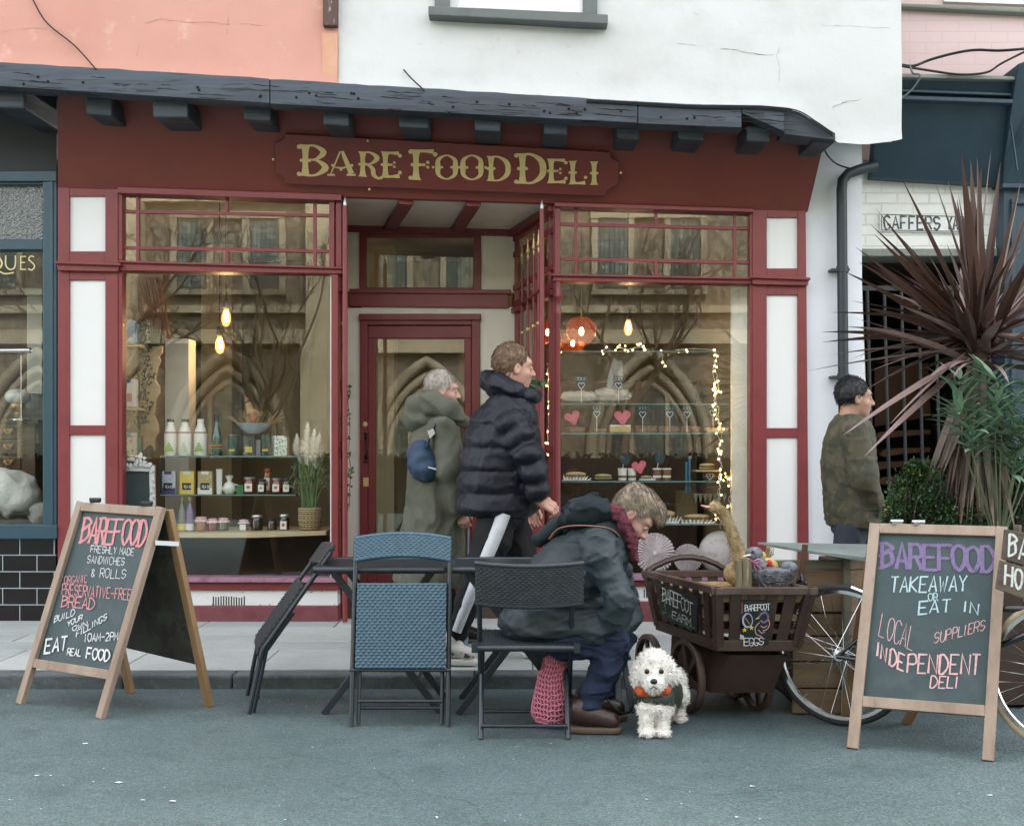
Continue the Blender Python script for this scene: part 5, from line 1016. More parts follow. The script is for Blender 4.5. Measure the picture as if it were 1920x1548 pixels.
def jar(name, label, cat, x, yb, h, r, body, lid, lab=None, cloth=False, group=None, D=GD, neck=False):
    c = rz(x, yb, D); h /= PPM; r /= PPM; t = thing(name, label, cat, c, group)
    m = MB(); m.lathe([(r * .8, .001), (r, .006), (r, h * .68), (r * .86, h * .80), (r * .84, h * .82), (0, h * .83)], c, 16); m.build('jar_body', body, t, smooth=40)
    m = MB()
    if cloth:
        n = 18; m.lathe([(r * .84, h * .74), (r * .9, h * .84), (r * .95, h * .97), (r * .6, h * 1.02), (0, h * 1.03)], c, n); vs = []
        for k in range(n * 2): a = k * math.pi / n; rr = r * (1.28 if k % 2 else 1.05); vs += [c + V(math.cos(a) * r * .9, math.sin(a) * r * .9, h * .84), c + V(math.cos(a) * rr, math.sin(a) * rr, h * .68)]
        b = len(vs); m.add(vs, [(i * 2, i * 2 + 1, (i * 2 + 3) % b, (i * 2 + 2) % b) for i in range(n * 2)])
    else: m.lathe([(r * .93, h * .84), (r * .95, h * .85), (r * .95, h * .98), (r * .9, h), (0, h)], c, 16)
    m.build('cloth_cover' if cloth else 'lid', lid, t, smooth=40)
    if lab:
        m = MB(); m.box(c + V(0, -r - .001, h * .38), (r * 1.25, .002, h * .48)); lo = m.build('label', m_label if lab is not True else m_label, t)
        m = MB(); m.box(c + V(0, -r - .0028, h * .40), (r * .5, .0012, h * .16)); m.build('label_print', lab, lo)
    return t
def carton(name, label, cat, x, yb, w, h, d, body, band=None, plate=None, txt=None, group=None, D=GD, rot=0, top=None):
    c = rz(x, yb, D); w /= PPM; h /= PPM; d /= PPM; t = thing(name, label, cat, c, group); m = MB(); m.box(c + V(0, 0, h / 2), (w, d, h)); m.build('carton_body', body, t, bevel=.002)
    f = -d / 2
    if band: m = MB(); m.box(c + V(0, f - .0006, h * .14), (w, .0012, h * .27)); m.build('colour_band', band, t)
    if top: m = MB(); m.box(c + V(0, f - .0006, h * .93), (w * .5, .0012, h * .13)); m.build('top_tab', top, t)
    if plate:
        m = MB(); m.box(c + V(0, f - .0016, h * .34), (w * .62, .0014, h * .30)); po = m.build('name_plate', plate, t)
        if txt:
            m = MB(); pl = (c + V(0, f - .0024, 0), V(0, -1, 0)); zc = (c.z + h * .27); y = HY - (zc - CH) * F / (c.y + f); write(m, txt, x - 7.5, y, x + 7.5, y, 5, pl, .0035, lift=.0006); m.build('plate_lettering', m_label, po)
    return t
# top row
for i, (x, cap, lab) in enumerate(((320, m_lid, 'white milk bottle with green cap and green triangle print, first beside the blackbird bracket'), (347, m_lid, 'white milk bottle with green cap and pale print between the two others'), (376, m_milk, 'white milk bottle with cream cap and lime triangle print beside the green bottle'))):
    c = rz(x, 855); k = 1 / PPM; t = thing('milk_bottle', lab, 'bottle', c, 'milk bottles'); m = MB(); m.lathe([(11 * k, .001), (12 * k, 2 * k), (12 * k, 42 * k), (10 * k, 49 * k), (6.4 * k, 59 * k), (5.6 * k, 66 * k), (6.4 * k, 67 * k), (0, 67.5 * k)], c, 18); m.build('bottle_body', m_milk, t, smooth=40)
    m = MB(); m.lathe([(6.6 * k, 64 * k), (6.8 * k, 69 * k), (0, 70 * k)], c, 14); m.build('bottle_cap', cap, t, smooth=40)
    m = MB(); m.lathe([(12.1 * k, 43 * k), (11.8 * k, 45.5 * k), (11.8 * k, 45.4 * k)], c, 18); m.build('red_seal', mat('rust print', (.30, .09, .05), .5) if i == 0 else MATS['rust print'], t)
    m = MB()
    for r_ in range(4):
        for q in range(4 - r_): m.box(c + V((q - (3 - r_) / 2) * 4.2 * k, -12.15 * k, (11 + r_ * 4.2) * k), (3.7 * k, .002, 3.7 * k))
    m.build('triangle_print', m_lime if i != 1 else mat('pale print', (.52, .58, .48), .6), t)
c = rz(406, 855); k = 1 / PPM; t = thing('cider_bottle', 'tall dark green glass bottle beside the white milk bottles', 'bottle', c); m = MB(); m.lathe([(10 * k, .001), (11 * k, 2 * k), (11 * k, 33 * k), (9 * k, 43 * k), (4.4 * k, 57 * k), (3.6 * k, 70 * k), (4.4 * k, 71 * k), (4.2 * k, 77 * k), (0, 77.5 * k)], c, 18); m.build('bottle_body', m_green, t, smooth=40)
m = MB(); m.lathe([(11.2 * k, 9 * k), (11.2 * k, 25 * k), (11.2 * k, 24.9 * k)], c, 18); m.build('label', mat('green label', (.02, .07, .03), .5), t); m = MB(); m.lathe([(11.4 * k, 19 * k), (11.4 * k, 22 * k), (11.4 * k, 21.9 * k)], c, 18); m.lathe([(11.4 * k, 14 * k), (11.4 * k, 15.5 * k), (11.4 * k, 15.4 * k)], c, 18); m.build('orange_print', mat('orange print', (.45, .12, .03), .5), t); m = MB(); m.lathe([(4.7 * k, 66 * k), (4.7 * k, 77.8 * k), (0, 78 * k)], c, 12); m.build('bottle_cap', m_blackp, t)
def tin(label, x, w, h, body, lid):
    c = rz(x, 855); k = 1 / PPM; t = thing('tea_tin', label, 'tin', c, 'patterned tins'); m = MB(); m.lathe([(w * k, .001), (w * k, h * .82 * k), (w * .97 * k, h * .82 * k)], c, 20); m.build('tin_body', body, t, smooth=40)
    m = MB(); m.lathe([(w * 1.02 * k, h * .80 * k), (w * 1.02 * k, h * .98 * k), (w * .9 * k, h * k), (0, h * k)], c, 20); m.build('lid', lid, t, smooth=40); m = MB(); m.box(c + V(0, -w * k - .0005, h * .28 * k), (w * 1.1 * k, .002, h * .1 * k)); m.build('label', mat('gold label', (.50, .36, .06), .5) if 'gold label' not in MATS else MATS['gold label'], t)
tin('dark green patterned tin beside the tall green bottle', 437, 10, 40, m_tinb, m_lid); tin('dark green patterned tin with tall lid between the bowl and the cream carton', 499, 10, 41, m_tinb, m_lid)
carton('tea_carton', 'dark green patterned carton under the enamel bowl', 'carton', 468, 855, 21, 37, 18, m_tinb, plate=MATS['gold label']); carton('tea_carton', 'cream and teal patterned carton at the end of the top shelf', 'carton', 528, 855, 24, 38, 18, m_tinc, top=m_label); carton('tea_carton', 'plain pale carton half hidden between the green tins', 'carton', 485, 855, 9, 31, 14, mat('pale grey card', (.48, .50, .54), .6), D=GD + .06); carton('tea_carton', 'plain pale carton behind the patterned cream one', 'carton', 514, 855, 10, 38, 14, MATS['pale grey card'], D=GD + .06)
c = gp(477, 813, GD); k = 1 / PPM; m = MB(); m.lathe([(12 * k, 0), (14 * k, 1 * k), (25 * k, 9 * k), (34 * k, 19 * k), (35 * k, 20 * k), (32 * k, 19 * k), (0, 12 * k)], c, 26, None, 1, .7); solo(m, 'enamel_bowl', m_chinab, 'blue grey enamel bowl standing on the tins', 'bowl', smooth=40)
hn = thing('straw_hen', 'straw hen with red comb sitting in the enamel bowl', 'ornament', gp(472, 800)); m = MB(); m.ell(gp(474, 782), (.055, .05, .06)); m.tube([gp(470, 772), gp(465, 755)], [.035, .02], 10)
def fn(rr): a_ = rr.uniform(0, 6.28); nn = V(math.cos(a_), math.sin(a_), rr.uniform(-.3, .6)); return gp(474, 782) + nn * .05, nn, V(-nn.y, nn.x, .3)
straw_strands(m, fn, 160, .05, .0018, 8); m.build('straw_body', m_straw, hn, smooth=50); m = MB(); m.ell(gp(463, 750), (.012, .02, .02)); m.ell(gp(475, 783, GD - .05), (.026, .012, .03)); m.build('red_comb', mat('faded red felt', (.36, .12, .09), .8), hn, smooth=50)
m = MB(); rr = random.Random(3)
for i in range(34): a = rr.uniform(-.4, 3.5); p = gp(477 + math.cos(a) * 26, 796, GD + rr.uniform(-.06, .06)); m.tube([p, p + V(math.cos(a) * rr.uniform(.03, .12), rr.uniform(-.04, .04), rr.uniform(.0, .11))], .0018, 4)
m.build('nest_straw', m_straw, hn)
# tea row
for x, b, bd_, lab in ((317, m_pur, m_purd, 'lilac tea carton with purple foot on the middle shelf'), (352, m_yel, m_yel, 'yellow tea carton on the middle shelf'), (386, m_tan, m_label, 'tan tea carton with white foot on the middle shelf')): carton('tea_carton', lab, 'carton', x, 926, 27, 43, 14, b, band=bd_, plate=m_blackp, txt='TEA CO', top=m_label if b is not m_pur else m_purd, group='tea cartons')
c = rz(411, 926); m = MB(); m.lathe([(5 * k, 0), (5.2 * k, 6 * k), (6 * k, 46 * k), (6 * k, 47 * k), (0, 47.2 * k)], c, 12, None, 1, .5); solo(m, 'cream_tube', m_china, 'upright white tube between tan tea carton and teapot', 'tube', smooth=40)
c = rz(430, 926); tp_ = thing('teapot', 'small white flowered china teapot on the middle shelf', 'teapot', c); m = MB(); m.lathe([(7 * k, 0), (11 * k, 5 * k), (12 * k, 12 * k), (9 * k, 20 * k), (4 * k, 23 * k), (5 * k, 28 * k), (8 * k, 34 * k), (0, 36 * k)], c, 18); m.tube([c + V(-11 * k, 0, 8 * k), c + V(-16 * k, 0, 13 * k), c + V(-18 * k, 0, 20 * k)], [.011, .008, .006], 8); m.build('pot_body', m_china, tp_, smooth=50); m = MB(); m.tube([c + V(10 * k, 0, 7 * k), c + V(17 * k, 0, 9 * k), c + V(16 * k, 0, 17 * k), c + V(9 * k, 0, 18 * k)], .005, 8); m.build('handle', m_china, tp_, smooth=50)
carton('tea_carton', 'little green box between teapot and jars', 'carton', 451, 926, 13, 17, 10, mat('bright green card', (.03, .16, .05), .5))
jar('preserve_jar', 'red preserve jar with white label beside the little green box', 'jar', 468, 925, 31, 11, m_jamr, m_lidw, m_redp, group='labelled jars'); jar('preserve_jar', 'small dark jar with white label, second jar on the middle shelf', 'jar', 491, 925, 27, 8.5, m_jamd, m_lidb, m_lime, group='labelled jars'); jar('preserve_jar', 'red preserve jar with white label, between the two dark jars', 'jar', 519, 925, 29, 10, m_jamr, m_lidw, m_redp, group='labelled jars'); jar('preserve_jar', 'small dark jar at the end of the middle shelf', 'jar', 538, 925, 28, 9, m_jamd, m_lidb, m_lime, group='labelled jars')
jar('sauce_bottle', 'amber sauce bottle standing behind the middle shelf jars', 'bottle', 502, 925, 48, 8, m_honey, m_redp, m_redp, D=GD + .07)
# bottom row on the plank
for x, mm, lab in ((341, m_liquor, 'clear spirit bottle with yellow label on the plank'), (356, m_liqp, 'violet spirit bottle on the plank beside the clear one')):
    c = rz(x, 996, GD - .05); t = thing('spirit_bottle', lab, 'bottle', c); m = MB(); m.lathe([(8 * k, .001), (8.4 * k, 3 * k), (8.4 * k, 36 * k), (4 * k, 48 * k), (3.4 * k, 62 * k), (0, 62.4 * k)], c, 16); m.build('bottle_body', mm, t, smooth=40); m = MB(); m.lathe([(3.8 * k, 58 * k), (3.8 * k, 66 * k), (0, 66.3 * k)], c, 12); m.build('bottle_cap', m_gold, t); m = MB(); m.lathe([(8.6 * k, 3 * k), (8.6 * k, 15 * k), (8.6 * k, 14.9 * k)], c, 16); m.build('label', m_yel if mm is m_liquor else m_label, t)
for x, r, h, mm, lab in ((377, 11, 27, m_honey, 'amber jam jar under pink gingham, next to the spirit bottles'), (399, 9.5, 24, m_jamr, 'red jam jar under pink gingham, middle one of three together'), (419, 9.5, 25, m_pickle, 'dark jam jar under pink gingham, third of the three together'), (457, 9, 22, m_pickle, 'green pickle jar under pink gingham standing alone with white label')): jar('jam_jar', lab, 'jar', x, 996, h, r, mm, m_ging, m_label if x == 457 else None, True, 'gingham topped jam jars', GD - .05)
jar('chilli_jar', 'large dark chilli jar with black label on the plank', 'jar', 482, 996, 31, 10.5, m_jamd, m_lidw, None, D=GD - .05); jar('chilli_jar', 'squat dark chilli jar between two taller chilli jars', 'jar', 510, 996, 24, 9, m_jamd, m_lidb, None, D=GD - .05); jar('chilli_jar', 'dark chilli jar with white label and red chilli beside the basket', 'jar', 533, 996, 32, 9.5, m_jamd, m_lidw, m_redp, D=GD - .05)
# basket of pampas
c = rz(581, 992, GD - .08); pb = thing('pampas_basket', 'striped seagrass basket of pampas grass at the end of the plank', 'potted plant', c); m = MB()
for j in range(10): z = j * 4 * k; m.lathe([((19 + min(j, 4) * .5) * k, z), ((20.5 + min(j, 4) * .5) * k, z + 2 * k), ((19 + min(j, 4) * .5) * k, z + 4 * k)], c, 24)
m.build('basket', m_basket, pb, smooth=60); m = MB()
for j in (1, 3, 5, 7):
    for q in range(20): a = q * .314; m.box(c + V(math.cos(a) * 21.6 * k, math.sin(a) * 21.6 * k, (j * 4 + 2) * k), (.008, .008, .007))
m.build('dark_banding', m_blackp, pb); m = MB(); rr = random.Random(11)
for i in range(130):
    a = rr.uniform(0, 6.283); l = rr.uniform(.16, .42); s = rr.uniform(.02, .17); p = c + V(rr.uniform(-.05, .05), rr.uniform(-.05, .05), 38 * k); d = V(math.cos(a), math.sin(a) * .7, 0); pts = [p, p + d * s * .25 + ZZ * l * .55, p + d * s * .6 + ZZ * l * .9, p + d * s + ZZ * l * (1 if rr.random() < .6 else .7)]; m.tube(crom([tuple(q) for q in pts], 3), [.0035] * 9 + [.0008], 3, False)
m.build('reed_blades', m_reed, pb); m = MB()
for (x, y0, y1, w_) in ((577, 905, 783, 15), (556, 900, 806, 14), (599, 910, 804, 15), (590, 900, 796, 11)):
    for i in range(520):
        t_ = rr.random(); p = gp(lerp(580, x, t_ * .4 + .6), lerp(y0 - 30, y1 + 14, t_), GD - .08 + rr.uniform(-.03, .03)); a = rr.uniform(0, 6.28); rr_ = w_ * k * math.sin(math.pi * min(1, t_ * .8 + .18)) ; e = p + V(math.cos(a) * rr_, math.sin(a) * rr_, rr.uniform(.01, .04)); m.add([p, p + V(.005, 0, .004), e], [(0, 1, 2)])
    m.tube([gp(580, 950, GD - .08), gp(lerp(580, x, .7), y0, GD - .08), gp(x, y1 + 12, GD - .08)], .002, 4)
m.build('plumes', m_pamp, pb)
# ornate framed chalkboard, carved bracket with ivy, side shelves
of = thing('framed_chalkboard', 'small chalkboard in an ornate white carved frame inside the window', 'chalkboard', gp(258, 985, GD - .2)); m = MB(); D_ = GD - .2
for a in ((231, 880, 231, 990, 10), (284, 880, 287, 990, 9), (228, 876, 289, 878, 12), (226, 985, 291, 985, 12)): m.pb(*a, D_, .03)
rr = random.Random(9)
for i in range(60): t_ = rr.random(); m.ell(gp(lerp(232, 286, t_), 876 - 22 * math.sin(math.pi * t_) * rr.random() - rr.uniform(0, 4), D_ - .005), (.012, .012, .012 * rr.uniform(.6, 1.4)), None, 7, 5)
for i in range(44): t_ = rr.random(); x = 230 if i % 2 else 286; m.ell(gp(x + rr.uniform(-4, 4), lerp(880, 985, t_), D_ - .004), (.010, .010, .016), None, 7, 5)
m.build('ornate_frame', mat('white carved plaster', (.70, .70, .70), .6), of, smooth=60); m = MB(); m.ps(234, 880, 282, 984, D_ + .015, .01); m.build('slate', m_slate, of)
cbk = MB(); D_ = GD + .16; prof = [(262, 845), (262, 655), (256, 648), (304, 648), (303, 662), (297, 668), (300, 676), (294, 690), (290, 712), (298, 724), (299, 738), (291, 750), (288, 778), (296, 796), (297, 812), (291, 820), (290, 845)]
cbk.pq(prof, D_, .04); solo(cbk, 'carved_bracket', m_pine, 'scroll cut pale pine bracket hung with ivy inside the window', 'bracket', bevel=.004)
def ivy(name, label, pts, D, n, size, seed, mm, spread=.03, group=None):
    rr = random.Random(seed); t = thing(name, label, 'plant', at(*pts[0], D), group); m = MB(); L = [at(x, y, D) for x, y in crom(pts, 6)]; m.tube(L, .0025, 4); m.build('stem', m_bark, t); m = MB()
    for i in range(n):
        p = rr.choice(L) + V(rr.uniform(-spread, spread), rr.uniform(-spread, spread * .3), rr.uniform(-.02, .02)); q = Matrix.Rotation(rr.uniform(-1.2, 1.2), 3, 'Y') @ Matrix.Rotation(rr.uniform(-.7, .7), 3, 'X'); s = size * rr.uniform(.6, 1.2)
        m.add([p + q @ (V(x, y_, z) * s) for x, y_, z in ((0, 0, .25), (.45, -.08, .5), (.5, -.1, .05), (.28, -.04, -.2), (0, -.05, -1), (-.28, -.04, -.2), (-.5, -.1, .05), (-.45, -.08, .5))], [(0, 1, 2, 3), (0, 3, 4, 5), (0, 5, 6, 7)])
    m.build('leaves', mm, t); return t
m_ivyd = mat('dark ivy leaf', (.02, .028, .016), .5); m_ivyg = mat('green ivy leaf', (.022, .075, .022), .45, var=(30, (.035, .11, .035), .45, .65))
ivy('ivy_trail', 'dark trailing ivy hanging down the carved pine bracket', [(272, 606), (276, 640), (268, 668), (280, 700), (272, 735), (276, 765), (266, 796)], GD + .1, 150, .022, 5, m_ivyd, .045)
carton('gift_box', 'white box with pale oval print on the high side shelf', 'box', 239, 644, 22, 44, 30, mat('white pale blue card', (.62, .66, .68), .5), D=GD + .02); carton('gift_box', 'blue box behind the white one on the high side shelf', 'box', 255, 644, 12, 38, 24, mat('blue card', (.10, .26, .36), .5), D=GD + .1)
c = gp(275, 648, GD + .18); m = MB(); m.lathe([(9 * k, 0), (10 * k, 20 * k), (5 * k, 36 * k), (6 * k, 50 * k), (0, 50.5 * k)], c, 14); solo(m, 'dark_bottle', m_jamd, 'dark glass bottle standing on the carved bracket', 'bottle', smooth=40)
carton('glass_box', 'small dark green glass box on the carved bracket', 'box', 292, 648, 19, 30, 16, m_green, D=GD + .17)
c_ = carton('flour_bag', 'white paper bag with red and blue print on the middle side shelf', 'bag', 243, 763, 26, 52, 24, mat('white paper bag', (.62, .58, .54), .7), band=None, plate=mat('red bag print', (.45, .08, .07), .6), top=mat('blue bag print', (.08, .15, .30), .6), D=GD + .04)
carton('grocery_carton', 'blue topped picture carton beside the ornate frame', 'carton', 242, 856, 26, 45, 20, mat('picture print card', (.50, .46, .38), .55, var=(45, (.30, .10, .05), .55, .6), var2=(30, (.55, .42, .08), .6, .66)), top=mat('sky blue print', (.10, .32, .44), .5), D=GD + .02); carton('grocery_carton', 'green and red carton behind the blue topped one', 'carton', 259, 856, 14, 40, 20, mat('green red print card', (.06, .20, .12), .55, var=(40, (.40, .07, .04), .55, .6)), D=GD + .09)
for y, lab in ((645, 'short pine side shelf under the white and blue boxes'), (764, 'short pine side shelf under the white paper bag'), (857, 'short pine side shelf under the blue topped carton')): m = MB(); m.ps(226, y, 262, y + 5, GD - .06, .28); m.pq([(250, y + 5), (256, y + 5), (240, y + 40), (236, y + 40)], GD + .05, .04); solo(m, 'side_shelf', m_pine, lab, 'shelf', bevel=.003)
m = MB(); m.pq([(266, 846), (272, 842), (276, 836), (282, 834), (287, 838), (287, 848), (280, 856), (270, 857), (260, 853), (264, 851)], GD - .02, .012); solo(m, 'blackbird_ornament', m_blackp, 'flat black bird ornament perched by the ornate frame', 'ornament')
m = MB()
for i in range(9): m.slab([gp(238 + i * 7, 520, 9.4), gp(243.5 + i * 7, 520, 9.4), gp(300 + i * 3.4, 690, 9.4), gp(297 + i * 3.4, 690, 9.4)], V(0, .05, 0))
m.build('stair_soffit', mat('copper toned boards', (.22, .09, .035), .6, var=(6, (.15, .06, .025), .45, .65)), deli)

# lamps
def bulb(label, x, y, D, h, w, top):
    c = at(x, y, D); k_ = D / F; t = thing('pendant_bulb', label, 'lamp', at(x, top, D), 'bare filament bulbs'); m = MB(); m.lathe([(.001, -h * .5 * k_), (w * .32 * k_, -h * .44 * k_), (w * .5 * k_, -h * .18 * k_), (w * .44 * k_, h * .1 * k_), (w * .22 * k_, h * .42 * k_), (w * .2 * k_, h * .5 * k_)], c, 16); m.build('bulb_glass', m_bulbglass, t, smooth=60)
    m = MB(); m.tube([c + V(-w * .12 * k_, 0, h * .3 * k_), c + V(-w * .16 * k_, 0, -h * .25 * k_), c + V(0, 0, h * .1 * k_), c + V(w * .16 * k_, 0, -h * .25 * k_), c + V(w * .12 * k_, 0, h * .3 * k_)], w * .085 * k_, 6); m.build('filament', m_fil, t)
    m = MB(); m.lathe([(w * .28 * k_, h * .46 * k_), (w * .32 * k_, h * .8 * k_), (w * .15 * k_, h * .95 * k_), (0, h * .96 * k_)], c, 12); m.tube([c + ZZ * h * .9 * k_, at(x, top, D)], .005, 6); m.build('lamp_cord', m_lidb, t)
    return c
def lampl(c, e, col=(1, .62, .3), r=.04): 
    l = bpy.data.lights.new('bulb_light', 'POINT'); l.energy = e; l.color = col; l.shadow_soft_size = r; o = bpy.data.objects.new('bulb_light', l); COL.objects.link(o); o.location = c
for a in (('upper of two glowing filament bulbs in the jar window', 424, 594, 9.3, 36, 18, 380), ('lower of two glowing filament bulbs in the jar window', 412, 645, 9.0, 36, 18, 380), ('single glowing filament bulb in the cake window', 1178, 613, 9.6, 32, 16, 400)): c = bulb(*a); lampl(c - ZZ * .12, .6)
for (x, y, r, D, lab) in ((1090, 620, 29, 9.3, 'largest orange blown glass globe lamp in the cake window'), (1074, 642, 24, 9.8, 'orange globe lamp hanging lower behind the largest one'), (1027, 622, 24, 9.9, 'orange globe lamp seen through the porch side window')):
    c = at(x, y, D); t = thing('globe_lamp', lab, 'lamp', at(x, 420, D), 'orange globe lamps'); R_ = r * D / F; m = MB(); nb_ = 22; vs = []; fs = []
    m.ell(c, (R_, R_, R_ * .92), None, 26, 16); m.v = [tuple(c + (Vector(p) - c) * (1 + .16 * noise.noise((Vector(p) - c) * (2.6 / R_) + V(x, 0, 0)))) for p in m.v]; m.build('globe', m_copper, t, smooth=60)
    m = MB(); m.ell(c - ZZ * .005, (R_ * .16, R_ * .16, R_ * .26), None, 10, 8); m.build('glowing_bulb', m_fil, t, smooth=60); m = MB(); m.tube([c + ZZ * R_ * .9, at(x, 420, D)], .003, 5); m.lathe([(.0, R_ * .8), (.02, R_ * .8), (.02, R_ * 1.1), (0, R_ * 1.12)], c, 10); m.build('lamp_cord', m_brass, t); lampl(c - ZZ * R_ * 1.3, .12, (1, .4, .15))

# cake window
shelf_unit('glass_shelving', 'tall glass shelving of cakes and bread in the window', 1053, 1364, [658, 756, 811, 901, 981], GD - .1, GD + .18, up=False)
m_loaf = mat('bread crust', (.36, .20, .09), .7, var=(20, (.50, .33, .17), .45, .65), bump=(30, .4)); m_loafp = mat('pale bread', (.52, .38, .22), .75, var=(25, (.40, .26, .12), .5, .65), bump=(30, .3)); m_cake = mat('brown cake', (.22, .11, .055), .8, var=(60, (.13, .06, .03), .45, .6), bump=(80, .7)); m_sponge = mat('yellow sponge', (.56, .40, .15), .8, var=(70, (.48, .30, .10), .5, .6), bump=(80, .5)); m_icing = mat('white icing', (.74, .72, .68), .5); m_leafy = mat('salad filling', (.10, .16, .05), .6, var=(60, (.40, .08, .04), .6, .65)); m_card = mat('black price card', (.020, .040, .046), .6); m_heart = mat('pink felt heart', (.60, .13, .17), .8, bump=(90, .3)); m_stick = mat('white wire', (.70, .70, .66), .4)
def loaf(label, x, yb, w, h, mm, wrap=True):
    c = gp(x, yb); t = thing('bread_loaf', label, 'bread', c); m = MB(); n = 9; L = [c + V((i / (n - 1) - .5) * w * k, 0, h * .48 * k) for i in range(n)]; m.tube(L, [h * .5 * k * (.45 + .55 * math.sin(math.pi * (i + .7) / (n + .4)) ** .5) for i in range(n)], 12); m.v = [tuple(Vector(p) * (1 + .0 * 1)) for p in m.v]; m.build('crust', mm, t, smooth=60)
    if wrap:
        m = MB(); m.tube([c + V(-w * .55 * k, -.0, h * .4 * k)] + [p + V(0, -.004, .0) for p in L] + [c + V(w * .62 * k, 0, h * .3 * k)], [.012] + [h * .56 * k * (.5 + .5 * math.sin(math.pi * (i + .7) / (n + .4)) ** .5) for i in range(n)] + [.02], 9); m.v = [tuple(Vector(p) + noise.noise_vector(Vector(p) * 40) * .008) for p in m.v]; m.build('clear_bag', m_film, t)
loaf('long pale loaf in a clear bag on the high cake shelf', 1086, 755, 62, 22, m_loafp); loaf('round brown loaf in a clear bag on the high cake shelf', 1146, 755, 56, 28, m_loaf)
m = MB(); rr = random.Random(2)
for i in range(40): a = rr.uniform(0, 6.28); p = gp(1150 + rr.uniform(-14, 14), 735 - rr.uniform(0, 25)); q = gp(1160 + rr.uniform(-10, 10), 682 + rr.uniform(-8, 22)); m.add([p, p + V(.02, .01, .005), q, q + V(-.012, 0, .01)], [(0, 1, 2, 3)])
solo(m, 'bag_top', m_film, 'gathered clear plastic top of the round loaf bag', 'bag')
def pcard(label, x, y0, y1, w, yb):
    t = thing('price_card', label, 'price card', gp(x, yb, GD - .06), 'black price cards'); D_ = GD - .06; m = MB(); m.ps(x - w / 2, y0, x + w / 2, y1 + 3, D_, .004); co = m.build('card', m_card, t); pl = (at(x, y0, D_ - .0005), V(0, -1, 0)); m = MB(); rr = random.Random(int(x))
    for j in range(2):
        for s in range(3): xx = x - w * .35 + s * w * .26; yy = y0 + 3 + j * 3.6; m.ribbon([on(xx, yy + rr.uniform(-.4, .4), pl), on(xx + w * .1, yy + rr.uniform(-.5, .5), pl), on(xx + w * .18, yy, pl)], .0028, pl[1], .0008)
    m.build('chalk_lettering', W_, co); m = MB(); h = [(0, 7), (-5, 1), (-6, -2), (-4, -4.5), (-1.5, -4), (0, -2), (1.5, -4), (4, -4.5), (6, -2), (5, 1), (0, 7)]; m.tube([at(x + a, y1 + b, D_ - .008) for a, b in crom([(a, b) for a, b in h], 2)], .0022, 5); m.tube([at(x, y1 + 7, D_ - .008), at(x, yb, D_ - .006)], .0022, 5); m.build('heart_holder', m_stick, t)
for i, (x, y0, y1, w, yb, lab) in enumerate(((1090, 705, 722, 23, 755, 'black price card over the long pale loaf'), (1160, 705, 722, 22, 755, 'black price card before the round loaf'), (1119, 760, 775, 22, 810, 'black price card between the two pink hearts'), (1205, 760, 776, 21, 810, 'black price card just past the yellow sponge'), (1256, 760, 776, 23, 810, 'third black price card along the cake shelf'), (1288, 760, 776, 21, 810, 'fourth black price card along the cake shelf'), (1337, 756, 774, 24, 810, 'black price card at the fairy light end of the cake shelf'), (1331, 886, 892, 26, 901, 'low black price card beneath the pastries'))): pcard(lab, x, y0, y1, w, yb)
def heart(label, x, y, s, D_, rot):
    m = MB(); h = crom([(0, .9), (-.5, .35), (-.95, -.2), (-.9, -.62), (-.5, -.85), (-.15, -.68), (0, -.42), (.15, -.68), (.5, -.85), (.9, -.62), (.95, -.2), (.5, .35), (0, .9)], 3)[:-1]; ca, sa = math.cos(rot), math.sin(rot); m.pq([(x + s * (a * ca - b * sa), y + s * (a * sa + b * ca)) for a, b in h][::-1], D_, .008); t = thing('felt_heart', label, 'heart sign', at(x, y + s, D_), 'pink hearts'); ho = m.build('heart', m_heart, t, bevel=.002); pl = (at(x, y, D_ - .0005), V(0, -1, 0)); m = MB()
    for j in range(3): m.ribbon([on(x - s * .5 + j * 1, y - s * .35 + j * s * .28, pl), on(x - s * .1, y - s * .40 + j * s * .28, pl), on(x + s * .45 - j * 1.5, y - s * .38 + j * s * .28, pl)], .0025, pl[1], .0008)
    m.build('pen_lettering', m_chrose, ho)
heart('pink felt heart at the column end of the cake shelf', 1074, 784, 15, GD - .07, -.35); heart('pink felt heart stuck in the yellow sponge', 1167, 783, 16, GD - .07, -.05); heart('pink felt heart between the glass pots', 1199, 876, 14, GD - .04, -.2)
def cake(label, x, yb, w, h, mm, top=None, cut=.5):
    c = gp(x, yb); t = thing('cake_slice', label, 'cake', c, 'cakes on the glass shelf'); m = MB(); m.box(c + V(0, 0, h * .5 * k), (w * k, .12, h * k)); m.v = [tuple(Vector(p)) for p in m.v]; m.build('crumb', mm, t, bevel=.008)
    if top: m = MB(); m.box(c + V(0, 0, h * k + .006), (w * .98 * k, .118, .012)); m.build('icing', top, t, bevel=.005)
for x, w, h, mm, tp, lab in ((1078, 36, 10, m_cake, None, 'flat brown cake beneath the first pink heart'), (1124, 26, 7, m_cake, None, 'low dark cake in the shadow between the hearts'), (1162, 40, 11, m_sponge, m_icing, 'yellow sponge cake with white icing'), (1210, 42, 13, m_cake, None, 'brown loaf cake right beside the yellow sponge'), (1253, 38, 12, m_cake, None, 'brown loaf cake in the middle of the row of three'), (1294, 36, 12, m_cake, None, 'brown loaf cake, third in the row of three'), (1343, 42, 9, m_loafp, None, 'pale flat cake at the fairy light end')): cake(lab, x, 811, w, h, mm, tp)
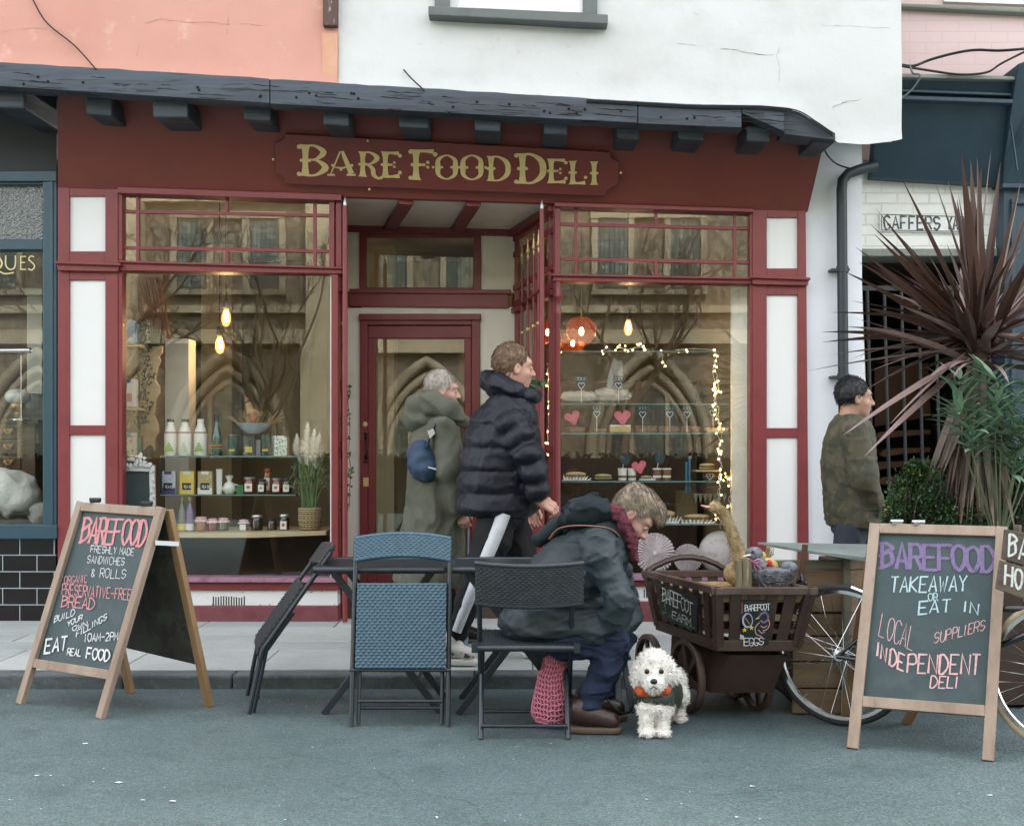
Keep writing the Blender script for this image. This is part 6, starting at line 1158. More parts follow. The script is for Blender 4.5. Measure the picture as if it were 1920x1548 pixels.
def sandwich(label, x, yb, w, h, paper=True):
    c = gp(x, yb); t = thing('wrapped_sandwich', label, 'sandwich', c, 'sandwiches on the lower shelves'); m = MB(); m.ell(c + ZZ * h * .32 * k, (w * .42 * k, .05, h * .3 * k)); m.ell(c + ZZ * h * .72 * k, (w * .40 * k, .05, h * .28 * k)); m.build('bread', m_loafp, t, smooth=60); m = MB(); m.ell(c + ZZ * h * .52 * k + V(0, -.012, 0), (w * .40 * k, .045, h * .12 * k)); m.build('filling', m_leafy, t, smooth=60)
    if paper:
        m = MB(); rr = random.Random(int(x))
        for i in range(9): a = rr.uniform(-.3, 3.4); m.add([c + V(-w * .5 * k + i * w * .11 * k, -.05, .001), c + V(-w * .5 * k + (i + 1) * w * .11 * k, -.055, .001), c + V(-w * .62 * k + (i + .8) * w * .14 * k, -.05, h * rr.uniform(.35, .8) * k)], [(0, 1, 2)])
        m.add([c + V(-w * .55 * k, -.06, .001), c + V(w * .6 * k, -.06, .001), c + V(w * .6 * k, .06, .001), c + V(-w * .55 * k, .06, .001)], [(0, 1, 2, 3)]); m.build('paper_wrap', mat('greaseproof paper', (.66, .68, .68), .5) if 'greaseproof paper' not in MATS else MATS['greaseproof paper'], t)
sandwich('paper wrapped roll at the column end of the third cake shelf', 1080, 900, 48, 16); sandwich('open pastry roll before the small card on the third shelf', 1131, 900, 40, 12, False); sandwich('filled roll beside the glass pots', 1212, 900, 28, 9); sandwich('paper wrapped sandwich nearest the bent person on the lowest shelf', 1248, 980, 46, 24); sandwich('long paper wrapped sandwich on the lowest shelf', 1306, 980, 60, 17); sandwich('sausage roll on the little side shelf by the fairy lights', 1326, 881, 38, 13, False)
for x, lab in ((1167, 'layered dessert pot next to the pink heart'), (1185, 'second layered dessert pot touching the pink heart'), (1232, 'dark layered dessert pot beside the blue tubes'), (1250, 'last dark layered dessert pot')):
    c = gp(x, 900); t = thing('dessert_pot', lab, 'pot', c, 'layered dessert pots'); m = MB(); m.lathe([(7.5 * k, 0), (8.4 * k, 20 * k), (8.4 * k, 20.1 * k)], c, 14); m.build('pot_cream', m_icing if x < 1200 else m_cake, t, smooth=40); m = MB(); m.lathe([(8.1 * k, 5 * k), (8.4 * k, 9 * k), (8.4 * k, 8.9 * k)], c + V(0, -.001, 0), 14); m.build('pot_layer', m_cake if x < 1200 else m_icing, t); m = MB(); m.lathe([(9 * k, 20 * k), (9 * k, 22.5 * k), (0, 22.6 * k)], c, 14); m.build('lid', m_icing, t)
m = MB(); m.ps(1305, 881, 1352, 884, GD - .1, .2); solo(m, 'side_shelf', m_loafp, 'little wooden side shelf under the sausage roll', 'shelf')
for x, y, lab in ((1172, 860, 'round black speech bubble card above the dessert pots'), (1237, 858, 'black speech bubble card above the dark dessert pots')):
    t = thing('bubble_card', lab, 'price card', at(x, 878, GD + .02)); m = MB(); m.pq([(x + 10 * math.cos(q * .628), y + 12 * math.sin(q * .628)) for q in range(10)], GD + .02, .004); m.build('card', m_card, t); m = MB(); m.tube([at(x - 3, y + 10, GD + .02), at(x - 5, 879, GD + .02)], .002, 5); m.build('holder', m_stick, t)
mat('blue plastic tube', (.04, .17, .26), .4)
for x, y, lab in ((1287, 866, 'shorter of the two blue plastic tubes behind the third shelf'), (1293, 856, 'taller of the two blue plastic tubes behind the third shelf')): m = MB(); m.tube([gp(x, 925), gp(x, y)], .0085, 10); solo(m, 'blue_tube', MATS['blue plastic tube'], lab, 'tube', smooth=60)
carton('cardboard_box', 'brown cardboard box behind the lowest shelf', 'box', 1286, 980, 40, 62, 30, mat('kraft card', (.22, .15, .085), .7), D=GD + .3)
m = MB()
for i in range(7): m.pq([(1300 + i * 9, 925), (1309 + i * 9, 925), (1304.5 + i * 9, 944)], GD + .22, .003)
solo(m, 'paper_bunting', mat('white bunting paper', (.50, .52, .50), .8), 'small white pennant bunting behind the lowest shelf', 'bunting')
# paper fans on the window floor
m_fan = mat('pink white pleated paper', (.84, .78, .80), .7, var=(20, (.66, .50, .56), .5, .7))
def fan(label, x, y, r, D_, n=34):
    t = thing('paper_fan', label, 'paper fan', at(x, y + r, D_), 'pleated paper fans'); c = at(x, y, D_); R_ = r * D_ / F; m = MB(); vs = [c - YY * .012]; 
    for i in range(2 * n): a = math.pi * i / n; f_ = 1 if i % 2 else .965; vs.append(c + V(math.cos(a) * R_ * f_, (-.024 if i % 2 else .012), math.sin(a) * R_ * f_))
    b = 2 * n; m.add(vs, [(0, 1 + (i + 1) % b, 1 + i) for i in range(b)]); vs2 = [Vector(v) + YY * .02 for v in vs]; m.add(vs2, [(0, 1 + i, 1 + (i + 1) % b) for i in range(b)]); m.build('pleats', m_fan, t); m = MB(); m.lathe([(0, -.004), (.014, -.004), (.014, .004), (0, .006)], c - YY * .02, 12, Matrix.Rotation(R(90), 3, 'X')); m.build('centre_button', m_icing, t)
fan('large pleated paper fan nearest the bent person', 1227, 1036, 38, 8.38); fan('small pleated paper fan between the larger ones', 1290, 1046, 27, 8.36)
m = MB(); m.ell(at(1350, 1035, 8.45), (.155, .06, .155), None, 24, 16); solo(m, 'paper_globe', m_fan, 'smooth round pale pink paper lantern behind the straw goose', 'paper lantern', smooth=60)
m = MB(); m.ell(at(1408, 1050, 8.42), (.07, .04, .10), None, 20, 12); solo(m, 'paper_globe', mat('lilac paper', (.60, .58, .68), .7), 'small lilac paper lantern at the corner of the cake window', 'paper lantern', smooth=60)
# fairy lights
ledm = MB(); ledm.ell((0, 0, 0), (.005, .005, .0065), None, 6, 4)
def fairy(label, lines, n, D_, seed, jit=2.0):
    rr = random.Random(seed); t = thing('fairy_lights', label, 'fairy lights', at(*lines[0][0], D_)); m = MB(); led = None; P = []
    for L in lines:
        q = [at(x + rr.uniform(-jit, jit), y, D_ + rr.uniform(-.02, .02)) for x, y in crom(L, 8)]; m.tube(q, .0018, 4); P += q
    m.build('wire', m_stick, t)
    for i in range(n):
        p = rr.choice(P) + V(rr.uniform(-.015, .015), -.01, rr.uniform(-.02, .02))
        if led is None: led = ledm.build('led_bulb', m_amber, t); led.location = p
        else: o = led.copy(); COL.objects.link(o); o.parent = t; o.location = p
fairy('tangled fairy lights along the top glass shelf', [[(1130, 658), (1138, 651), (1146, 658), (1160, 652), (1175, 655), (1190, 652), (1205, 650), (1212, 658)], [(1240, 655), (1243, 670), (1244, 690)], [(1265, 656), (1300, 654), (1340, 656)]], 26, GD - .1, 4)
fairy('curtain of fairy lights hanging by the cream side panel', [[(1342, 660), (1346, 720), (1340, 760), (1350, 800)], [(1350, 800), (1346, 850), (1354, 890), (1346, 930), (1350, 990)], [(1337, 680), (1345, 740), (1352, 860), (1344, 985)], [(1362, 890), (1372, 910), (1366, 950)]], 66, GD - .12, 7, 4)
fairy('curtain of fairy lights by the turned red column', [[(1036, 664), (1030, 720), (1034, 800)], [(1027, 680), (1030, 760), (1026, 850)], [(1038, 700), (1034, 780), (1036, 950)], [(1030, 850), (1036, 900), (1032, 985)]], 66, 8.5, 8, 3)
# antiques in the teal shop window
AD = 8.55
db = thing('chest_of_drawers', 'dark wooden chest of drawers in the teal shop window', 'drawers', at(-20, 1000, AD + .1)); m = MB(); m.ps(-120, 792, 66, 990, AD + .1, .3); m.ps(-124, 786, 71, 793, AD + .08, .33); m.build('carcass', mat('polished dark wood', (.065, .035, .018), .35, var=(4, (.10, .055, .03), .45, .65), stretch=(.4, 1, 3)), db, bevel=.004)
for y in (797, 826, 855): m = MB(); m.ps(-60, y, 38, y + 25, AD + .088, .03); q = m.build('drawer', MATS['polished dark wood'], db, bevel=.004); m = MB(); m.tube([at(9, y + 8, AD + .07), at(12, y + 15, AD + .06), at(20, y + 15, AD + .06), at(23, y + 8, AD + .07)], .006, 6); m.box(at(16, y + 9, AD + .082), (.075, .006, .025)); m.build('handle', m_brass, q)
m = MB(); rr = random.Random(1); m.ell(at(22, 925, AD - .08), (.22, .16, .17), Matrix.Rotation(.5, 3, 'Y'), 40, 28); m.ell(at(72, 960, AD - .05), (.09, .1, .08), None, 24, 16); m.v = [tuple(Vector(p) + noise.noise_vector(Vector(p) * 9) * .03 + noise.noise_vector(Vector(p) * 26) * .014) for p in m.v]
solo(m, 'sheepskin_cushion', mat('grubby white fleece', (.60, .60, .56), .9, var=(6, (.46, .45, .40), .5, .65), bump=(50, .6)), 'lumpy white fleece heap at the front of the teal shop window', 'cushion', smooth=60)
lp = thing('table_lamp', 'chrome strip picture lamp on a slim stem in the teal shop window', 'lamp', at(40, 786, AD)); m = MB(); m.tube([at(40, 782, AD), at(40, 660, AD)], .005, 8); m.lathe([(.07, 0), (.07, .01), (.02, .03), (0, .03)], at(40, 788, AD), 18); m.build('stem', m_steel, lp, smooth=50); m = MB(); m.tube([at(-30, 658, AD - .05), at(57, 657, AD - .05)], .022, 12); m.tube([at(57, 657, AD - .05), at(62, 658, AD - .05)], .007, 8); m.build('lamp_tube', m_steel, lp, smooth=50)
lp = thing('oil_lamp', 'antique lamp with round milky glass globe on the drawers', 'lamp', at(33, 788, AD + .15)); c = at(33, 788, AD + .15); m = MB(); m.lathe([(.07, 0), (.07, .012), (.03, .03), (.02, .06), (.05, .09), (.05, .12), (.03, .14)], c, 18); m.build('lamp_base', m_brass, lp, smooth=50); m = MB(); m.ell(at(33, 744, AD + .15), (.09, .09, .062), None, 20, 14); m.build('globe', mat('milky glass', (.50, .52, .50), .15), lp, smooth=60)
m = MB(); m.ps(50, 552, 79, 738, AD + .3, .2); m.pq([(40, 540), (79, 540), (79, 553), (46, 553)], AD + .28, .25); solo(m, 'painted_column', mat('pale column paint', (.42, .41, .34), .7), 'pale square painted column behind the antique lamps', 'column', bevel=.006)
# gates folded back in the porch, with gilt spearheads and artificial ivy
m_gilt = mat('gilded iron', (.46, .33, .16), .35, metal=.7)
def spear(mb, p, s=1.0): mb.lathe([(.007, 0), (.013, .012), (.008, .02), (.012, .045), (.008, .055), (.020, .075), (.014, .10), (.004, .17), (.006, .175), (.006, .19), (0, .195)], p, 10, Matrix.Scale(s, 3))
def porch_gate(label, post, bars):
    t = thing('entrance_gate', label, 'gate', at(post[0], 1160, post[1]), 'folding gates of the porch'); m = MB(); a, b = at(post[0], post[2], post[1]), at(post[0], 1172, post[1]); b.z = .1; m.tube([a, b], .0175, 12); m.build('gate_post', m_red, t, smooth=60); m = MB(); m.lathe([(.012, -.0), (.014, .02), (.003, .06), (0, .062)], a, 10); m.build('post_tip', m_zinc, t, smooth=60); prev = None
    for x, D_, y in bars:
        p = at(x, y, D_); q = V(p.x, D_, .14); m = MB(); m.tube([p, q], .0105, 8); bo_ = m.build('gate_bar', m_red, t, smooth=60); m = MB(); spear(m, p - ZZ * .01, .9); m.lathe([(.010, -.012), (.02, -.008), (.02, .008), (.010, .012)], V(p.x, D_, 2.16), 10); m.build('gilt_spearhead', m_gilt, bo_, smooth=50)
    m = MB(); x0, D0, _ = bars[0]; x1, D1, _ = bars[-1]
    for z in (2.38, 1.28, .3): m.bar(V(at(x0, 0, D0).x, D0, z), V(at(x1, 0, D1).x, D1, z), .03, .014); m.bar(V(a.x, a.y, z), V(at(x0, 0, D0).x, D0, z), .03, .014)
    m.build('gate_rail', m_red, t)
porch_gate('dark red iron gate with gilt spearheads folded back beside the cake window', (1016, 8.04, 392), [(1010, 8.2, 474), (1001, 8.38, 480), (990, 8.6, 487), (979, 8.85, 495)])
porch_gate('dark red iron gate with gilt spearheads folded back beside the jar window', (647, 8.03, 386), [(642, 8.25, 472), (643.5, 8.45, 480), (645, 8.65, 487), (646, 8.85, 494)])
ivy('ivy_garland', 'green artificial ivy climbing the gate beside the jar window', [(656, 720), (652, 745), (656, 800), (654, 850), (658, 880), (656, 915), (655, 950)], 8.2, 26, .026, 8, m_ivyg, .02); ivy('ivy_garland', 'green artificial ivy behind the gate post beside the jar window', [(640, 715), (637, 760), (638, 820), (636, 870), (638, 930), (637, 965)], 8.35, 44, .026, 9, m_ivyg, .03); ivy('ivy_garland', 'green artificial ivy tuft before the gate by the puffer jacket collar', [(1004, 712), (1010, 718), (1000, 730)], 8.0, 26, .026, 10, m_ivyg, .04)
# furniture stored in the passage
m_orange = mat('orange varnished board', (.10, .040, .012), .5, var=(4, (.07, .028, .009), .45, .65), stretch=(.4, 1, 2))
m = MB(); m.pq([(1640, 690), (1740, 680), (1745, 780), (1640, 800)], 9.8, .04); solo(m, 'stored_board', m_orange, 'upright orange varnished board stored behind the passage gate', 'board')
for y0, o in ((805, 0), (838, 8), (862, -6), (890, 4)): m = MB(); m.pq([(1640 + o, y0 + 14), (1650 + o, y0 + 4), (1690, y0 + 2), (1745, y0), (1745, y0 + 9), (1690, y0 + 13), (1650 + o, y0 + 19)], 9.5, .5); solo(m, 'curved_board', m_orange, 'curved orange varnished board in the pile behind the passage gate', 'board', 'curved boards piled in the passage', bevel=.004)
# ------------------------------------------------------------------ one-surface bodies: blended volumes polygonised by surface nets
def cap(a, b, ra, rb, fl=None):
    a = np.array(a, np.float32); b = np.array(b, np.float32); d = b - a; L = float(d @ d) + 1e-9
    def f(P):
        q = P - a; t = np.clip(q @ d / L, 0, 1); return np.sqrt(((q - t[:, None] * d) ** 2).sum(1)) - (ra + (rb - ra) * t)
    f.box = (np.minimum(a - ra, b - rb), np.maximum(a + ra, b + rb)); return f
def chain(pts, rs): return [cap(pts[i], pts[i+1], rs[i], rs[i+1]) for i in range(len(pts) - 1)]
def elo(c, r, M=None):
    c = np.array(c, np.float32); r = np.array(r, np.float32); A = np.array(M, np.float32) if M is not None else np.eye(3, dtype=np.float32)
    def f(P):
        q = (P - c) @ A; k0 = np.sqrt(((q / r) ** 2).sum(1)); k1 = np.sqrt(((q / r ** 2) ** 2).sum(1)) + 1e-6; return k0 * (k0 - 1) / k1
    m = r.max(); f.box = (c - m, c + m); return f
def column(rows, yaw=0, puff=None):
    """rows: (z, cx, cy, a, b) from low to high: a body column with an elliptical section turned by yaw; puff (spacing, depth) swells it in baffles"""
    z, cx, cy_, a, b = [np.array(q, np.float32) for q in zip(*rows)]; c, s = math.cos(yaw), math.sin(yaw)
    def f(P):
        Z = P[:, 2]; X = P[:, 0] - np.interp(Z, z, cx); Y = P[:, 1] - np.interp(Z, z, cy_); u = X * c + Y * s; v = -X * s + Y * c
        A = np.interp(Z, z, a); B = np.interp(Z, z, b)
        if puff: w = puff[1] * (np.abs(np.sin(np.pi * (Z - z[0]) / puff[0])) ** .6 - .6); A = A + w; B = B + w
        q = np.sqrt((u / A) ** 2 + (v / B) ** 2); d = (q - 1) * np.minimum(A, B); return np.maximum(d, np.maximum(z[0] - Z, Z - z[-1]))
    m = float(max(a.max(), b.max())) + .03; f.box = (np.array([cx.min() - m, cy_.min() - m, z[0]]), np.array([cx.max() + m, cy_.max() + m, z[-1]])); return f
def half(p, n):
    p = np.array(p, np.float32); n = np.array(n, np.float32); f = lambda P: (P - p) @ n; f.box = None; return f
def smin(a, b, k):
    if k <= 0: return np.minimum(a, b)
    h = np.clip(.5 + .5 * (b - a) / k, 0, 1); return b + (a - b) * h - k * h * (1 - h)
def waves(amp, freq, seed, n=5, stretch=(1, 1, 1)):
    r = np.random.RandomState(seed); W = r.normal(size=(n, 3)) * freq * np.array(stretch); ph = r.uniform(0, 6.28, n); f = lambda P: amp * np.sin(P @ W.T.astype(np.float32) + ph).sum(1) / math.sqrt(n)
    return f
def folds(amp, freq, seed, stretch=(1, 1, 1)):
    """creases: a sharpened wave bent by a slower one"""
    r = np.random.RandomState(seed); w = r.normal(size=3) * np.array(stretch); w = w / np.linalg.norm(w) * freq; g = waves(1.1, freq * .35, seed + 1)
    return lambda P: amp * (2 * np.abs(np.sin((P @ w.astype(np.float32)) * .5 + g(P))) ** .6 - 1)
def sdf_build(name, prims, h, m, parent, disp=None, smooth=True, kind=None, keep=False):
    """prims: (op, k, fn), op u union, s subtract, i intersect"""
    bs = [p[2].box for p in prims if p[0] == 'u' and p[2].box is not None]; lo = np.min([b[0] for b in bs], 0) - 3 * h - .02; hi = np.max([b[1] for b in bs], 0) + 3 * h + .02
    n = np.ceil((hi - lo) / h).astype(int) + 1; ax = [lo[i] + h * np.arange(n[i]) for i in range(3)]
    P = np.stack(np.meshgrid(*ax, indexing='ij'), -1).reshape(-1, 3).astype(np.float32); d = np.full(len(P), 9.0, np.float32)
    for op, k, f in prims:
        if f.box is not None and op != 'i':
            mk = np.all((P > f.box[0] - k - .06) & (P < f.box[1] + k + .06), 1); Q = P[mk]; v = f(Q).astype(np.float32); dd = d[mk]
            d[mk] = smin(dd, v, k) if op == 'u' else -smin(-dd, v, k)
        else:
            v = f(P); d = -smin(-d, v if op == 's' else -v, k)
    near = np.abs(d) < .12
    for f in (disp or []): d[near] += f(P[near]).astype(np.float32)
    D_ = d.reshape(n); cs = D_ < 0; sh = [n[i] - 1 for i in range(3)]
    cor = [(i, j, k) for i in (0, 1) for j in (0, 1) for k in (0, 1)]; sl = lambda A, c: A[c[0]:c[0]+sh[0], c[1]:c[1]+sh[1], c[2]:c[2]+sh[2]]
    cnt = sum(sl(cs, c).astype(np.int8) for c in cor); act = (cnt > 0) & (cnt < 8); ids = -np.ones(sh, int); I = np.argwhere(act); ids[act] = np.arange(len(I))
    acc = np.zeros((len(I), 3)); num = np.zeros(len(I))
    for a in range(8):
        for b in range(a + 1, 8):
            ca, cb_ = np.array(cor[a]), np.array(cor[b])
            if np.abs(ca - cb_).sum() != 1: continue
            va = D_[tuple((I + ca).T)]; vb = D_[tuple((I + cb_).T)]; x = (va < 0) != (vb < 0); t = np.where(x, va / np.where(x, va - vb, 1), 0)
            acc += np.where(x[:, None], ca + (cb_ - ca) * t[:, None], 0); num += x
    Vv = (I + acc / num[:, None]) * h + lo; F_ = []
    for axn in range(3):
        o = [q for q in range(3) if q != axn]; s0 = [slice(1, sh[q]) for q in range(3)]; s0[axn] = slice(0, sh[axn])
        A = cs[tuple(slice(s.start, s.stop) for s in s0)]; s1 = list(s0); s1[axn] = slice(s0[axn].start + 1, s0[axn].stop + 1); B = cs[tuple(s1)]
        for sg, msk in ((1, A & ~B), (0, ~A & B)):
            E = np.argwhere(msk); 
            if not len(E): continue
            E = E + np.array([s.start for s in s0]); q = []
            for du, dv in ((1, 1), (0, 1), (0, 0), (1, 0)): e = E.copy(); e[:, o[0]] -= du; e[:, o[1]] -= dv; q.append(ids[tuple(e.T)])
            q = np.stack(q, 1); q = q if (sg == (axn != 1)) else q[:, ::-1]; F_.append(q)
    F_ = np.concatenate(F_); F_ = F_[(F_ >= 0).all(1)]
    if keep: return Vv, F_
    mb = MB(); mb.v = [tuple(q) for q in Vv.tolist()]; mb.f = [tuple(q) for q in F_.tolist()]; mb.m = [0] * len(mb.f)
    return mb.build(name, m, parent, smooth=180 if smooth else None, kind=kind)
def u(fs, k=.03): return [('u', k, f) for f in (fs if isinstance(fs, list) else [fs])]
def head_frame(c, fwd, up, s=1.0):
    f = Vector(fwd).normalized(); z = (Vector(up) - f * Vector(up).dot(f)).normalized(); y = z.cross(f); M = Matrix((f, y, z)).transposed()
    return (lambda x, y_, z_: np.array(Vector(c) + M @ (V(x, y_, z_) * s))), np.array(M), M
def make_head(t, skin, hair, c, fwd, up, s=1.0, hairstyle='short', jaw=1.0, hm=None, stubble=None):
    L, A, M = head_frame(c, fwd, up, s); E = lambda p, r: elo(L(*p), np.array(r) * s, A)
    pr = u([E((-.012, 0, .025), (.096, .074, .100)), E((.030, 0, -.045), (.062, .056 * jaw, .066)), E((.058, 0, -.088), (.026, .026 * jaw, .02)), E((.062, 0, .034), (.030, .056, .018))], .03)
    pr += u([E((.050, 0, -.025), (.040, .058, .03))], .02)
    pr += u([cap(L(.088, 0, .016), L(.112, 0, -.022), .009 * s, .013 * s), E((.100, .011, -.026), (.012, .009, .008)), E((.100, -.011, -.026), (.012, .009, .008))], .01)
    pr += [('s', .012, E((.094, sy * .033, .008), (.014, .018, .011))) for sy in (-1, 1)] + u([E((.080, sy * .032, .008), (.013, .014, .012)) for sy in (-1, 1)], .003)
    pr += u([E((.088, 0, -.052), (.013, .022, .006)), E((.085, 0, -.063), (.013, .019, .007))], .006)
    pr += u([E((-.010, sy * .076, -.006), (.020, .010, .031)) for sy in (-1, 1)], .008) + [('s', .006, E((-.006, sy * .088, -.004), (.010, .008, .017))) for sy in (-1, 1)]
    pr += u([cap(L(-.022, 0, -.05), L(-.045, 0, -.17), .056 * s, .062 * s)], .025)
    sdf_build('head', pr, .0052, skin, t)
    m = MB()
    for sy in (-1, 1): m.ell(Vector(L(.0865, sy * .0325, .008)), (.0078 * s, .0085 * s, .0075 * s), M, 8, 6)
    eo = m.build('eye', m_iron, t, smooth=60)
    m = MB()
    for sy in (-1, 1): m.tube([Vector(L(.088, sy * .016, .030)), Vector(L(.090, sy * .034, .035)), Vector(L(.076, sy * .056, .030))], [.004 * s, .0055 * s, .002 * s], 6)
    m.build('eyebrow', hair, t, smooth=60)
    hp = u([E((-.020, 0, .036), (.100, .081, .101))], .01)
    n1 = np.array(M @ V(.80, 0, -.60)); hp += [('i', .018, half(L(.052, 0, .045), n1))]
    if hairstyle != 'long': hp += [('s', .016, elo(L(.035, sy * .10, -.055), np.array((.05, .06, .085)) * s, A)) for sy in (-1, 1)] + [('i', .02, half(L(-.02, 0, -.055), np.array(M @ V(.25, 0, -1))))]
    else: hp += [('i', .02, half(L(-.02, 0, -.085), np.array(M @ V(.2, 0, -1)))), ('s', .012, elo(L(.045, .09, -.06), np.array((.05, .05, .075)) * s, A)), ('s', .012, elo(L(.045, -.09, -.06), np.array((.05, .05, .075)) * s, A))]
    w = waves(.0022, 160, 3, 6, (1, 1, 1)); ho = sdf_build('hair', hp + (hm(L, E) if hm else []), .0055, hair, t, [w])
    # strands lying over the cap of hair
    rr = random.Random(4); m = MB(); me = ho.data; o0 = Vector(ho.matrix_world.translation) if False else Vector(t.location); vs = me.vertices; N = len(vs)
    for i in range(1500 if hairstyle != 'comb' else 2600):
        v = vs[rr.randrange(N)]; p = v.co + o0; nn = v.normal; d = M @ V({'short': -.5, 'comb': .9}.get(hairstyle, -.2), 0, -.5 - .3 * rr.random()); d = d + Vector((rr.uniform(-.5, .5), rr.uniform(-.5, .5), rr.uniform(-.5, .5))) * .35; d = (d - nn * d.dot(nn)); 
        if d.length < .1: continue
        d.normalize(); l = rr.uniform(.016, .036) * s; sd = d.cross(nn).normalized() * .0016; a = p + nn * .001; m.add([a - sd, a + sd, a + d * l * .6 + nn * .004 + sd * .7, a + d * l + nn * .0035, a + d * l * .6 + nn * .004 - sd * .7], [(0, 1, 2, 3, 4)])
    m.build('hair_strands', hair, t, smooth=60)
    return L, A, M
def make_hand(t, name, skin, wrist, d, palm_n, curl=.5, s=1.0, thumb_side=1):
    """palm, four unequal bent fingers and a thumb leaving the side of the palm"""
    d = Vector(d).normalized(); n = Vector(palm_n); n = (n - d * n.dot(d)).normalized(); x = d.cross(n) * thumb_side; w = Vector(wrist)
    P = lambda a, b, c: w + (d * a + x * b + n * c) * s
    pr = u([cap(P(-.03, 0, 0), P(.012, 0, 0), .026 * s, .027 * s)], .01) + u([cap(P(.015, .020, 0), P(.080, .028, 0), .017 * s, .014 * s), cap(P(.015, 0, 0), P(.085, .006, 0), .018 * s, .014 * s), cap(P(.015, -.018, 0), P(.076, -.028, 0), .017 * s, .013 * s)], .014)
    for i, (b, L, r) in enumerate(((.030, .072, .0092), (.010, .080, .0095), (-.011, .074, .0092), (-.030, .058, .0082))):
        q = P(.083 - .004 * abs(i - 1), b, 0); a = .35 + curl * (.7 + .08 * i); dd = d; pts = [q]
        for j, f in enumerate((.45, .32, .26)): ang = a * (.5, 1.25, 1.7)[j]; v = (d * math.cos(ang) + n * math.sin(ang)); pts.append(pts[-1] + v * L * f * s)
        pr += [('u', .004, g) for g in chain([np.array(q_) for q_ in pts], [r * s, r * .95 * s, r * .88 * s, r * .72 * s])]
    tb = [P(.018, .026, .004), P(.045, .050, .014), P(.070, .052, .030), P(.086, .046, .042)]
    pr += [('u', .008, g) for g in chain([np.array(q_) for q_ in tb], [.014 * s, .012 * s, .0105 * s, .008 * s])]
    return sdf_build(name, pr, .0042, skin, t)
def arm(pts, rs, puff=None):
    """a sleeve along a bent path; puff (spacing, depth) adds quilted rolls"""
    if not puff: return chain([np.array(p) for p in pts], rs)
    out = []
    for i in range(len(pts) - 1):
        a, b = Vector(pts[i]), Vector(pts[i+1]); n = max(1, round((b - a).length / puff[0]))
        for j in range(n):
            c = lerp(a, b, (j + .5) / n); r = lerp(rs[i], rs[i+1], (j + .5) / n); out.append(elo(np.array(c), np.array((r + puff[1], r + puff[1], (b - a).length / n * .72)), np.array((b - a).to_track_quat('Z', 'Y').to_matrix())))
    return out
# ------------------------------------------------------------------ people
def skinm(n, c): return mat(n, c, .55, var=(9, tuple((q * .86, q * .78, q * .78)[i] for i, q in enumerate(c)), .45, .7), bump=(90, .05))
m_skin1, m_skin2, m_skin3, m_skin4 = skinm('fair skin', (.52, .30, .225)), skinm('rosy fair skin', (.50, .29, .225)), skinm('light olive skin', (.46, .27, .185)), skinm('older fair skin', (.50, .29, .23))
m_hair1 = mat('short brown hair', (.19, .115, .065), .6, var=(40, (.145, .085, .048), .45, .6)); m_hair2 = mat('ash blonde hair', (.44, .40, .34), .6, var=(40, (.36, .325, .28), .45, .6)); m_hair3 = mat('black hair', (.010, .010, .012), .45, var=(90, (.022, .022, .026), .45, .6)); m_hair4 = mat('greying blonde hair', (.36, .29, .21), .55, var=(16, (.20, .155, .11), .42, .6))
def cloth(n, c, c2, rough=.75, sc=7, bump=(220, .15), sheen=0): return mat(n, c, rough, spec=.3, var=(sc, c2, .42, .66), bump=bump, sheen=sheen)
m_puffer = cloth('navy black puffer nylon', (.0055, .0068, .012), (.009, .011, .019), .5, 4, (18, .5)); m_track = cloth('black track trousers', (.0055, .0055, .007), (.009, .009, .011)); m_stripe = cloth('white side stripe', (.55, .58, .60), (.44, .46, .48)); m_khaki = cloth('khaki parka', (.105, .108, .080), (.082, .085, .062), .8, 5); m_bluebag = cloth('blue nylon rucksack', (.030, .060, .105), (.02, .04, .075), .6, 6)
m_camo = mat('faded camouflage cloth', (.088, .080, .050), .85, var=(11, (.052, .055, .034), .47, .55), var2=(15, (.115, .090, .056), .56, .62), bump=(200, .15)); m_denim = cloth('blue denim', (.012, .020, .045), (.018, .030, .062), .85, 10, (300, .3)); m_jean2 = cloth('faded dark jeans', (.045, .058, .075), (.03, .04, .055), .85, 9, (300, .3))
m_waxed = cloth('slate green waxed coat', (.022, .034, .038), (.032, .047, .053), .5, 5, (40, .35)); m_hoodm = cloth('dark slate hood cotton', (.011, .018, .021), (.018, .027, .031), .85, 9); m_scarf = mat('burgundy knitted scarf', (.13, .022, .035), .95, var=(60, (.06, .015, .03), .45, .58), bump=(120, .8)); m_leather = mat('brown boot leather', (.026, .014, .012), .35, var=(9, (.042, .021, .017), .45, .65), bump=(60, .2)); m_sole = mat('crepe sole', (.10, .07, .05), .8); m_shoew = mat('white trainer leather', (.62, .60, .56), .5); m_shoeb = mat('brown trainer suede', (.035, .028, .028), .8); m_lace = mat('tan laces', (.48, .34, .17), .7); m_boot = mat('black leather boot', (.014, .013, .013), .4)
A3 = lambda *p: np.array(at(*p))
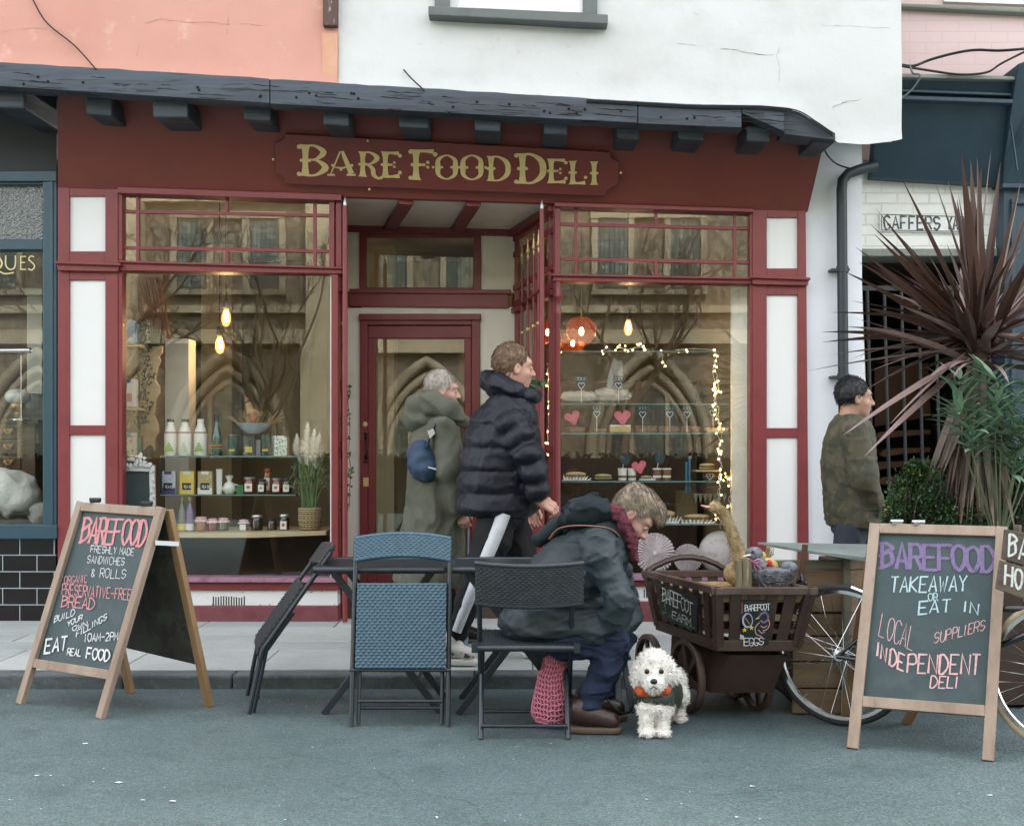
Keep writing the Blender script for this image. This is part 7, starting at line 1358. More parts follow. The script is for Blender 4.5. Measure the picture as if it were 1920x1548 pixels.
def shoe(t, name, heel, toe, w, h, upper, sole_m, sole_h=.03, ankle=None):
    heel, toe = Vector(heel), Vector(toe); d = (toe - heel).normalized(); s = d.cross(ZZ); H, T = heel, toe; P = lambda a, b, z: np.array(H + d * a * (T - H).length + s * b + ZZ * z)
    pr = u([cap(P(.14, 0, .052 + sole_h), P(.45, 0, .05 + sole_h), w * .42, w * .44), cap(P(.45, 0, .05 + sole_h), P(.84, 0, .026 + sole_h), w * .44, w * .40), elo(P(.16, 0, .075 + sole_h), (.045, .04, .055))], .03) + [('i', .01, half(P(0, 0, sole_h * .7), np.array((0, 0, -1.))))]
    if ankle is not None: pr += u([cap(P(.2, 0, .07 + sole_h), np.array(ankle), .045, .05)], .02)
    o = sdf_build(name, pr, .0065, upper, t); pr = u([cap(P(.12, 0, .02), P(.5, 0, .02), w * .48, w * .46), cap(P(.5, 0, .02), P(.88, 0, .022), w * .46, w * .42)], .02) + [('i', .006, half(P(0, 0, sole_h), np.array((0, 0, 1.)))), ('i', .004, half(P(0, 0, .001), np.array((0, 0, -1.))))]
    sdf_build('sole', pr, .006, sole_m, o); return o, P

# man in the black puffer jacket walking to the right
D0 = 6.6; t = man = thing('person', 'man walking in a black puffer jacket and dark tracksuit trousers with a white side stripe', 'person', at(930, 1238, D0))
make_head(t, m_skin1, m_hair1, at(964, 691, D0), (.93, .34, -.06), (0.05, 0, 1), 1.06)
zz = lambda y, D=D0: at(0, y, D).z; xx = lambda x, D=D0: at(x, 0, D).x
rows = [(zz(968), xx(932), D0, .20, .20), (zz(955), xx(932), D0, .235, .23), (zz(900), xx(938), D0, .235, .23), (zz(840), xx(941), D0, .225, .235), (zz(790), xx(945), D0, .195, .225), (zz(758), xx(953), D0, .15, .19), (zz(738), xx(962), D0, .105, .12)]
sh, el, wr = at(953, 778, 6.43), at(997, 868, 6.36), at(1009, 934, 6.40)
pr = u([column(rows, .3, (.128, .017))], .02) + u(arm([sh, el, wr], [.097, .090, .068], (.115, .005)), .03) + u(arm([at(975, 778, 6.80), at(985, 870, 6.86), at(990, 940, 6.84)], [.09, .08, .065], (.115, .005)), .03) + u([cap(A3(948, 762, 6.50), A3(962, 762, 6.72), .085, .08)], .03)
jk = sdf_build('puffer_jacket', pr, .0095, m_puffer, t, [waves(.005, 20, 5), folds(.0025, 80, 2, (.8, .8, 1)), folds(.0025, 130, 6, (1, 1, .5))])
pr = u(chain([A3(916, 712, 6.62), A3(934, 722, 6.52), A3(965, 733, 6.47), A3(996, 742, 6.52)], [.055, .066, .05, .04]), .02) + u(chain([A3(916, 712, 6.62), A3(936, 716, 6.72), A3(975, 728, 6.75), A3(1002, 742, 6.66), A3(996, 742, 6.52)], [.055, .06, .05, .04, .04]), .02) + u([elo(A3(955, 738, D0), (.11, .11, .05))], .03)
sdf_build('hood', pr, .008, m_puffer, t, [waves(.004, 40, 8), folds(.007, 55, 4, (1, 1, .4))])
pr = u(chain([A3(938, 955, 6.52), A3(922, 1010, 6.50), A3(903, 1062, 6.48), A3(876, 1128, 6.49), A3(857, 1186, 6.50)], [.115, .105, .085, .070, .058]), .03) + u(chain([A3(950, 955, 6.68), A3(972, 1030, 6.68), A3(988, 1082, 6.68), A3(998, 1150, 6.70), A3(1002, 1216, 6.70)], [.115, .10, .082, .068, .056]), .03) + u([elo(A3(940, 955, D0), (.15, .17, .12))], .04)
tr = sdf_build('trousers', pr, .0095, m_track, t, [folds(.006, 45, 7, (.4, .4, 1)), waves(.003, 30, 3)])
m = MB(); L_ = crom([(945, 962, 6.40, .038), (935, 990, 6.392, .037), (922, 1022, 6.390, .036), (906, 1060, 6.395, .034), (884, 1112, 6.408, .031), (866, 1158, 6.43, .028), (856, 1184, 6.438, .026)], 6); vs = []
for i, (x, y, D, w_) in enumerate(L_):
    c = at(x, y, D); a, b = at(*L_[max(i - 1, 0)][:3]), at(*L_[min(i + 1, len(L_) - 1)][:3]); s_ = (b - a).cross(YY).normalized()
    for q in (-1, -.6, -.2, .2, .6, 1): vs.append(c + s_ * w_ * q + YY * (.022 * q * q - .022))
    for q in (1, .6, .2, -.2, -.6, -1): vs.append(c + s_ * w_ * q + YY * (.022 * q * q + .03))
m.add(vs, [(i*12+k, i*12+(k+1) % 12, (i+1)*12+(k+1) % 12, (i+1)*12+k) for i in range(len(L_) - 1) for k in range(12)]); m.build('side_stripe', m_stripe, tr, smooth=50)
g = gnd(830, 1236, .083); o, P = shoe(t, 'trainer', V(xx(818, 6.52), 6.52, .084), V(xx(891, 6.46), 6.46, .084), .095, .1, m_shoew, m_shoew, .036, A3(852, 1196, 6.5)); m = MB()
for i in range(5): a = .36 + i * .085; m.tube([Vector(P(a, .04, .118 - i * .011)), Vector(P(a + .02, 0, .130 - i * .012)), Vector(P(a, -.04, .118 - i * .011))], .0055, 6)
m.build('laces', m_lace, o); m = MB(); m.tube([Vector(P(.14, .046, .075)), Vector(P(.34, .049, .095)), Vector(P(.52, .046, .06))], [.024, .03, .016], 8, flat=.3); m.tube([Vector(P(.75, .03, .06)), Vector(P(.95, .0, .05))], [.03, .02], 8, flat=.5); m.build('side_flash', m_shoeb, o, smooth=60)
m = MB(); m.tube([at(852, 1186, 6.5), at(850, 1202, 6.5)], [.047, .045], 12); m.build('sock', m_stripe, t, smooth=60)
shoe(t, 'trainer', V(xx(985, 6.72), 6.72, .085), V(xx(1062, 6.66), 6.66, .085), .095, .1, m_shoeb, m_shoew, .036, A3(1000, 1206, 6.7))
make_hand(t, 'hand', m_skin1, wr + V(.012, 0, -.012), (.75, .1, -.42), (-.2, .6, -.55), .85, 1.0, 1)
make_hand(t, 'hand', m_skin1, at(991, 950, 6.84), (.3, 0, -1), (.2, -1, 0), .7, .95, -1)

# woman in the khaki parka
D0 = 7.15; t = thing('person', 'woman walking in a long khaki parka with a small blue rucksack', 'person', at(810, 1209, D0))
make_head(t, m_skin2, m_hair2, at(829, 733, D0), (.96, .2, -.12), (.08, 0, 1), .96, 'long', .9)
zz = lambda y, D=D0: at(0, y, D).z; xx = lambda x, D=D0: at(x, 0, D).x
rows = [(zz(1098), xx(806), D0, .215, .24), (zz(1085), xx(806), D0, .23, .255), (zz(1010), xx(812), D0, .20, .24), (zz(950), xx(815), D0, .175, .225), (zz(880), xx(812), D0, .165, .215), (zz(820), xx(815), D0, .16, .21), (zz(785), xx(820), D0, .135, .185), (zz(765), xx(826), D0, .09, .11)]
pr = u([column(rows, .2)], .02) + u(arm([at(832, 803, 6.97), at(843, 880, 6.93), at(858, 950, 6.98)], [.088, .082, .066]), .03) + u(arm([at(838, 803, 7.34), at(850, 890, 7.38), at(866, 950, 7.32)], [.085, .075, .062]), .03)
sdf_build('parka', pr, .010, m_khaki, t, [folds(.007, 34, 11, (.6, .6, 1)), waves(.005, 20, 6), folds(.003, 70, 3)])
pr = u(chain([A3(776, 785, 7.12), A3(786, 762, 7.08), A3(810, 755, 7.0), A3(842, 768, 6.96), A3(868, 788, 7.0)], [.07, .075, .07, .058, .045]), .03) + u(chain([A3(776, 785, 7.12), A3(790, 762, 7.22), A3(815, 757, 7.3), A3(845, 768, 7.33), A3(868, 788, 7.28)], [.07, .072, .068, .058, .045]), .03) + u([elo(A3(802, 790, 7.12), (.13, .14, .075))], .04)
sdf_build('hood', pr, .009, m_khaki, t, [waves(.006, 26, 9), folds(.006, 50, 5)])
pr = u([elo(A3(789, 862, 6.98), (.085, .10, .12)), elo(A3(800, 880, 6.95), (.075, .09, .075))], .04); bp_ = sdf_build('rucksack', pr, .008, m_bluebag, t, [waves(.004, 36, 2)])
m = MB(); m.tube([at(x, y, D) for x, y, D in ((800, 838, 6.90), (808, 812, 6.90), (820, 790, 6.92), (832, 778, 6.98))], [.022, .02, .02, .018], 8, flat=.35); m.build('strap', m_bluebag, bp_, smooth=60); m = MB(); m.pq([(803, 874), (818, 878), (818, 881), (803, 877)], 6.855, .004); m.build('reflective_tab', m_stripe, bp_)
m = MB(); m.pq([(801, 808), (812, 803), (816, 812), (806, 822)], 6.865, .01); m.build('strap_buckle', mat('pale webbing', (.45, .43, .36), .7), bp_)
pr = u(chain([A3(795, 1080, 7.05), A3(776, 1140, 7.05), A3(762, 1196, 7.06)], [.08, .065, .055]), .03) + u(chain([A3(822, 1080, 7.25), A3(842, 1140, 7.25), A3(846, 1192, 7.25)], [.08, .065, .055]), .03); sdf_build('trousers', pr, .010, m_track, t)
shoe(t, 'boot', V(xx(752, 7.06), 7.06, .083), V(xx(822, 7.06), 7.03, .083), .09, .1, m_boot, m_sole, .025, A3(762, 1180, 7.06)); shoe(t, 'boot', V(xx(838, 7.25), 7.25, .085), V(xx(908, 7.25), 7.22, .085), .09, .1, m_boot, m_sole, .025, A3(846, 1180, 7.25))
make_hand(t, 'hand', m_skin2, at(861, 958, 6.99), (.35, 0, -.9), (.2, 1, 0), .8, .9, 1)

# man in the camouflage jacket at the passage
D0 = 7.0; t = thing('person', 'dark haired man in a camouflage jacket walking past the passage gate', 'person', at(1600, 1217, D0))
make_head(t, m_skin3, m_hair3, at(1603, 748, D0), (.98, .1, -.04), (.03, 0, 1), 1.0)
zz = lambda y, D=D0: at(0, y, D).z; xx = lambda x, D=D0: at(x, 0, D).x
rows = [(zz(988), xx(1604), D0, .165, .20), (zz(975), xx(1602), D0, .172, .21), (zz(920), xx(1594), D0, .165, .205), (zz(870), xx(1590), D0, .160, .21), (zz(820), xx(1591), D0, .145, .205), (zz(792), xx(1594), D0, .115, .175), (zz(775), xx(1597), D0, .075, .10)]
pr = u([column(rows, .1)], .02) + u(arm([at(1600, 812, 6.81), at(1618, 895, 6.76), at(1642, 946, 6.84)], [.082, .078, .062]), .028) + u(arm([at(1600, 812, 7.19), at(1620, 895, 7.24), at(1640, 946, 7.16)], [.08, .075, .06]), .028) + u(chain([A3(1583, 782, 6.98), A3(1596, 784, 6.92), A3(1612, 790, 6.94)], [.028, .028, .022]), .012)
sdf_build('camouflage_jacket', pr, .009, m_camo, t, [folds(.006, 38, 13, (.6, .6, 1)), folds(.003, 75, 4), waves(.004, 22, 3)])
pr = u(chain([A3(1598, 985, 6.92), A3(1580, 1080, 6.9), A3(1560, 1188, 6.92)], [.105, .08, .06]), .03) + u(chain([A3(1606, 985, 7.08), A3(1630, 1080, 7.08), A3(1640, 1190, 7.1)], [.105, .08, .06]), .03) + u([elo(A3(1602, 985, 7.0), (.135, .16, .1))], .03); sdf_build('jeans', pr, .010, m_jean2, t, [folds(.006, 45, 3, (.4, .4, 1))])
shoe(t, 'boot', V(xx(1550, 6.92), 6.92, .083), V(xx(1635, 6.92), 6.9, .083), .095, .1, m_boot, m_sole, .025, A3(1562, 1180, 6.92)); shoe(t, 'boot', V(xx(1628, 7.1), 7.1, .084), V(xx(1712, 7.1), 7.08, .084), .095, .1, m_boot, m_sole, .025, A3(1640, 1180, 7.1))
make_hand(t, 'hand', m_skin3, at(1647, 953, 6.85), (.5, .1, -.8), (.1, 1, 0), .8, 1, 1)

# person bent forward on the open chair
t = thing('person', 'grey haired person in a slate coat and burgundy scarf bent forward on the chair', 'person', V(.25, 5.35, 0)); DS = 5.40
make_head(t, m_skin4, m_hair4, at(1184, 967, DS), (.66, -.05, -.75), (.75, 0, .66), 1.0, 'comb', .95, lambda L, E: u([E((.030, .0, .105), (.075, .070, .040)), E((-.03, 0, .085), (.085, .075, .055)), E((.085, .01, .085), (.035, .055, .030))], .02))
pr = u([cap(A3(1015, 1152, 5.40), A3(1078, 1080, 5.40), .19, .185), cap(A3(1078, 1080, 5.40), A3(1128, 1022, 5.40), .185, .15), cap(A3(1128, 1020, 5.4), A3(1150, 985, 5.4), .14, .075), elo(A3(1050, 1165, 5.38), (.27, .20, .12)), elo(A3(1115, 1175, 5.36), (.13, .19, .125))], .06)
pr += u(arm([at(1122, 1030, 5.21), at(1164, 1125, 5.14), at(1158, 1152, 5.17), at(1120, 1182, 5.24)], [.098, .070, .064, .050]), .022) + u(arm([at(1132, 1025, 5.58), at(1172, 1120, 5.62), at(1178, 1160, 5.5), at(1160, 1190, 5.42)], [.095, .07, .062, .05]), .03)
coat = sdf_build('coat', pr, .009, m_waxed, t, [folds(.007, 40, 21, (1, .4, .8)), folds(.0055, 66, 5, (.8, .4, 1)), folds(.003, 120, 9), waves(.005, 16, 4)])
pr = u(chain([A3(1064, 982, 5.40), A3(1078, 963, 5.33), A3(1102, 951, 5.30), A3(1130, 958, 5.31), A3(1150, 975, 5.34)], [.045, .058, .056, .05, .035]), .025) + u(chain([A3(1064, 982, 5.40), A3(1085, 958, 5.48), A3(1110, 950, 5.52), A3(1138, 960, 5.5), A3(1152, 975, 5.46)], [.045, .055, .055, .045, .035]), .025) + u([elo(A3(1105, 968, 5.4), (.09, .11, .05))], .03)
sdf_build('hood', pr, .007, m_hoodm, t, [folds(.014, 55, 6), folds(.006, 110, 8), waves(.006, 34, 2)])
pr = u(chain([A3(1136, 950, 5.34), A3(1153, 958, 5.30), A3(1170, 980, 5.29), A3(1184, 1012, 5.30), A3(1190, 1048, 5.30)], [.020, .032, .032, .028, .024]), .012) + u(chain([A3(1136, 950, 5.42), A3(1160, 958, 5.52), A3(1184, 985, 5.52)], [.022, .03, .03]), .012)
sdf_build('scarf', pr, .0055, m_scarf, t, [folds(.006, 130, 3), waves(.003, 90, 5)])
pr = u(chain([A3(1050, 1195, 5.32), A3(1148, 1200, 5.27), A3(1128, 1262, 5.27), A3(1097, 1340, 5.27)], [.105, .078, .068, .064]), .03) + u(chain([A3(1060, 1190, 5.50), A3(1160, 1197, 5.50), A3(1140, 1260, 5.50), A3(1112, 1322, 5.52)], [.10, .075, .065, .06]), .03)
sdf_build('jeans', pr, .008, m_denim, t, [folds(.010, 52, 9, (.5, .5, 1)), folds(.005, 110, 4, (.6, .6, 1)), waves(.003, 40, 3)])
xs = lambda x, D: at(x, 0, D).x
shoe(t, 'boot', V(xs(1066, 5.27), 5.27, .001), V(xs(1160, 5.27), 5.24, .001), .098, .1, m_leather, m_sole, .03, A3(1090, 1328, 5.27)); shoe(t, 'boot', V(xs(1082, 5.52), 5.52, .001), V(xs(1170, 5.52), 5.49, .001), .098, .1, m_leather, m_sole, .03, A3(1108, 1318, 5.52))
make_hand(t, 'hand', m_skin4, at(1116, 1186, 5.25), (-.5, .3, -.5), (0, 1, -.3), .8, .95, 1); make_hand(t, 'hand', m_skin4, at(1158, 1196, 5.42), (-.1, -.2, -.9), (-.5, .5, 0), .8, .95, -1)
m = MB(); m.tube([at(x, y, D) for x, y, D in crom([(1030, 1010, 5.27), (1050, 990, 5.25), (1090, 985, 5.22), (1140, 990, 5.24), (1160, 1005, 5.27)], 5)], .008, 6, flat=.5); m.build('rust_piping', mat('rust piping', (.22, .09, .06), .7), t, smooth=60)
pr = u([cap(A3(1010, 1012, 5.5), A3(1042, 990, 5.46), .035, .05)], .02); sdf_build('shoulder_bag', pr, .008, m_hoodm, t, [folds(.006, 60, 3)])

# pink crochet bag under the chair
bg_ = thing('crochet_bag', 'pink crochet string bag hanging open under the occupied chair', 'bag', at(1032, 1355, 5.36)); m = MB()
def bp2(uu, vv):
    y = lerp(1215, 1352, vv); w = np.interp(vv, [0, .3, .7, .88, 1], [18, 25, 33, 36, 27]) * (1 + .07 * math.sin(uu * 19 + vv * 5)); a = uu * 6.283; return at(1034 + w * math.cos(a) + (6 if vv < .3 else 0), y + 2 * math.sin(a * 3), 5.36) + V(0, .07 * math.sin(a) * w / 36, 0)
nu_, nv_ = 30, 15
for i in range(nu_): m.tube([bp2(i / nu_ + (.5 / nu_ if j % 2 else 0), j / nv_) for j in range(nv_ + 1)], .0034, 4, False)
for j in range(nv_ + 1): m.tube([bp2(i / 36, j / nv_) + ZZ * .004 * math.sin(i * 2.6) for i in range(37)], .0042, 5, False)
m.build('crochet_mesh', mat('pink yarn', (.66, .23, .32), .9, var=(60, (.54, .16, .25), .45, .6), bump=(200, .5)), bg_, smooth=60)
m = MB(); n = 20
m.add([at(1034, 1225, 5.36) + (bp2(i / n, v) - at(1034, 1225, 5.36)) * .93 for v in (.04, .35, .7, .9, .985) for i in range(n)], [(j*n+i, j*n+(i+1) % n, (j+1)*n+(i+1) % n, (j+1)*n+i) for j in range(4) for i in range(n)]); m.build('bag_lining', mat('dusky rose lining', (.24, .07, .10), .9), bg_, smooth=60)

# ------------------------------------------------------------------ small white dog in a quilted vest
dg = thing('dog', 'small fluffy white dog in a dark quilted vest with an orange collar', 'dog', at(1232, 1382, 5.17))
m_fur = mat('white curly fur', (.86, .84, .79), .95, var=(14, (.80, .76, .69), .5, .7))
DD = 5.2; k = DD / F
pr = u([elo(A3(1226, 1258, DD), (.078, .078, .078)), elo(A3(1226, 1280, 5.130), (.043, .055, .038)), elo(A3(1226, 1238, DD), (.062, .065, .050)), elo(A3(1196, 1262, 5.21), (.027, .042, .056), Matrix.Rotation(.22, 3, 'Y')), elo(A3(1257, 1258, 5.21), (.027, .042, .056), Matrix.Rotation(-.22, 3, 'Y'))], .022)
pr += [('s', .012, elo(A3(1213.5, 1258, 5.118), (.013, .02, .011))), ('s', .012, elo(A3(1239.5, 1258, 5.118), (.013, .02, .011)))]
pr += u([cap(A3(1226, 1280, 5.23), A3(1230, 1308, 5.26), .058, .070), cap(A3(1230, 1312, 5.27), A3(1243, 1304, 5.50), .078, .080), elo(A3(1228, 1322, 5.22), (.068, .068, .060))], .035)
for x, y0, D in ((1212, 1328, 5.19), (1241, 1330, 5.20)): pr += u([cap(A3(x, y0, D), A3(x + 1, 1370, D - .01), .034, .027), elo(np.array(V(at(x, 0, D).x, D - .02, .020)), (.033, .042, .023))], .012)
for x, D in ((1246, 5.50), (1272, 5.48)):
    X = at(x, 0, D).x; pr += u([cap(np.array((X - .02, D - .02, .20)), np.array((X, D - .05, .13)), .052, .038), cap(np.array((X, D - .05, .13)), np.array((X, D + .02, .08)), .035, .029), cap(np.array((X, D + .02, .08)), np.array((X, D, .03)), .029, .028), elo(np.array((X, D - .03, .020)), (.029, .040, .022))], .016)
pr += u([cap(A3(1250, 1296, 5.58), A3(1258, 1274, 5.60), .03, .025)], .02) + [('i', .004, half((0, 0, .002), np.array((0, 0, -1.))))]
body = sdf_build('body', pr, .0065, m_fur, dg, [waves(.0028, 75, 3, 8), waves(.0022, 150, 5, 8)])
rr = random.Random(8); m = MB(); o0 = Vector(dg.location); vs = body.data.vertices; nv = len(vs); fc_ = at(1226, 1262, 5.1)
for i in range(17000):
    v = vs[rr.randrange(nv)]; p = v.co + o0; nn = v.normal
    fx, fz = (p.x - fc_.x), (p.z - at(0, 1262, 5.1).z); face = p.y < 5.17 and abs(fx) < .05 and -.05 < fz < .035
    if p.z < .012 or (p.z > .245 and p.y > 5.235 and p.z < .36 and abs(p.x - .65) < .11): continue
    d = (nn * .55 + Vector((rr.uniform(-1, 1), rr.uniform(-1, 1), rr.uniform(-1.2, .5))) * .75).normalized(); l = rr.uniform(.007, .0145) * (.5 if face else 1); s = d.cross(nn); s = (s.normalized() if s.length > .05 else XX) * .0016
    c1 = p + d * l * .55; c2 = p + d * l + nn * .002 + Vector((rr.uniform(-1, 1), rr.uniform(-1, 1), rr.uniform(-1, .3))) * .005
    m.add([p - s, p + s, c1 + s * .9, c2, c1 - s * .9], [(0, 1, 2, 3, 4)])
m.build('fur', m_fur, dg, smooth=60)
m_nose = mat('wet black nose', (.008, .008, .009), .2)
for x in (1213, 1240): m = MB(); m.ell(at(x, 1258.5, 5.112), (.0115, .009, .0115), None, 12, 9); m.build('eye', mat('dark brown eye', (.010, .006, .004), .08) if x == 1213 else MATS['dark brown eye'], dg, smooth=60)
m = MB(); m.ell(at(1226, 1277, 5.062), (.016, .012, .0125), None, 14, 10); m.build('nose', m_nose, dg, smooth=60)
m = MB(); m.tube([at(1219, 1291, 5.072), at(1223, 1289, 5.066), at(1226, 1286, 5.064), at(1229, 1289, 5.066), at(1233, 1291, 5.072)], .0022, 5); m.build('mouth', mat('dark lip', (.10, .06, .05), .7), dg)
pr = u([cap(A3(1229, 1308, 5.245), A3(1244, 1299, 5.45), .094, .097)], .02) + [('s', .01, elo(A3(1226, 1282, 5.12), (.10, .10, .075))), ('s', .012, elo(A3(1228, 1348, 5.16), (.16, .12, .062)))]
sdf_build('quilted_vest', pr, .0065, mat('dark green quilted vest', (.020, .030, .022), .55, bump=(40, .3)), dg, [lambda P: .0035 * np.abs(np.sin(P[:, 0] * 70) * np.sin(P[:, 2] * 70)) - .002])
pr = u(chain([A3(1192, 1286, 5.22), A3(1202, 1297, 5.175), A3(1226, 1303, 5.185), A3(1249, 1295, 5.175), A3(1258, 1282, 5.22)], [.015, .019, .012, .019, .015]), .01); sdf_build('orange_collar', pr, .005, mat('orange fleece collar', (.50, .085, .02), .85), dg, [waves(.002, 80, 4)])
m = MB(); m.tube([at(x, y, D) for x, y, D in crom([(1196, 1292, 5.2), (1190, 1312, 5.25), (1182, 1332, 5.33), (1166, 1336, 5.38), (1148, 1322, 5.42), (1136, 1300, 5.44), (1140, 1280, 5.46), (1160, 1268, 5.48), (1140, 1215, 5.46)], 6)], .0055, 6); solo(m, 'dog_lead', m_cable, 'thin black dog lead looping from the white dog to the seated person', 'lead', smooth=60)
st_ = thing('folding_stand', 'narrow black folding stand on the road just behind the dog lead', 'stand', V(.53, 5.7, 0))
for a, b in (((1158, 1228, 5.75), (1160, 1333, 5.6)), ((1168, 1228, 5.75), (1186, 1326, 5.66)), ((1152, 1222, 5.9), (1150, 1315, 5.92))):
    m = MB(); q = at(*b); q.z = 0; m.bar(at(*a), q, .03, .018, YY); m.build('leg', m_frame, st_, bevel=.003)
m = MB(); m.box(at(1160, 1226, 5.8), (.10, .24, .02)); m.build('top_plate', m_frame, st_, bevel=.004)
# ------------------------------------------------------------------ planting at the right
m_cord = mat('bronze cordyline leaf', (.066, .034, .022), .45, spec=.3, var=(5, (.090, .050, .042), .45, .65), var2=(2.5, (.038, .019, .016), .52, .7)); m_cordl = mat('pale bronze leaf back', (.26, .18, .165), .5, var=(6, (.19, .12, .11), .45, .6)); m_dead = mat('dry hanging leaf', (.19, .15, .12), .7, var=(6, (.12, .085, .065), .45, .65)); m_trunk = mat('fibrous trunk', (.06, .042, .03), .9, bump=(30, .8))
def blade(mb, p, d, L, w, droop, rr, fold=.35, n=9, twist=0.0):
    d = d.normalized(); pts = []; q = p.copy(); dd = d.copy()
    for i in range(n + 1): pts.append(q.copy()); q = q + dd * L / n; dd = (dd + V(0, 0, -droop) * (i / n)).normalized()
    vs = []; sd = d.cross(ZZ); sd = sd.normalized() if sd.length > .08 else V(math.cos(rr.uniform(0, 6.28)), math.sin(rr.uniform(0, 6.28)), 0); sd = (Matrix.Rotation(twist, 3, d) @ sd)
    for i, c in enumerate(pts):
        t_ = i / n; ww = w * (.45 + .55 * min(1, t_ * 3)) * (1 - max(0, (t_ - .35) / .65) ** 1.7) + .0006; nn = sd.cross((pts[min(i + 1, n)] - pts[max(i - 1, 0)]).normalized()); vs += [c - sd * ww / 2 + nn * ww * fold * .5, c - nn * ww * .02, c + sd * ww / 2 + nn * ww * fold * .5]
    fs = []
    for i in range(n): a = i * 3; fs += [(a, a + 1, a + 4, a + 3), (a + 1, a + 2, a + 5, a + 4)]
    mb.add(vs, fs)
PDp = 5.95; cc = at(1838, 655, PDp); t = thing('cordyline_palm', 'tall bronze spiky palm rising over the takeaway board', 'palm', V(cc.x, PDp, 0)); rr = random.Random(21); m = MB(); m2 = MB(); m3 = MB()
# leaf tips as the photo shows them, then the crown filled in all round
for (x, y) in ((1802, 292), (1820, 306), (1858, 288), (1876, 310), (1840, 320), (1832, 300), (1688, 334), (1752, 343), (1778, 345), (1644, 398), (1632, 425), (1640, 444), (1607, 470), (1612, 496), (1620, 505), (1580, 522), (1690, 540), (1618, 588), (1560, 600), (1672, 600), (1566, 680), (1690, 640), (1728, 700), (1935, 380), (1960, 430), (1985, 520), (1990, 600), (1975, 660), (1915, 340), (1950, 700), (1640, 690), (1625, 745)):
    e = at(x, y, PDp + rr.uniform(-.3, .25)); p = cc + V(rr.uniform(-.04, .04), rr.uniform(-.04, .04), rr.uniform(-.03, .10)); dv = e - p; L = dv.length; dr = .045 if dv.normalized().z < .5 else .012; blade(m, p, dv.normalized() + ZZ * dr * 2.2, L * 1.02, rr.uniform(.050, .066), dr, rr, twist=rr.uniform(-.5, .5))
for i in range(80):
    a = rr.uniform(0, 6.283); el_ = rr.choice([rr.uniform(.15, 1.45), rr.uniform(-.3, .7)]); d = V(math.cos(a) * math.cos(el_), math.sin(a) * math.cos(el_), math.sin(el_)); blade(m if rr.random() < .74 else m2, cc + V(rr.uniform(-.05, .05), rr.uniform(-.05, .05), rr.uniform(-.08, .10)), d, rr.uniform(.5, .84), rr.uniform(.038, .054), rr.uniform(.01, .09), rr, twist=rr.uniform(-.6, .6))
for (x0, y0, x1, y1) in ((1735, 655, 1545, 690), (1770, 690, 1600, 800), (1790, 700, 1632, 838), (1770, 670, 1690, 790), (1800, 610, 1700, 585)): blade(m2, lerp(cc, at(x0, y0, PDp - .15), .4), at(x1, y1, PDp - .3) - cc, (at(x1, y1, PDp - .3) - cc).length * .97, .04, .02, rr, twist=rr.uniform(-.5, .5))
for i in range(95):
    a = rr.uniform(0, 6.283); s_ = rr.uniform(.10, .45); d = V(math.cos(a) * s_, math.sin(a) * s_, -1); blade(m3, cc + V(rr.uniform(-.04, .04), rr.uniform(-.04, .04), rr.uniform(-.14, -.02)), d, rr.uniform(.5, .98), rr.uniform(.03, .05), rr.uniform(.0, .12), rr, twist=rr.uniform(-1.5, 1.5))
m.build('leaves', m_cord, t); m2.build('pale_leaves', m_cordl, t); m3.build('hanging_dead_leaves', m_dead, t)
m = MB(); m.tube([V(cc.x + .03, PDp, .1), V(cc.x + .01, PDp, .8), cc + ZZ * .05], [.075, .06, .05], 12); m.build('trunk', m_trunk, t, smooth=60)
pl_ = thing('planter_trough', 'dark timber planting trough behind the takeaway board', 'planter', V(2.2, 6.05, 0)); m = MB(); m.box((2.4, 6.08, .36), (1.5, .5, .68)); m.build('trough', MATS['dark brown board'], pl_, bevel=.01); m = MB(); m.box((2.4, 6.08, .70), (1.4, .42, .02)); m.build('soil', mat('dark soil', (.02, .015, .01), .95, bump=(40, 1)), pl_)
m_box = mat('dark box leaf', (.030, .080, .032), .45, var=(6, (.045, .11, .042), .45, .62)); m_boxt = mat('fresh box tip', (.14, .20, .035), .5, var=(9, (.09, .15, .03), .45, .6))
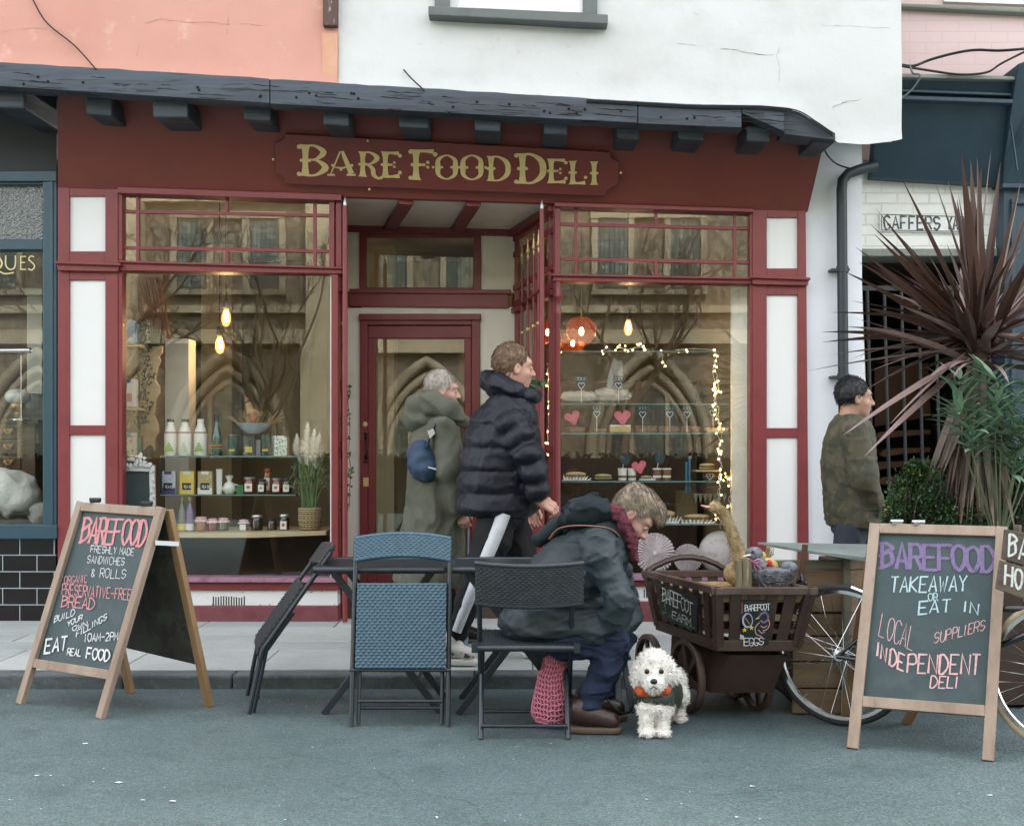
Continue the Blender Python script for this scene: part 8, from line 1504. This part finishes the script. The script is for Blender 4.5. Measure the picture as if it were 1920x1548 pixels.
def shrub(label, blobs, n, seed, D, tips=.05):
    rr = random.Random(seed); t = thing('box_shrub', label, 'shrub', V(at(blobs[0][0], 0, D).x, D, .7)); m = MB(); m2 = MB(); st = MB(); base = V(at(blobs[0][0], 0, D).x, D, .7)
    for i in range(n):
        x, y, rx, ry = rr.choice(blobs); a = rr.uniform(0, 6.28); q = rr.uniform(-1, 1); s = math.sqrt(1 - q * q); r = rr.uniform(.55, 1.05); c = at(x, y, D); p = c + V(math.cos(a) * s * rx * k_ * r, math.sin(a) * s * rx * .9 * k_ * r, q * ry * k_ * r) + noise.noise_vector(V(x, y, i)) * .012
        if p.z < .68: continue
        Q = Matrix.Rotation(rr.uniform(0, 6.28), 3, 'Z') @ Matrix.Rotation(rr.uniform(-1.1, 1.1), 3, 'X'); l = rr.uniform(.011, .019); b = Q @ V(l * .42, 0, 0); d = Q @ V(0, l, l * .35); fn_ = p + d * .5 + (Q @ V(0, 0, .003)); (m2 if q > .2 and rr.random() < tips * 2 else m).add([p, p + d * .5 + b, p + d, p + d * .5 - b], [(0, 1, 2, 3)])
        if i % 70 == 0: st.tube([base + V((p.x - base.x) * .3, 0, 0), lerp(base, p, .6) + V(0, 0, .02), p], [.006, .004, .0015], 5)
    m.build('foliage', m_box, t); m2.build('fresh_tips', m_boxt, t); st.build('stems', m_bark, t)
k_ = 5.95 / F
shrub('small leaved green box shrub with yellow tips beside the camouflage jacketed man', [(1700, 940, 42, 62), (1735, 925, 42, 68), (1760, 965, 45, 50), (1680, 970, 28, 40), (1715, 890, 22, 30)], 7500, 3, 5.95, .12); shrub('dense dark green box shrub right of the spiky palm trunk', [(1890, 940, 50, 65), (1860, 985, 45, 40), (1925, 920, 40, 60), (1885, 890, 30, 36)], 7000, 5, 5.95, .03); shrub('low lighter green shrub growing between the palm and the box shrub', [(1800, 975, 50, 42), (1830, 985, 40, 36), (1780, 990, 40, 30)], 4500, 7, 5.92, .10)
m_ole = mat('grey green willow leaf', (.17, .28, .18), .42, var=(8, (.24, .36, .24), .45, .65)); t = thing('oleander_shrub', 'pale green long leaved shrub in front of the spiky palm', 'shrub', V(at(1870, 0, 5.6).x, 5.72, .7)); rr = random.Random(17); m = MB(); st = MB()
for (x, y) in ((1800, 712), (1850, 690), (1868, 712), (1905, 740), (1930, 715), (1795, 765), (1838, 770), (1880, 782), (1915, 800), (1945, 770), (1820, 800), (1905, 850), (1950, 830)):
    tip = at(x, y, 5.66 + rr.uniform(-.12, .08)); b = at(1872 + (x - 1872) * .15, 1000, 5.72); mid = lerp(b, tip, .6) + V((tip.x - b.x) * .12, 0, .02); P = [V(*q) for q in crom([tuple(b), tuple(mid), tuple(tip)], 6)]; st.tube(P, [lerp(.005, .0018, i / 12) for i in range(13)], 6)
    for i in range(24):
        p = P[rr.randint(7, 12)]; a = rr.uniform(0, 6.28); d = V(math.cos(a), math.sin(a) * .8, rr.uniform(-.1, .9)); blade(m, p, d, rr.uniform(.12, .21), rr.uniform(.022, .034), rr.uniform(.08, .24), rr, .3, 6)
m.build('leaves', m_ole, t); st.build('stems', mat('green stem', (.09, .12, .06), .6), t, smooth=60)
